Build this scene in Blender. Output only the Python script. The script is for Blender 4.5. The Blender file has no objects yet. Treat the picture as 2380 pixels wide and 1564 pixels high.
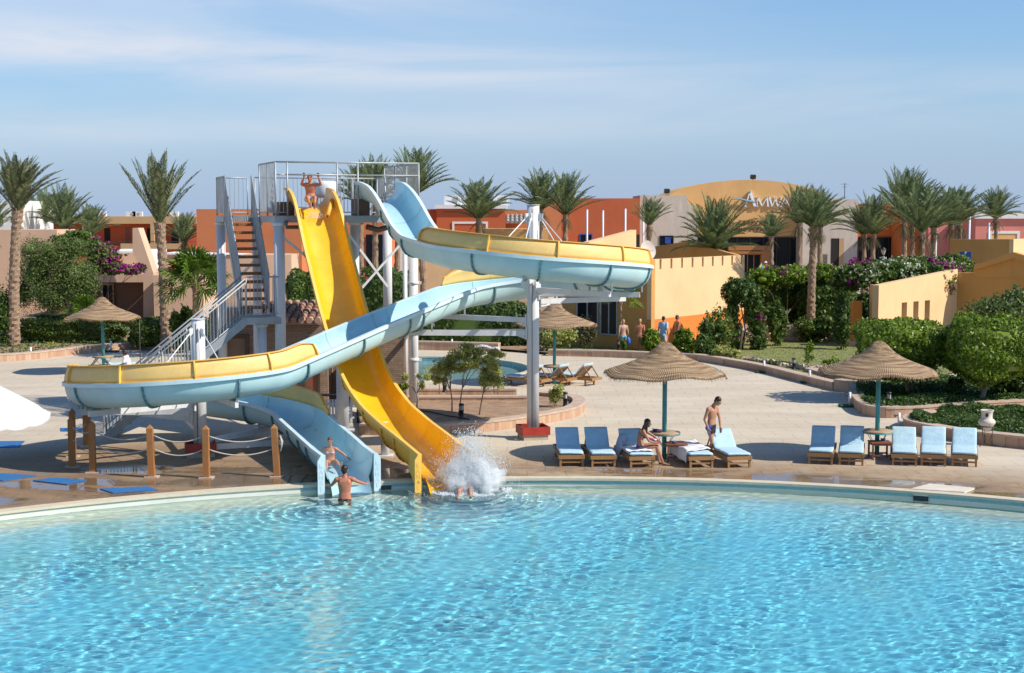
import bpy, math, random
import numpy as np
from mathutils import Vector, Matrix, Euler
sc = bpy.context.scene
COL = sc.collection
# ---------------------------------------------------------------- camera
CAMZ = 6.6; FPX = 3350.0; CX, CY = 1189.5, 782.0; HOR = 495.0
PITCH = math.atan((CY - HOR) / FPX)
cam = bpy.data.cameras.new('camera'); camo = bpy.data.objects.new('camera', cam); COL.objects.link(camo)
cam.sensor_width = 36; cam.lens = 36 * FPX / (2 * CX); cam.clip_end = 4000; cam.clip_start = .5
camo.location = (0, 0, CAMZ); camo.rotation_euler = (math.pi / 2 - PITCH, 0, 0); sc.camera = camo
# ---------------------------------------------------------------- sky and sun
SUN_EL = math.radians(41); SUN_AZ = math.radians(20)     # light travels towards -x and a little +y
sund = Vector((-math.cos(SUN_AZ) * math.cos(SUN_EL), math.sin(SUN_AZ) * math.cos(SUN_EL), -math.sin(SUN_EL)))
SL = bpy.data.lights.new('sun', 'SUN'); SL.energy = 4.3; SL.angle = math.radians(.5); SL.color = (1, .93, .82)
so = bpy.data.objects.new('sun', SL); COL.objects.link(so); so.rotation_euler = sund.to_track_quat('-Z', 'Y').to_euler()
SL.cycles.is_caustics_light = True
W = bpy.data.worlds.new('World'); sc.world = W; W.use_nodes = True
nt = W.node_tree; N = nt.nodes; LK = nt.links
sky = N.new('ShaderNodeTexSky'); sky.sky_type = 'NISHITA'; sky.sun_disc = False
sky.sun_elevation = SUN_EL; sky.sun_rotation = math.radians(110)
sky.altitude = 0; sky.air_density = 1.0; sky.dust_density = .4; sky.ozone_density = 4.5
bg = N['Background']; bg.inputs[1].default_value = .092
tc = N.new('ShaderNodeTexCoord'); sep = N.new('ShaderNodeSeparateXYZ'); LK.new(tc.outputs['Generated'], sep.inputs[0])
def wmath(op, a, b=None, c=None, clamp=False):
    n = N.new('ShaderNodeMath'); n.operation = op; n.use_clamp = clamp
    for i, v in enumerate((a, b, c)):
        if v is None: continue
        if isinstance(v, (int, float)): n.inputs[i].default_value = v
        else: LK.new(v, n.inputs[i])
    return n.outputs[0]
# thin high cirrus: noise over (azimuth, elevation), stretched sideways, densest in two bands
el = sep.outputs['Z']; azx = wmath('DIVIDE', sep.outputs['X'], sep.outputs['Y'])
comb = N.new('ShaderNodeCombineXYZ'); LK.new(azx, comb.inputs[0]); LK.new(wmath('MULTIPLY', el, 9.0), comb.inputs[1])
nz = N.new('ShaderNodeTexNoise'); nz.inputs['Scale'].default_value = 2.6; nz.inputs['Detail'].default_value = 7; nz.inputs['Roughness'].default_value = .55
nz.inputs['Distortion'].default_value = .5
LK.new(comb.outputs[0], nz.inputs['Vector'])
def band(c, w, slope=0.0):
    e = wmath('SUBTRACT', el, wmath('MULTIPLY_ADD', azx, slope, c))
    e = wmath('DIVIDE', e, w); return wmath('POWER', 2.718, wmath('MULTIPLY', wmath('MULTIPLY', e, e), -1.0))
leftw = wmath('MULTIPLY_ADD', azx, -1.9, .75, True)
bands = wmath('ADD', band(.096, .018, -.045), wmath('MULTIPLY', band(.060, .016, .01), .55))
bands = wmath('ADD', bands, wmath('MULTIPLY', band(.142, .022, -.03), wmath('MULTIPLY', leftw, .6)))
cl = wmath('MULTIPLY', wmath('MULTIPLY_ADD', nz.outputs[0], 3.6, -1.05, True), wmath('MULTIPLY', bands, wmath('MULTIPLY_ADD', leftw, .85, .22)), None, True)
cl = wmath('MULTIPLY', cl, .85)
low = wmath('POWER', wmath('SUBTRACT', 1.0, wmath('MULTIPLY', el, 5.2, None, True), None, True), 1.5)
mixh = N.new('ShaderNodeMixRGB'); LK.new(wmath('MULTIPLY', low, .93), mixh.inputs[0]); mixh.inputs[2].default_value = (3.2, 4.15, 5.95, 1)
gain = N.new('ShaderNodeMixRGB'); gain.blend_type = 'MULTIPLY'; gain.inputs[0].default_value = 1; gain.inputs[2].default_value = (.84, 1.05, 1.2, 1)
LK.new(sky.outputs[0], gain.inputs[1]); LK.new(gain.outputs[0], mixh.inputs[1])
mixc = N.new('ShaderNodeMixRGB'); LK.new(cl, mixc.inputs[0]); LK.new(mixh.outputs[0], mixc.inputs[1]); mixc.inputs[2].default_value = (6.2, 6.5, 7.2, 1)
LK.new(mixc.outputs[0], bg.inputs[0])
sc.view_settings.view_transform = 'Standard'; sc.view_settings.look = 'None'; sc.view_settings.exposure = .40; sc.view_settings.gamma = 1
cy = sc.cycles; cy.use_denoising = True; cy.max_bounces = 8; cy.transparent_max_bounces = 12; cy.sample_clamp_indirect = 6
cy.caustics_reflective = False
# ---------------------------------------------------------------- pixel -> world (photo measured at 2379 px wide)
def ray(x, y):
    dx = (x - CX) / FPX; dy = (CY - y) / FPX
    return Vector((dx, math.cos(PITCH) + dy * math.sin(PITCH), -math.sin(PITCH) + dy * math.cos(PITCH)))
def G(x, y, z=0.0):
    r = ray(x, y); t = (z - CAMZ) / r.z; return Vector((r.x * t, r.y * t, z))
def V(x, y, Y):
    r = ray(x, y); t = Y / r.y; return Vector((r.x * t, Y, CAMZ + r.z * t))
# ---------------------------------------------------------------- mesh builder
class MB:
    def __init__(s): s.v = []; s.f = []; s.m = []; s.mi = 0; s.smooth = False; s.sm = []
    def add(s, vs, fs):
        o = len(s.v); s.v += [tuple(p) for p in vs]; s.f += [tuple(i + o for i in f) for f in fs]
        s.m += [s.mi] * len(fs); s.sm += [s.smooth] * len(fs); return s
    def box(s, c, d, rz=0.0, M=None):
        hx, hy, hz = d[0] / 2, d[1] / 2, d[2] / 2; c = Vector(c)
        R = M if M is not None else Matrix.Rotation(rz, 3, 'Z')
        vs = [c + R @ Vector((sx * hx, sy * hy, sz * hz)) for sz in (-1, 1) for sx, sy in ((-1, -1), (1, -1), (1, 1), (-1, 1))]
        return s.add(vs, [(3, 2, 1, 0), (4, 5, 6, 7), (0, 1, 5, 4), (1, 2, 6, 5), (2, 3, 7, 6), (3, 0, 4, 7)])
    def bar(s, a, b, w, h, up=Vector((0, 0, 1))):      # rectangular bar from a to b
        a = Vector(a); b = Vector(b); d = (b - a); L = d.length
        if L < 1e-6: return s
        x = d / L; z = (up - x * up.dot(x))
        if z.length < 1e-4: z = Vector((1, 0, 0)) - x * x.x
        z.normalize(); y = z.cross(x); M = Matrix((x, y, z)).transposed()
        return s.box((a + b) / 2, (L, w, h), M=M)
    def tube(s, pts, r, n=8, cap=True, closed=False):
        pts = [Vector(p) for p in pts]; k = len(pts); rs = r if isinstance(r, (list, tuple)) else [r] * k
        vs = []; pu = None
        for i, p in enumerate(pts):
            t = (pts[min(i + 1, k - 1)] - pts[max(i - 1, 0)])
            if t.length < 1e-9: t = Vector((0, 0, 1))
            t.normalize()
            if pu is None: pu = Vector((0, 0, 1)) if abs(t.z) < .9 else Vector((1, 0, 0))
            u = pu - t * pu.dot(t)
            if u.length < 1e-5: u = Vector((0, 1, 0)) - t * t.y
            u.normalize(); w = t.cross(u); pu = u
            for j in range(n):
                a = 2 * math.pi * j / n; vs.append(p + (u * math.cos(a) + w * math.sin(a)) * rs[i])
        fs = [(i * n + j, i * n + (j + 1) % n, (i + 1) * n + (j + 1) % n, (i + 1) * n + j) for i in range(k - 1) for j in range(n)]
        if cap: fs += [tuple(reversed(range(n))), tuple((k - 1) * n + j for j in range(n))]
        q = s.smooth; s.smooth = n > 5; s.add(vs, fs)
        if cap: s.sm[-2:] = [False, False]
        s.smooth = q; return s
    def lathe(s, prof, n=24, c=(0, 0, 0), cap=False, jit=None):
        vs = []; k = len(prof)
        for i, (r, z) in enumerate(prof):
            for j in range(n):
                a = 2 * math.pi * j / n; rr = r; zz = z
                if jit: rr, zz = jit(i, a, r, z)
                vs.append((c[0] + rr * math.cos(a), c[1] + rr * math.sin(a), c[2] + zz))
        fs = [(i * n + j, i * n + (j + 1) % n, (i + 1) * n + (j + 1) % n, (i + 1) * n + j) for i in range(k - 1) for j in range(n)]
        if cap: fs += [tuple(reversed(range(n))), tuple((k - 1) * n + j for j in range(n))]
        q = s.smooth; s.smooth = True; s.add(vs, fs)
        if cap: s.sm[-2:] = [False, False]
        s.smooth = q; return s
    def prism(s, poly, z0, z1):            # vertical extrusion of an xy polygon (ccw); z0/z1 numbers or per-vertex lists
        n = len(poly); a = z0 if isinstance(z0, (list, tuple)) else [z0] * n; b = z1 if isinstance(z1, (list, tuple)) else [z1] * n
        vs = [(p[0], p[1], a[i]) for i, p in enumerate(poly)] + [(p[0], p[1], b[i]) for i, p in enumerate(poly)]
        fs = [tuple(reversed(range(n))), tuple(range(n, 2 * n))] + [(i, (i + 1) % n, n + (i + 1) % n, n + i) for i in range(n)]
        return s.add(vs, fs)
    def wallpoly(s, P, ux, poly, th, holes=()):
        """vertical slab: outline 'poly' of (u,z) in the plane through P along ux (unit xy), thickness th away from the viewer side"""
        ux = Vector((ux[0], ux[1], 0)); nn = Vector((-ux.y, ux.x, 0)); P = Vector((P[0], P[1], 0)); n = len(poly)
        vs = [P + ux * u + Vector((0, 0, z)) for u, z in poly] + [P + ux * u + nn * th + Vector((0, 0, z)) for u, z in poly]
        return s.add(vs, [tuple(range(n)), tuple(reversed(range(n, 2 * n)))] + [((i + 1) % n, i, n + i, n + (i + 1) % n) for i in range(n)])
    def mesh(s, name, mats, inv=None, smooth=None):
        me = bpy.data.meshes.new(name); v = np.array(s.v, dtype=np.float64).reshape(-1, 3)
        if inv is not None:
            A = np.array(inv); v = v @ A[:3, :3].T + A[:3, 3]
        me.from_pydata(v.tolist(), [], s.f)
        for m in (mats if isinstance(mats, (list, tuple)) else [mats]): me.materials.append(m)
        if len(s.f) == len(me.polygons):
            me.polygons.foreach_set('material_index', s.m)
            me.polygons.foreach_set('use_smooth', [True] * len(s.m) if smooth else s.sm)
        me.update(); return me
def fastmesh(name, v, f, mats, smooth=False):    # numpy verts (n,3), faces (m,4) or (m,3)
    me = bpy.data.meshes.new(name); v = np.asarray(v, dtype=np.float32); f = np.asarray(f, dtype=np.int32)
    k = f.shape[1]; m = len(f)
    me.vertices.add(len(v)); me.vertices.foreach_set('co', v.ravel())
    me.loops.add(m * k); me.loops.foreach_set('vertex_index', f.ravel())
    me.polygons.add(m); me.polygons.foreach_set('loop_start', np.arange(m, dtype=np.int32) * k)
    me.polygons.foreach_set('use_smooth', np.full(m, smooth))
    for q in (mats if isinstance(mats, (list, tuple)) else [mats]): me.materials.append(q)
    me.update(calc_edges=True); return me
def setp(o, label=None, cat=None, group=None, kind=None):
    if label: o['label'] = label
    if cat: o['category'] = cat
    if group: o['group'] = group
    if kind: o['kind'] = kind
    return o
def link(name, data, parent=None):
    o = bpy.data.objects.new(name, data); COL.objects.link(o); o.parent = parent; return o
def thing(name, label, cat, loc=(0, 0, 0), rz=0.0, group=None):
    o = link(name, None); o.location = loc; o.rotation_euler = (0, 0, rz); o.empty_display_size = .2
    return setp(o, label, cat, group)
def invof(o):
    M = Matrix.Identity(4)
    ch = []
    while o is not None: ch.append(o); o = o.parent
    for q in reversed(ch): M = M @ Matrix.Translation(q.location) @ q.rotation_euler.to_matrix().to_4x4() @ Matrix.Diagonal((*q.scale, 1))
    return M.inverted()
def part(name, mb, mat, parent, world=False, label=None, smooth=None):
    """world=True: the mesh was built in world coordinates; it is moved into the parent's frame"""
    inv = invof(parent) if world else None
    o = link(name, mb.mesh(name, mat, inv, smooth) if isinstance(mb, MB) else mb, parent)
    if label: o['label'] = label
    return o
def single(name, mb, mat, label=None, cat=None, group=None, kind=None, loc=None, smooth=None):
    inv = None
    if loc is None and kind is None and isinstance(mb, MB) and mb.v:     # put the origin at the thing's base
        a = np.array(mb.v); loc = (float(a[:, 0].mean()), float(a[:, 1].mean()), float(a[:, 2].min()))
        inv = Matrix.Translation(loc).inverted()
    o = link(name, mb.mesh(name, mat, inv, smooth) if isinstance(mb, MB) else mb)
    if loc is not None: o.location = loc
    return setp(o, label, cat, group, kind)
def dup(root, loc, rz=0.0, label=None, group=None, scale=None):
    r = root.copy(); COL.objects.link(r); r.location = loc; r.rotation_euler = (0, 0, rz)
    if scale is not None: r.scale = (scale,) * 3 if isinstance(scale, (int, float)) else scale
    if label: r['label'] = label
    if group: r['group'] = group
    for ch in list(root.children):
        c = ch.copy(); COL.objects.link(c); c.parent = r
        for g in list(ch.children):
            d = g.copy(); COL.objects.link(d); d.parent = c
    return r
# ---------------------------------------------------------------- materials
def srgb(r, g, b):
    f = lambda c: (c / 255 / 12.92) if c / 255 <= .04045 else ((c / 255 + .055) / 1.055) ** 2.4
    return (f(r), f(g), f(b))
class NT:
    def __init__(s, name):
        s.mat = bpy.data.materials.new(name); s.mat.use_nodes = True; s.t = s.mat.node_tree; s.n = s.t.nodes; s.l = s.t.links
        s.p = s.n['Principled BSDF']; s.out = s.n['Material Output']
    def node(s, ty, **kw):
        n = s.n.new(ty)
        for k, v in kw.items():
            if k.startswith('_'): setattr(n, k[1:], v)
            else:
                key = k.replace('__', ' '); s.set(n.inputs[key], v)
        return n
    def set(s, inp, v):
        if isinstance(v, bpy.types.NodeSocket): s.l.new(v, inp)
        elif isinstance(v, tuple) and len(v) == 3 and inp.type == 'RGBA': inp.default_value = (*v, 1)
        else: inp.default_value = v
    def math(s, op, a, b=None, c=None, clamp=False):
        n = s.n.new('ShaderNodeMath'); n.operation = op; n.use_clamp = clamp
        for i, v in enumerate((a, b, c)):
            if v is not None: s.set(n.inputs[i], v)
        return n.outputs[0]
    def mix(s, fac, a, b, mode='MIX'):
        n = s.n.new('ShaderNodeMixRGB'); n.blend_type = mode
        s.set(n.inputs[0], fac); s.set(n.inputs[1], a); s.set(n.inputs[2], b); return n.outputs[0]
    def coord(s, kind='Object', scale=None):
        if kind == 'World': o = s.n.new('ShaderNodeNewGeometry').outputs['Position']
        else: o = s.n.new('ShaderNodeTexCoord').outputs[kind]
        if scale is not None:
            m = s.n.new('ShaderNodeMapping'); s.l.new(o, m.inputs[0]); m.inputs['Scale'].default_value = scale; o = m.outputs[0]
        return o
    def noise(s, vec, scale, detail=4, rough=.55, dist=0.0):
        n = s.node('ShaderNodeTexNoise', Scale=float(scale), Detail=float(detail), Roughness=rough, Distortion=dist); s.l.new(vec, n.inputs['Vector']); return n.outputs[0]
    def ramp(s, fac, stops, interp='LINEAR'):
        n = s.n.new('ShaderNodeValToRGB'); s.l.new(fac, n.inputs[0]); e = n.color_ramp.elements; n.color_ramp.interpolation = interp
        while len(e) < len(stops): e.new(.5)
        for i, (p, c) in enumerate(stops):
            e[i].position = p; e[i].color = (*c, 1) if isinstance(c, tuple) else (c, c, c, 1)
        return n.outputs[0]
    def bump(s, h, strength=.3, dist=.02):
        n = s.node('ShaderNodeBump', Strength=strength, Distance=dist, Height=h); s.l.new(n.outputs[0], s.p.inputs['Normal']); return n
def vscale(c, k): return tuple(min(1, x * k) for x in c)
def M(name, col, rough=.6, var=.12, scale=3.0, bump=.0, bscale=40.0, metal=0.0, spec=.5, coat=0.0, space='World', stretch=(1, 1, 1), dirt=None, dirtamt=.5, sss=0, bdist=.01):
    t = NT(name); v = t.coord(space, stretch)
    n = t.noise(v, scale, 6)
    c = t.mix(t.math('MULTIPLY_ADD', n, 2.2, -.6, True), vscale(col, 1 - var), vscale(col, 1 + var))
    if dirt is not None:
        d = t.noise(v, scale * .45 + .3, 8, .65); c = t.mix(t.math('MULTIPLY', t.math('MULTIPLY_ADD', d, 4, -2.0, True), dirtamt), c, dirt)
    t.l.new(c, t.p.inputs['Base Color']); t.p.inputs['Roughness'].default_value = rough; t.p.inputs['Metallic'].default_value = metal
    t.p.inputs['Specular IOR Level'].default_value = spec
    if coat: t.p.inputs['Coat Weight'].default_value = coat; t.p.inputs['Coat Roughness'].default_value = .08
    if sss: t.p.inputs['Subsurface Weight'].default_value = sss; t.p.inputs['Subsurface Radius'].default_value = (.02, .008, .004)
    if bump: t.bump(t.noise(v, bscale, 4), bump, bdist)
    return t.mat
def leafmat(name, c0, c1, c2=None, rough=.5, transl=.3):
    """one colour per leaf, from dark to light (plus a rare third tone), slightly translucent"""
    t = NT(name); g = t.n.new('ShaderNodeNewGeometry'); r = g.outputs['Random Per Island']
    stops = [(0, c0), (.75, c1)] + ([(.9, c1), (1.0, c2)] if c2 else [])
    c = t.ramp(r, stops); big = t.noise(t.coord('World'), .9, 3)
    c = t.mix(t.math('MULTIPLY_ADD', big, 2, -.6, True), t.mix(1, c, (.72, .78, .7), 'MULTIPLY'), t.mix(1, c, (1.25, 1.2, 1.1), 'MULTIPLY'))
    t.l.new(c, t.p.inputs['Base Color']); t.p.inputs['Roughness'].default_value = rough; t.p.inputs['Specular IOR Level'].default_value = .35
    tr = t.node('ShaderNodeBsdfTranslucent', Color=c); mx = t.node('ShaderNodeMixShader'); mx.inputs[0].default_value = transl
    t.l.new(t.p.outputs[0], mx.inputs[1]); t.l.new(tr.outputs[0], mx.inputs[2]); t.l.new(mx.outputs[0], t.out.inputs[0])
    return t.mat
# ================================================================ material library
WHITE = M('white_paint', (.72, .73, .74), .45, .06, 2.0, .05, 30, dirt=(.5, .47, .42), dirtamt=.35)
COLW = M('column_paint', (.66, .665, .67), .5, .08, 1.2, .05, 30, dirt=(.45, .42, .38), dirtamt=.4, stretch=(3, 3, .6))
GALV = M('galvanised_steel', (.38, .395, .40), .5, .16, 2.5, .08, 40, metal=.25, dirt=(.26, .26, .25), dirtamt=.4)
DARKM = M('dark_metal', (.05, .05, .055), .45, .2, 3)
RUST = M('brown_metal', (.16, .09, .06), .6, .25, 5, .1, 30)
BLACK = M('black_plastic', (.018, .018, .02), .4, .2, 5)
REDP = M('red_paint', (.36, .035, .02), .5, .2, 4, .1, 30, dirt=(.22, .1, .07), dirtamt=.4)
TEAL = M('teal_painted_pole', (.04, .27, .29), .5, .2, 5, .1, 40, dirt=(.18, .2, .17), dirtamt=.5)
CONC = M('concrete', (.44, .38, .3), .85, .15, 3, .3, 25)
def slidemat(name, col, rough, coat, dirt=None, amt=.3):
    t = NT(name); v = t.coord('World'); n = t.noise(v, 1.3, 6, .6); f = t.noise(t.coord('World', (1, 1, 1)), 14, 5, .7)
    c = t.mix(t.math('MULTIPLY_ADD', n, 2.4, -.7, True), vscale(col, .88), vscale(col, 1.06))
    if dirt: c = t.mix(t.math('MULTIPLY', t.math('MULTIPLY_ADD', f, 3.2, -1.4, True), amt), c, dirt)
    t.l.new(c, t.p.inputs['Base Color']); t.p.inputs['Specular IOR Level'].default_value = .5
    t.l.new(t.math('MULTIPLY_ADD', n, .25, rough - .1, True), t.p.inputs['Roughness'])
    if coat: t.p.inputs['Coat Weight'].default_value = coat; t.p.inputs['Coat Roughness'].default_value = .12
    t.bump(n, .12, .02); return t.mat
BLUE_IN = slidemat('blue_fibreglass_channel', (.39, .61, .69), .28, .35, (.50, .66, .68), .45)
BLUE_OUT = slidemat('pale_aqua_fibreglass', (.47, .68, .70), .5, 0, (.52, .62, .60), .5)
LIP = slidemat('pale_blue_rim', (.60, .75, .80), .45, 0)
YEL_IN = slidemat('yellow_fibreglass_channel', (.86, .47, .012), .25, .45, (.80, .38, .02), .4)
YEL_OUT = slidemat('faded_yellow_fibreglass', (.84, .43, .055), .5, 0, (.78, .46, .12), .5)
YEL_GUARD = slidemat('pale_yellow_guard', (.84, .54, .17), .5, 0, (.86, .62, .28), .6)
YEL_RIM = slidemat('yellow_rim', (.88, .50, .09), .45, 0)
FLANGE = slidemat('flange_grey_blue', (.15, .30, .32), .6, 0, (.10, .17, .18), .6)
def woodmat(name, c0, c1, sc_=6.0):
    t = NT(name); v = t.coord('Object', (1, 1, .12)); n = t.noise(v, sc_ * 3, 8, .65, .4); k = t.noise(t.coord('Object'), sc_, 4)
    c = t.mix(n, c0, c1); c = t.mix(t.math('MULTIPLY_ADD', k, 3, -1.7, True), c, vscale(c0, .55))
    t.l.new(c, t.p.inputs['Base Color']); t.p.inputs['Roughness'].default_value = .55; t.bump(n, .25, .004); return t.mat
WOOD = woodmat('lounger_wood', (.24, .11, .035), (.45, .25, .10))
WOOD2 = woodmat('orange_post_wood', (.27, .10, .028), (.48, .22, .07), 4)
REDWOOD = woodmat('red_brown_wood', (.14, .04, .022), (.30, .11, .06))
CUSH = M('pale_blue_cushion', (.43, .61, .70), .85, .10, 5, .6, 13, space='Object', dirt=(.52, .58, .56), dirtamt=.4, bdist=.02)
TOWEL = M('white_towel', (.74, .74, .76), .95, .05, 10, .5, 90, space='Object')
MATBLUE = M('blue_rubber_mat', (.03, .15, .38), .55, .15, 12, .3, 90)
GREENMAT = M('green_mat', (.015, .085, .035), .9, .3, 12, .5, 120)
ROPE = M('rope', (.50, .46, .40), .9, .15, 30, .5, 90)
TERRA = M('chalky_clay', (.62, .55, .48), .8, .12, 9, .3, 30, space='Object', dirt=(.4, .28, .2), dirtamt=.5)
def stucco(name, col):
    t = NT(name); v = t.coord('World'); a = t.noise(v, .45, 5, .6); s = t.noise(t.coord('World', (1.6, 1.6, .12)), 1.4, 6, .7); f = t.noise(v, 7, 5, .7)
    c = t.mix(t.math('MULTIPLY_ADD', a, 2.4, -.7, True), vscale(col, .90), vscale(col, 1.06)); c = t.mix(t.math('MULTIPLY', t.math('MULTIPLY_ADD', s, 4.5, -2.5, True), .45), c, vscale(col, .72)); c = t.mix(t.math('MULTIPLY', t.math('MULTIPLY_ADD', f, 4, -2.2, True), .3), c, t.mix(.35, vscale(col, 1.1), (.6, .55, .48)))
    t.l.new(c, t.p.inputs['Base Color']); t.p.inputs['Roughness'].default_value = .9; t.p.inputs['Specular IOR Level'].default_value = .25; t.bump(t.noise(v, 50, 4), .25, .01); return t.mat
PEACH = stucco('peach_stucco', (.66, .44, .30))
PALEOR = stucco('pale_orange_stucco', (.80, .52, .28))
ORCH = stucco('ochre_stucco', (.72, .42, .17))
SHOCH = stucco('shaded_ochre_stucco', (.60, .31, .10))  # ochre darkened for the walls turned from the sun, shade in the colour
ORANGE = stucco('orange_band', (.70, .22, .045))
TERRAC = stucco('terracotta_stucco', (.50, .125, .05))
SALMON = stucco('salmon_orange_stucco', (.60, .21, .09))
BURNT = stucco('burnt_orange_stucco', (.62, .17, .04))
PINK = stucco('pink_stucco', (.66, .24, .19))
TAN = stucco('tan_band_stucco', (.50, .33, .17))
WHITEST = stucco('white_stucco', (.76, .75, .72))
def stonecl(name, col):
    t = NT(name); v = t.coord('World', (1, 1, .18)); n = t.noise(v, 2.6, 8, .7); b = t.noise(t.coord('World'), .35, 3)
    c = t.mix(t.math('MULTIPLY_ADD', n, 2.2, -.6, True), vscale(col, .7), vscale(col, 1.15)); c = t.mix(t.math('MULTIPLY_ADD', b, 2, -.6, True), vscale(col, .8), c)
    t.l.new(c, t.p.inputs['Base Color']); t.p.inputs['Roughness'].default_value = .8; return t.mat
TRAV = stonecl('travertine_cladding', (.64, .55, .45))
def glassdark():
    t = NT('dark_glass'); t.p.inputs['Base Color'].default_value = (.012, .016, .02, 1); t.p.inputs['Roughness'].default_value = .12; t.p.inputs['Specular IOR Level'].default_value = .12
    return t.mat
DGLASS = glassdark()
BLUEW = M('blue_window_frame', (.02, .08, .38), .4, .15, 2)
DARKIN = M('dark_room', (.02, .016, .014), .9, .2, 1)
def ledge():           # ledge-stone cladding: thin irregular courses
    t = NT('split_face_stone'); v = t.coord('World')
    sp = t.n.new('ShaderNodeSeparateXYZ'); t.l.new(v, sp.inputs[0])
    cb = t.n.new('ShaderNodeCombineXYZ'); t.l.new(t.math('ADD', sp.outputs[0], sp.outputs[1]), cb.inputs[0]); t.l.new(sp.outputs[2], cb.inputs[1])
    br = t.node('ShaderNodeTexBrick', Scale=1.0); t.l.new(cb.outputs[0], br.inputs['Vector'])
    for k, q in (('Brick Width', .34), ('Row Height', .07), ('Mortar Size', .006), ('Mortar Smooth', .2)): br.inputs[k].default_value = q
    br.inputs['Color1'].default_value = (.23, .145, .095, 1); br.inputs['Color2'].default_value = (.38, .26, .18, 1); br.inputs['Mortar'].default_value = (.10, .065, .045, 1)
    n = t.noise(v, 8, 5); c = t.mix(.5, br.outputs[0], t.mix(n, (.16, .10, .07), (.42, .30, .21)), 'MIX')
    t.l.new(c, t.p.inputs['Base Color']); t.p.inputs['Roughness'].default_value = .9
    t.bump(t.math('SUBTRACT', t.math('MULTIPLY', n, .5), br.outputs['Fac']), .8, .03); return t.mat
LEDGE = ledge()
def kerbmat():         # planter walls of upright sandstone blocks
    t = NT('pink_sandstone_blocks'); v = t.coord('World')
    sp = t.n.new('ShaderNodeSeparateXYZ'); t.l.new(v, sp.inputs[0])
    cb = t.n.new('ShaderNodeCombineXYZ'); t.l.new(t.math('ADD', t.math('MULTIPLY', sp.outputs[0], 1.0), t.math('MULTIPLY', sp.outputs[1], .55)), cb.inputs[0]); t.l.new(sp.outputs[2], cb.inputs[1])
    br = t.node('ShaderNodeTexBrick', Scale=1.0); t.l.new(cb.outputs[0], br.inputs['Vector'])
    for k, q in (('Brick Width', .16), ('Row Height', .9), ('Mortar Size', .006), ('Bias', -.1)): br.inputs[k].default_value = q
    br.offset = 0
    br.inputs['Color1'].default_value = (.52, .30, .19, 1); br.inputs['Color2'].default_value = (.66, .47, .32, 1); br.inputs['Mortar'].default_value = (.36, .25, .18, 1)
    n = t.noise(v, 6, 6, .7); c = t.mix(t.math('MULTIPLY_ADD', n, 1.6, -.5, True), t.mix(1, br.outputs[0], (.78, .76, .74), 'MULTIPLY'), br.outputs[0])
    t.l.new(c, t.p.inputs['Base Color']); t.p.inputs['Roughness'].default_value = .85; t.bump(n, .5, .015); return t.mat
KERB = kerbmat()
KERBTOP = M('sandstone_coping', (.50, .37, .28), .85, .16, 4, .4, 25)
SOIL = M('dry_soil', (.33, .21, .13), .95, .3, 3, .8, 18, bdist=.03)
def tilemat():
    t = NT('clay_roof_tile'); g = t.n.new('ShaderNodeNewGeometry'); c = t.ramp(g.outputs['Random Per Island'], [(0, (.20, .09, .06)), (.5, (.34, .17, .11)), (1, (.46, .28, .20))])
    n = t.noise(t.coord('World'), 9, 5); c = t.mix(t.math('MULTIPLY_ADD', n, 2, -.8, True), c, (.42, .31, .25)); t.l.new(c, t.p.inputs['Base Color']); t.p.inputs['Roughness'].default_value = .85; return t.mat
TILE = tilemat()
GREYTILE = M('grey_roof_tile', (.36, .37, .35), .7, .2, 4)
# vegetation
L_PALM = leafmat('palm_leaflets', (.08, .125, .055), (.26, .32, .15), (.22, .22, .10), .42, .22)
L_PALMD = leafmat('dusty_palm_leaflets', (.10, .12, .055), (.26, .28, .14), (.30, .26, .14), .45, .22)
L_HEDGE = leafmat('clipped_hedge_leaves', (.035, .07, .016), (.14, .20, .035), (.22, .15, .06), .5)
L_BRIGHT = leafmat('bright_ficus_leaves', (.055, .11, .012), (.25, .35, .035), (.28, .36, .05), .4, .35)
L_DARK = leafmat('dark_garden_leaves', (.03, .065, .016), (.115, .185, .04), (.13, .17, .05), .5)
L_MID = leafmat('garden_leaves', (.04, .08, .016), (.15, .22, .04), (.15, .19, .05), .5)
L_FERN = leafmat('feathery_leaves', (.055, .095, .028), (.19, .25, .07), (.14, .17, .06), .5)
L_OLIVE = leafmat('olive_leaves', (.26, .29, .09), (.52, .54, .17), (.52, .42, .16), .5, .4)
L_GREY = leafmat('grey_dry_leaves', (.10, .10, .05), (.22, .20, .11), (.28, .23, .14), .7)
L_MAG = leafmat('magenta_bracts', (.20, .012, .13), (.48, .03, .33), (.60, .12, .45), .5, .35)
L_WHITEFL = leafmat('white_bracts', (.45, .47, .36), (.72, .74, .62), None, .5, .3)
L_FAN = leafmat('fan_palm_leaves', (.05, .10, .012), (.16, .26, .03), (.30, .36, .07), .4, .4)
L_COVER = leafmat('ground_cover_leaves', (.03, .07, .012), (.09, .155, .03), (.16, .22, .05), .5)
L_LAWN = leafmat('lawn_blades', (.10, .13, .02), (.20, .22, .045), (.26, .21, .09), .7)
L_RED = leafmat('reddish_leaves', (.12, .03, .02), (.26, .09, .05), (.3, .2, .06), .5)
def barkmat(name, c0, c1):
    t = NT(name); v = t.coord('Object', (1, 1, 2.5)); n = t.noise(v, 9, 6, .7); t.l.new(t.mix(t.math('MULTIPLY_ADD', n, 2.4, -.7, True), c0, c1), t.p.inputs['Base Color'])
    t.p.inputs['Roughness'].default_value = .95; t.bump(n, .6, .03); return t.mat
BARKP = barkmat('palm_bark', (.15, .095, .06), (.42, .29, .19))
BARK = barkmat('pale_bark', (.17, .12, .08), (.40, .31, .22))
BARKD = barkmat('dark_bark', (.06, .04, .03), (.16, .11, .08))
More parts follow.
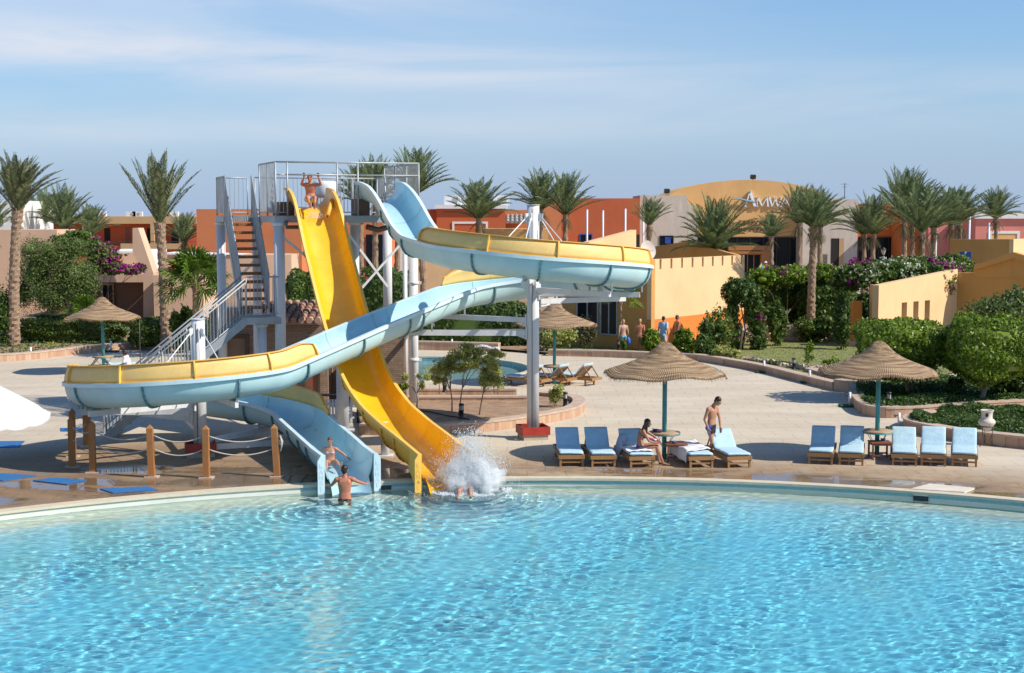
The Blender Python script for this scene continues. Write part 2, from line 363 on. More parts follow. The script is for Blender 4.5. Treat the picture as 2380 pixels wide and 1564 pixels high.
def thatch():
    t = NT('woven_palm_thatch'); v = t.coord('Object'); sp = t.n.new('ShaderNodeSeparateXYZ'); t.l.new(v, sp.inputs[0])
    r = t.math('SQRT', t.math('ADD', t.math('MULTIPLY', sp.outputs[0], sp.outputs[0]), t.math('MULTIPLY', sp.outputs[1], sp.outputs[1])))
    a = t.math('ARCTAN2', sp.outputs[1], sp.outputs[0])
    n0 = t.noise(v, 1.6, 4)
    w = t.math('SINE', t.math('MULTIPLY_ADD', r, 120.0, t.math('MULTIPLY', n0, 4.0)))
    rows = t.math('FLOOR', t.math('MULTIPLY', r, 14.0))
    w2 = t.math('SINE', t.math('ADD', t.math('MULTIPLY', a, 150.0), t.math('MULTIPLY', rows, 1.7)))
    h = t.math('ADD', t.math('MULTIPLY', w, .38), t.math('MULTIPLY', w2, .42))
    cb = t.n.new('ShaderNodeCombineXYZ'); t.l.new(t.math('MULTIPLY', r, 3.5), cb.inputs[0]); t.l.new(t.math('MULTIPLY', a, .35), cb.inputs[1])
    bandn = t.noise(cb.outputs[0], 3.0, 3); fine = t.noise(t.coord('Object'), 45, 5, .7)
    c = t.mix(t.math('MULTIPLY_ADD', bandn, 3.4, -1.3, True), (.22, .135, .07), (.56, .40, .235)); c = t.mix(t.math('MULTIPLY_ADD', fine, 2.0, -.5, True), t.mix(1, c, (.55, .52, .5), 'MULTIPLY'), c)
    c = t.mix(t.math('MULTIPLY_ADD', h, .24, .34, True), c, t.mix(1, c, (1.5, 1.45, 1.4), 'MULTIPLY'))
    t.l.new(c, t.p.inputs['Base Color']); t.p.inputs['Roughness'].default_value = .85; t.bump(t.math('ADD', h, fine), .7, .02)
    hole = t.math('MULTIPLY_ADD', t.noise(t.coord('Object', (1, 1, 1)), 26, 3, .6), 14, -9.1, True); mx = t.node('ShaderNodeMixShader', Fac=hole); tb = t.n.new('ShaderNodeBsdfTransparent'); t.l.new(t.p.outputs[0], mx.inputs[1]); t.l.new(tb.outputs[0], mx.inputs[2]); t.l.new(mx.outputs[0], t.out.inputs[0]); return t.mat
THATCH = thatch()
# ================================================================ ground, pool, planters
def circ3(a, b, c):
    ax, ay, bx, by, cx, cy_ = a.x, a.y, b.x, b.y, c.x, c.y
    d = 2 * (ax * (by - cy_) + bx * (cy_ - ay) + cx * (ay - by))
    ux = ((ax * ax + ay * ay) * (by - cy_) + (bx * bx + by * by) * (cy_ - ay) + (cx * cx + cy_ * cy_) * (ay - by)) / d
    uy = ((ax * ax + ay * ay) * (cx - bx) + (bx * bx + by * by) * (ax - cx) + (cx * cx + cy_ * cy_) * (bx - ax)) / d
    return ux, uy, math.hypot(ax - ux, ay - uy)
PX, PY, PR = circ3(G(0, 1192), G(1180, 1114), G(2379, 1166))
WZ = -.17
NA = 360
pring = [(PX + PR * math.cos(2 * math.pi * i / NA), PY + PR * math.sin(2 * math.pi * i / NA)) for i in range(NA)]
RPX, RPY, RPA, RPB = -4.6, 61.2, 5.35, 4.9        # small round pool behind
rring = [(RPX + RPA * math.cos(2 * math.pi * i / 96), RPY + RPB * math.sin(2 * math.pi * i / 96)) for i in range(96)]
def deckmat():
    t = NT('sandstone_paving'); v = t.coord('World'); sp = t.n.new('ShaderNodeSeparateXYZ'); t.l.new(v, sp.inputs[0])
    dx = t.math('SUBTRACT', sp.outputs[0], PX); dy = t.math('SUBTRACT', sp.outputs[1], PY)
    r = t.math('SUBTRACT', t.math('SQRT', t.math('ADD', t.math('MULTIPLY', dx, dx), t.math('MULTIPLY', dy, dy))), PR)
    dist = t.node('ShaderNodeTexNoise', Scale=.8, Detail=3.0); t.l.new(v, dist.inputs['Vector'])
    vm = t.n.new('ShaderNodeVectorMath'); vm.operation = 'MULTIPLY_ADD'; t.l.new(dist.outputs['Color'], vm.inputs[0]); vm.inputs[1].default_value = (.28, .28, 0); t.l.new(v, vm.inputs[2])
    br = t.node('ShaderNodeTexBrick', Scale=1.0); t.l.new(vm.outputs[0], br.inputs['Vector'])
    for k, q in (('Brick Width', 1.0), ('Row Height', .75), ('Mortar Size', .014), ('Mortar Smooth', .3)): br.inputs[k].default_value = q
    br.inputs['Color1'].default_value = (.45, .45, .45, 1); br.inputs['Color2'].default_value = (.6, .6, .6, 1)
    n1 = t.noise(t.coord('World', (.45, 1, 1)), .55, 8, .62, .6); n2 = t.noise(v, 2.2, 8, .7, .3); n3 = t.noise(v, 11, 6, .7)
    far = t.mix(t.math('MULTIPLY_ADD', n1, 2.6, -.8, True), (.55, .465, .355), (.68, .595, .47))
    near = t.mix(t.math('MULTIPLY_ADD', n1, 2.8, -.9, True), (.30, .21, .13), (.50, .385, .26))
    near = t.mix(t.math('MULTIPLY', t.math('MULTIPLY_ADD', sp.outputs[0], -.2, -.6, True), .55), near, (.24, .155, .09))
    near = t.mix(t.math('MULTIPLY_ADD', n2, 3.4, -1.5, True), near, (.30, .175, .085))
    # stained brown paving for a few metres round the pool, wider to the left of the slide
    left = t.math('MULTIPLY_ADD', sp.outputs[0], -.14, -.25, True)
    edge = t.math('ADD', t.math('MULTIPLY_ADD', left, 5.0, 2.3), t.math('MULTIPLY', t.math('SUBTRACT', n1, .5), 3.2))
    fac = t.math('DIVIDE', t.math('SUBTRACT', r, edge), 2.8, None, True)
    c = t.mix(fac, near, far)
    c = t.mix(t.math('MULTIPLY_ADD', n3, 2.2, -.75, True), t.mix(1, c, (.86, .84, .81), 'MULTIPLY'), c)
    c = t.mix(t.math('MULTIPLY', t.math('MULTIPLY_ADD', n2, 5, -3.0, True), .35), c, (.40, .25, .14))
    c = t.mix(t.math('MULTIPLY', br.outputs['Fac'], t.math('SUBTRACT', .62, t.math('MULTIPLY', fac, .25))), c, t.mix(1, c, (.62, .55, .48), 'MULTIPLY'))
    tone = t.math('MULTIPLY_ADD', br.outputs[0], .22, .885); c = t.mix(1, c, tone, 'MULTIPLY')
    # puddles
    pn = t.noise(t.coord('World', (.42, 1.0, 1)), .75, 6, .6, .4)
    near_e = t.math('SUBTRACT', 1.0, t.math('DIVIDE', r, t.math('MULTIPLY_ADD', left, 3.4, 1.9)), None, True)
    pud = t.math('MULTIPLY', t.math('MULTIPLY_ADD', pn, 16, -7.0, True), t.math('MULTIPLY', near_e, 4.0, None, True))
    damp = t.math('MULTIPLY', t.math('MULTIPLY_ADD', pn, 6, -2.1, True), t.math('MULTIPLY', near_e, 3.0, None, True))
    c = t.mix(t.math('MULTIPLY', damp, .6), c, t.mix(1, c, (.50, .42, .34), 'MULTIPLY'))
    t.l.new(c, t.p.inputs['Base Color']); t.l.new(t.math('MULTIPLY_ADD', pud, -.82, .86, True), t.p.inputs['Roughness'])
    t.p.inputs['Specular IOR Level'].default_value = .45
    h = t.math('ADD', t.math('MULTIPLY', n3, .5), t.math('MULTIPLY', br.outputs['Fac'], -.4)); dry = t.math('SUBTRACT', 1.0, pud)
    b = t.n.new('ShaderNodeBump'); b.inputs['Distance'].default_value = .008; t.l.new(t.math('MULTIPLY', dry, .5), b.inputs['Strength']); t.l.new(h, b.inputs['Height']); t.l.new(b.outputs[0], t.p.inputs['Normal'])
    return t.mat
DECK = deckmat()
from mathutils.geometry import tessellate_polygon
def sheet(name, outer, holes, z, mat, kind='structure'):
    polys = [[Vector((p[0], p[1], 0)) for p in outer]] + [[Vector((p[0], p[1], 0)) for p in h] for h in holes]
    tri = tessellate_polygon(polys); vs = [(p.x, p.y, z) for q in polys for p in q]
    fs = []
    for a, b, c in tri:
        A, B, C = vs[a], vs[b], vs[c]
        cr = (B[0] - A[0]) * (C[1] - A[1]) - (B[1] - A[1]) * (C[0] - A[0])
        if abs(cr) < 1e-9: continue
        fs.append((a, b, c) if cr > 0 else (a, c, b))
    m = MB(); m.add(vs, fs); o = link(name, m.mesh(name, mat)); setp(o, kind=kind); return o
big = [(-2500, -400), (2500, -400), (2500, 3200), (-2500, 3200)]
SANDG = M('sandy_ground', (.46, .37, .28), .95, .2, .3, .3, 8)
near_rect = [(-60, -12), (60, -12), (60, 90), (-60, 90)]
sheet('ground', big, [near_rect], 0, SANDG)
sheet('pool_deck', near_rect, [pring, rring], 0, DECK)
# ---- pool shell
def ring_strip(m, r0, z0, r1, z1, cx, cy_, n=NA, a0=0.0, a1=2 * math.pi, kx=1.0, ky=1.0, flip=False):
    k = n; vs = []; full = abs(a1 - a0 - 2 * math.pi) < 1e-6; cnt = k if full else k + 1
    for i in range(cnt):
        a = a0 + (a1 - a0) * i / k
        vs += [(cx + r0 * kx * math.cos(a), cy_ + r0 * ky * math.sin(a), z0), (cx + r1 * kx * math.cos(a), cy_ + r1 * ky * math.sin(a), z1)]
    fs = []
    for i in range(k):
        j = (i + 1) % cnt; f = (2 * i, 2 * i + 1, 2 * j + 1, 2 * j); fs.append(tuple(reversed(f)) if flip else f)
    m.add(vs, fs)
def mosaic(name, c1, c2, grout, s=.03):
    t = NT(name); v = t.coord('World'); sp = t.n.new('ShaderNodeSeparateXYZ'); t.l.new(v, sp.inputs[0])
    cb = t.n.new('ShaderNodeCombineXYZ'); t.l.new(t.math('ADD', sp.outputs[0], t.math('MULTIPLY', sp.outputs[1], .5)), cb.inputs[0]); t.l.new(sp.outputs[2], cb.inputs[1])
    br = t.node('ShaderNodeTexBrick', Scale=1.0); br.offset = 0; t.l.new(cb.outputs[0], br.inputs['Vector'])
    for k, q in (('Brick Width', s), ('Row Height', s), ('Mortar Size', s * .08)): br.inputs[k].default_value = q
    br.inputs['Color1'].default_value = (*c1, 1); br.inputs['Color2'].default_value = (*c2, 1); br.inputs['Mortar'].default_value = (*grout, 1)
    t.l.new(t.mix(t.math('MULTIPLY_ADD', t.noise(v, 5, 5), 1.4, -.4, True), br.outputs[0], (.30, .45, .42)), t.p.inputs['Base Color']); t.p.inputs['Roughness'].default_value = .3; return t.mat
MOSAIC = mosaic('blue_green_mosaic', (.07, .30, .36), (.18, .46, .46), (.4, .5, .48))
def poolfloor(name, deep, mid, pale, cx, cy_, R, kx=1.0):
    t = NT(name); v = t.coord('World'); sp = t.n.new('ShaderNodeSeparateXYZ'); t.l.new(v, sp.inputs[0])
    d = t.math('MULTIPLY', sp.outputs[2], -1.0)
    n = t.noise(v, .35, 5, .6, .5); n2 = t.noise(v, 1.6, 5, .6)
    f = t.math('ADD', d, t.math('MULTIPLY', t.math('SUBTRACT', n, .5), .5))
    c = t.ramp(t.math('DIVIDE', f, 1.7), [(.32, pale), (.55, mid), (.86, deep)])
    c = t.mix(t.math('MULTIPLY_ADD', n2, 2.0, -.75, True), c, t.mix(1, c, (1.12, 1.05, .96), 'MULTIPLY'))
    t.l.new(c, t.p.inputs['Base Color']); t.p.inputs['Roughness'].default_value = .7; return t.mat
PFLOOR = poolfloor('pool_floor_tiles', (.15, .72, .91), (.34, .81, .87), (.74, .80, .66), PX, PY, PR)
PWALL = M('pool_plaster', (.66, .66, .58), .6, .06, 2, .05, 30, dirt=(.5, .52, .42), dirtamt=.4)
COPING = M('cream_coping', (.60, .52, .38), .7, .1, 3, .2, 30)
AL = math.atan2(G(698, 1130).y - PY, G(698, 1130).x - PX)      # mosaic band starts where the slide meets the edge
m = MB(); ring_strip(m, PR - .0, WZ - .06, PR, -.002, PX, PY, flip=True)
o = single('pool_wall', m, PWALL, kind='structure')
m = MB(); ring_strip(m, PR - .012, -.11, PR - .012, -.035, PX, PY, n=260, a0=-.6, a1=AL, flip=True)
single('pool_tile_band', m, MOSAIC, kind='structure')
m = MB(); ring_strip(m, PR, WZ - .06, PR, -.50, PX, PY); ring_strip(m, PR, -.50, PR - .55, -.54, PX, PY)
ring_strip(m, PR - .55, -.54, PR - .9, -.80, PX, PY); ring_strip(m, PR - .9, -.80, PR - 4.5, -1.30, PX, PY)
ring_strip(m, PR - 4.5, -1.30, .01, -1.4, PX, PY)
m.f = [tuple(reversed(f)) for f in m.f]; m.f = [f for f in m.f]
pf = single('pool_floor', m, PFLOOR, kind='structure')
m = MB()
ring_strip(m, PR - .04, .03, PR + .28, .03, PX, PY, flip=True); ring_strip(m, PR - .04, .03, PR - .04, -.03, PX, PY); ring_strip(m, PR + .28, .03, PR + .30, .004, PX, PY, flip=True); ring_strip(m, PR - .04, -.03, PR + .0, -.03, PX, PY)
single('pool_coping', m, COPING, kind='structure')
SRC = [(*G(1090, 1139)[:2], .030, .42), (*G(801, 1161)[:2], .012, .3), (*G(1090, 1139)[:2], .010, .19)]
# ---- water surface: real waves; refracts the floor and throws its caustics on it
def wavegrid(x0, x1, y0, y1, st, z, keep, seed=3, amp=1.0, n=70, l0=.11, l1=.62):
    xs = np.arange(x0, x1 + st * .5, st); ys = np.arange(y0, y1 + st * .5, st); X, Y = np.meshgrid(xs, ys); rng = np.random.RandomState(seed); Z = np.zeros_like(X)
    for i in range(n):
        lam = math.exp(rng.uniform(math.log(l0), math.log(l1))); th = rng.normal(1.45, .85); k = 2 * np.pi / lam
        q = rng.uniform(.5, 1.5, 2) * .25
        A = .00112 * lam ** .95 * amp * (1 + .6 * np.sin(q[0] * X + rng.uniform(0, 6)) * np.sin(q[1] * Y + rng.uniform(0, 6)))
        Z += A * np.sin(k * (X * np.cos(th) + Y * np.sin(th)) + rng.uniform(0, 6.28))
    Z *= .9 + .25 * np.sin(.55 * X + .25 * Y + 1) * np.sin(.33 * Y - .2 * X) + .25 * np.sin(1.3 * X - .7 * Y)
    for sx, sy, a_, l_ in SRC: rr = np.hypot(X - sx, Y - sy); Z += a_ * np.exp(-rr / 1.1) * np.sin(2 * np.pi * rr / l_)
    h, w_ = X.shape; idx = np.arange(h * w_).reshape(h, w_); v = np.stack([X, Y, Z + z], -1).reshape(-1, 3)
    f = np.stack([idx[:-1, :-1], idx[:-1, 1:], idx[1:, 1:], idx[1:, :-1]], -1).reshape(-1, 4)
    c = v[f].mean(1); f = f[keep(c[:, 0], c[:, 1])]; u, inv = np.unique(f, return_inverse=True); return v[u], inv.reshape(f.shape)
def watermat(name, tint):
    t = NT(name); t.n.remove(t.p); g = t.node('ShaderNodeBsdfGlass', Roughness=0.0, IOR=1.33); g.inputs[0].default_value = (*tint, 1); b = t.node('ShaderNodeBump', Strength=.35, Distance=.006, Height=t.noise(t.coord('World', (1, 1.3, 1)), 9.0, 4, .6, .3)); t.l.new(b.outputs[0], g.inputs['Normal']); t.l.new(g.outputs[0], t.out.inputs[0]); return t.mat
WATERM = watermat('clear_pool_water', (.93, .985, 1.0))
inp = lambda x, y: (x - PX) ** 2 + (y - PY) ** 2 < (PR + .1) ** 2
va, fa = wavegrid(-15.5, 15.5, 17, 36.5, .04, WZ, inp)
vb, fb = wavegrid(PX - PR - .6, PX + PR + .6, PY - PR - .6, 17, .6, WZ, inp, amp=.5)
wo = link('pool_water', fastmesh('pool_water', np.vstack([va, vb]), np.vstack([fa, fb + len(va)]), WATERM, True)); setp(wo, kind='structure')
wo.cycles.is_caustics_caster = True; pf.cycles.is_caustics_receiver = True
# ---- small rear pool
m = MB(); ring_strip(m, 1.0, -.5, .01, -1.0, RPX, RPY, 96, kx=RPA, ky=RPB); m.f = [tuple(reversed(f)) for f in m.f]
ring_strip(m, 1, -.5, 1, -.25, RPX, RPY, 96, kx=RPA, ky=RPB, flip=True)
RFL = M('rear_pool_floor_paint', (.40, .66, .66), .7, .08, 1.0); rf = single('rear_pool_floor', m, RFL, kind='structure'); rf.cycles.is_caustics_receiver = True
m = MB(); ring_strip(m, 1, -.25, 1, 0.004, RPX, RPY, 96, kx=RPA, ky=RPB, flip=True); single('rear_pool_tile_band', m, MOSAIC, kind='structure')
m = MB(); ring_strip(m, .997, .025, 1.05, .025, RPX, RPY, 96, kx=RPA, ky=RPB, flip=True); ring_strip(m, .997, .025, .997, -.04, RPX, RPY, 96, kx=RPA, ky=RPB); ring_strip(m, 1.05, .025, 1.052, .003, RPX, RPY, 96, kx=RPA, ky=RPB, flip=True); single('rear_pool_coping', m, COPING, kind='structure')
vr, fr = wavegrid(RPX - RPA - .2, RPX + RPA + .2, RPY - RPB - .2, RPY + RPB + .2, .1, -.16, lambda x, y: ((x - RPX) / RPA) ** 2 + ((y - RPY) / RPB) ** 2 < 1.01, seed=9, amp=.8, l0=.4)
wr = link('rear_pool_water', fastmesh('rear_pool_water', vr, fr, WATERM, True)); setp(wr, kind='structure'); wr.cycles.is_caustics_caster = True
# ---- skimmer openings in the pool wall
def skim(x0, x1, y, label):
    a = G(x0, y, -.13); b = G(x1, y, -.13)
    def onr(p):
        an = math.atan2(p.y - PY, p.x - PX); return Vector((PX + (PR - .03) * math.cos(an), PY + (PR - .03) * math.sin(an), 0))
    a = onr(a); b = onr(b); t = thing('skimmer_opening', label, 'pool skimmer', (a + b) / 2, 0, 'pool skimmers')
    m = MB(); m.bar((a.x, a.y, -.14), (b.x, b.y, -.14), .03, .16); part('slot', m, BLACK, t, True)
    m = MB(); m.bar((a.x, a.y, -.05), (b.x, b.y, -.05), .05, .02); m.bar((a.x, a.y, -.23), (b.x, b.y, -.23), .05, .02); part('frame', m, PWALL, t, True)
skim(878, 909, 1133, 'black skimmer slot in the pool wall between the two slide exits')
skim(2118, 2155, 1162, 'black skimmer slot in the pool wall below the white floor slab at right')
# ---- walls of sandstone blocks round the beds
def kerb(pts, h, w, name, label, closed=False, z0=-.05, cat='planter wall', group=None):
    pts = [Vector((p[0], p[1], 0)) for p in pts]; n = len(pts)
    def offs(d):
        r = []
        for i, p in enumerate(pts):
            a = pts[(i - 1) % n] if (closed or i > 0) else p; b = pts[(i + 1) % n] if (closed or i < n - 1) else p
            t = (b - a).normalized(); r.append(Vector((p.x - t.y * d, p.y + t.x * d, 0)))
        return r
    A = offs(-w / 2); B = offs(w / 2); A2 = offs(-w / 2 - .02); B2 = offs(w / 2 + .02)
    def sweep(m, P, Q, za, zb):
        vs = []
        for p, q in zip(P, Q): vs += [(p.x, p.y, za), (p.x, p.y, zb), (q.x, q.y, zb), (q.x, q.y, za)]
        k = len(P); fs = []
        rng_ = range(k if closed else k - 1)
        for i in rng_:
            j = (i + 1) % k
            for e in range(4): fs.append((4 * i + e, 4 * i + (e + 1) % 4, 4 * j + (e + 1) % 4, 4 * j + e))
        if not closed: fs += [(3, 2, 1, 0), (4 * k - 4, 4 * k - 3, 4 * k - 2, 4 * k - 1)]
        m.add(vs, fs)
    c = sum(pts, Vector()) / n; t = thing(name, label, cat, (c.x, c.y, 0), 0, group)
    m = MB(); sweep(m, A, B, z0, h - .06); part('wall', m, KERB, t, True)
    m = MB(); sweep(m, A2, B2, h - .06, h); part('coping', m, KERBTOP, t, True); return t
def smoothpts(ps, k=6):
    out = []; n = len(ps)
    for i in range(n - 1):
        p0 = ps[max(i - 1, 0)]; p1 = ps[i]; p2 = ps[i + 1]; p3 = ps[min(i + 2, n - 1)]
        for j in range(k):
            t = j / k
            out.append(tuple(.5 * (2 * p1[q] + (p2[q] - p0[q]) * t + (2 * p0[q] - 5 * p1[q] + 4 * p2[q] - p3[q]) * t * t + (3 * p1[q] - p0[q] - 3 * p2[q] + p3[q]) * t ** 3) for q in (0, 1)))
    out.append(tuple(ps[-1][:2])); return out
PG = lambda *a: [G(x, y)[:2] for x, y in a]
BG = 'sandstone walls around the garden beds'
K1 = smoothpts(PG((-60, 843), (60, 836), (190, 821), (300, 811), (430, 800), (560, 796))); kerb(K1, .34, .4, 'planter_wall', 'curved sandstone planter wall in front of the clipped hedge at far left', group=BG)
kerb(smoothpts(PG((880, 812), (960, 812), (1050, 814), (1160, 817))), .42, .4, 'planter_wall', 'straight sandstone wall behind the small rear pool', group=BG)
K2 = smoothpts(PG((1275, 826), (1400, 829), (1508, 833), (1620, 838), (1700, 850), (1775, 864), (1875, 889), (1945, 906))); kerb(K2, .3, .4, 'planter_wall', 'long curved sandstone wall running behind the first parasol to the garden', group=BG)
kerb(smoothpts(PG((1945, 906), (2000, 912), (2075, 908), (2110, 895))), .42, .4, 'planter_wall', 'short rounded sandstone wall behind the right parasol', group=BG)
K3 = smoothpts(PG((1990, 915), (1992, 940), (2030, 967), (2130, 968), (2250, 958), (2420, 950))); kerb(K3, .36, .4, 'planter_wall', 'sandstone wall around the left clipped ficus bed behind the right parasol', group=BG)
K4 = smoothpts(PG((2160, 978), (2122, 988), (2118, 1001), (2180, 1016), (2268, 1029), (2420, 1045))); kerb(K4, .36, .4, 'planter_wall', 'low sandstone wall behind the clay chimney pot at far right', group=BG)
# round island bed in front of the tower
isl = smoothpts([(*G(840, 1008)[:2],), (*G(900, 1010)[:2],), (*G(1010, 1010)[:2],), (*G(1119, 1002)[:2],), (*G(1240, 986)[:2],), (*G(1325, 968)[:2],), (*G(1345, 950)[:2],), (*G(1320, 938)[:2],), (*G(1240, 930)[:2],)])
kerb(isl, .33, .38, 'planter_wall', 'round sandstone wall of the island bed with the thin trees', group=BG)
kerb(PG((925, 943), (1225, 942)), .34, .36, 'planter_wall', 'lower straight stone step at the back of the island bed', group=BG)
kerb(PG((900, 924), (1200, 924)), .34, .4, 'planter_wall', 'upper straight stone step at the back of the island bed', group=BG)
def bed(name, pts, z, mat): return sheet(name, pts, [], z, mat)
bed('soil', [(p[0], p[1]) for p in isl] + PG((935, 938), (830, 960)), .2, SOIL)
bed('garden_soil', K1 + PG((560, 700), (-60, 700)), .22, SOIL)
bed('garden_soil', PG((880, 811), (1160, 816), (1275, 825), (1300, 700), (880, 700)), .12, SOIL)
LAWN = M('lawn_turf', (.19, .21, .06), .95, .35, 2.5, .6, 60, dirt=(.24, .18, .09), dirtamt=.6)
GG = list(K2) + PG((2000, 905), (2110, 895), (2250, 860), (2600, 800)) + [(60, 95), (4, 95)]
bed('lawn', GG, .06, LAWN)
bed('garden_soil', list(K3) + PG((2500, 890), (2110, 893)), .26, LAWN)
bed('garden_soil', list(K4) + PG((2500, 965), (2250, 962)), .26, LAWN)
# stepped path slab beside the long wall
m = MB(); pv = PG((1870, 866), (1940, 884), (2060, 890), (2075, 878), (1990, 872), (1905, 857))
single('garden_path', m.prism([tuple(p) for p in pv], .05, .19), KERBTOP, kind='structure')
# ================================================================ water slides
def smooth1(x, y, xs, win):
    yy = np.interp(xs, x, y); k = max(1, int(win / (xs[1] - xs[0]))); ker = np.hanning(2 * k + 3); ker /= ker.sum()
    p = np.pad(yy, k + 1, mode='reflect', reflect_type='odd'); return np.convolve(p, ker, 'valid')
class Path:
    """centre line of a channel's bottom, sampled every 'ds' metres"""
    def __init__(s, xy, zk, ds=.12, win=.7, wk=None, dk=None):
        xy = np.array(xy); L = np.r_[0, np.cumsum(np.hypot(*np.diff(xy, axis=0).T))]
        s.s = np.arange(0, L[-1], ds); s.L = L[-1]
        x = np.interp(s.s, L, xy[:, 0]); y = np.interp(s.s, L, xy[:, 1]); z = smooth1([k[0] for k in zk], [k[1] for k in zk], s.s, win)
        s.p = np.stack([x, y, z], 1); t = np.gradient(s.p, axis=0); t /= np.linalg.norm(t, axis=1)[:, None]; s.t = t
        h = t[:, :2] / np.linalg.norm(t[:, :2], axis=1)[:, None]; s.side = np.stack([-h[:, 1], h[:, 0], np.zeros(len(h))], 1); s.up = np.cross(t, s.side)
        s.w = smooth1([k[0] for k in wk], [k[1] for k in wk], s.s, .3); s.d = smooth1([k[0] for k in dk], [k[1] for k in dk], s.s, .3)
    def idx(s, a): return int(np.clip(np.searchsorted(s.s, a), 0, len(s.s) - 1))
    def at(s, a, side, up):
        i = s.idx(a); return Vector(s.p[i] + s.side[i] * side + s.up[i] * up)
    def sec(s, i, prof): # prof: list of (side, up) ; up measured from the bottom
        return [s.p[i] + s.side[i] * a + s.up[i] * b for a, b in prof]
NPH = 15
def uprof(w, d, off=0.0):
    r = []
    for k in range(NPH):
        a = math.pi * k / (NPH - 1); c = math.cos(a); si = math.sin(a)
        r.append((math.copysign(abs(c) ** .72, c) * (w + off), d - (d + off) * si ** .85))
    return r
def loft(m, rows, closed=True):
    k = len(rows[0]); vs = [p for r in rows for p in r]; fs = []
    for i in range(len(rows) - 1):
        for j in range(k if closed else k - 1): fs.append((i * k + j, (i + 1) * k + j, (i + 1) * k + (j + 1) % k, i * k + (j + 1) % k))
    m.add(vs, fs)
def channel(name, P, mats, parent, s0=0, s1=None, th=.03):
    i0 = P.idx(s0); i1 = P.idx(P.L if s1 is None else s1); m = MB(); m.smooth = True
    ra = [P.sec(i, uprof(P.w[i], P.d[i])) for i in range(i0, i1 + 1)]; m.mi = 0; loft(m, ra, False)
    rb = [P.sec(i, uprof(P.w[i], P.d[i], th)) for i in range(i0, i1 + 1)]; m.mi = 1; loft(m, [r[::-1] for r in rb], False)
    m.smooth = False
    for i in (0, -1):
        n = len(ra[i]); m.add(list(ra[i]) + list(rb[i]), [(j, j + 1, n + j + 1, n + j) for j in range(n - 1)])
    return part(name, m, mats, parent, True)
def rims(P, mat, parent, s0=0, s1=None, wid=.10, drop=.085):
    i0 = P.idx(s0); i1 = P.idx(P.L if s1 is None else s1)
    for sg in (1, -1):
        m = MB(); rows = []
        for i in range(i0, i1 + 1):
            w, d = P.w[i], P.d[i]
            rows.append(P.sec(i, [(sg * (w - .004), d + .012), (sg * (w + wid), d + .012), (sg * (w + wid), d - drop), (sg * (w + wid - .02), d - drop), (sg * (w + wid - .02), d - .012), (sg * (w - .004), d - .012)]))
        m.smooth = False; loft(m, rows); k = 6; n = len(m.v) - k; m.add([], []); m.f += [tuple(range(k)), tuple(range(n, n + k))]; m.m += [0, 0]; m.sm += [False, False]
        part('rim', m, mat, parent, True)
def flange(P, a, mat, parent, guard=None):
    i = P.idx(a); m = MB(); rows = []
    for q in (-.018, .018):
        t = P.t[i]; w, d = P.w[i], P.d[i]; pr = uprof(w, d, .031); pr2 = uprof(w, d, .085)
        rows.append([p + t * q for p in P.sec(i, pr + pr2[::-1])])
    loft(m, rows); k = len(rows[0]); n = NPH
    for o in (0, k): m.f += [(o + j, o + j + 1, o + k - 2 - j, o + k - 1 - j) for j in range(n - 1)]; m.m += [0] * (n - 1); m.sm += [False] * (n - 1)
    o = part('flange', m, mat, parent, True)
    b = MB(); pr = uprof(P.w[i], P.d[i], .058)
    for j in range(0, NPH):
        p = Vector(P.sec(i, [pr[j]])[0]); t = Vector(P.t[i]); b.tube([p - t * .034, p + t * .034], .013, 5)
    part('bolts', b, DARKM, o, True); m = MB(); loft(m, [[p + P.t[i] * q for p in P.sec(i, uprof(P.w[i] - .002, P.d[i], -.004))] for q in (-.006, .006)], False); part('inner_seam', m, mat, o, True); return o
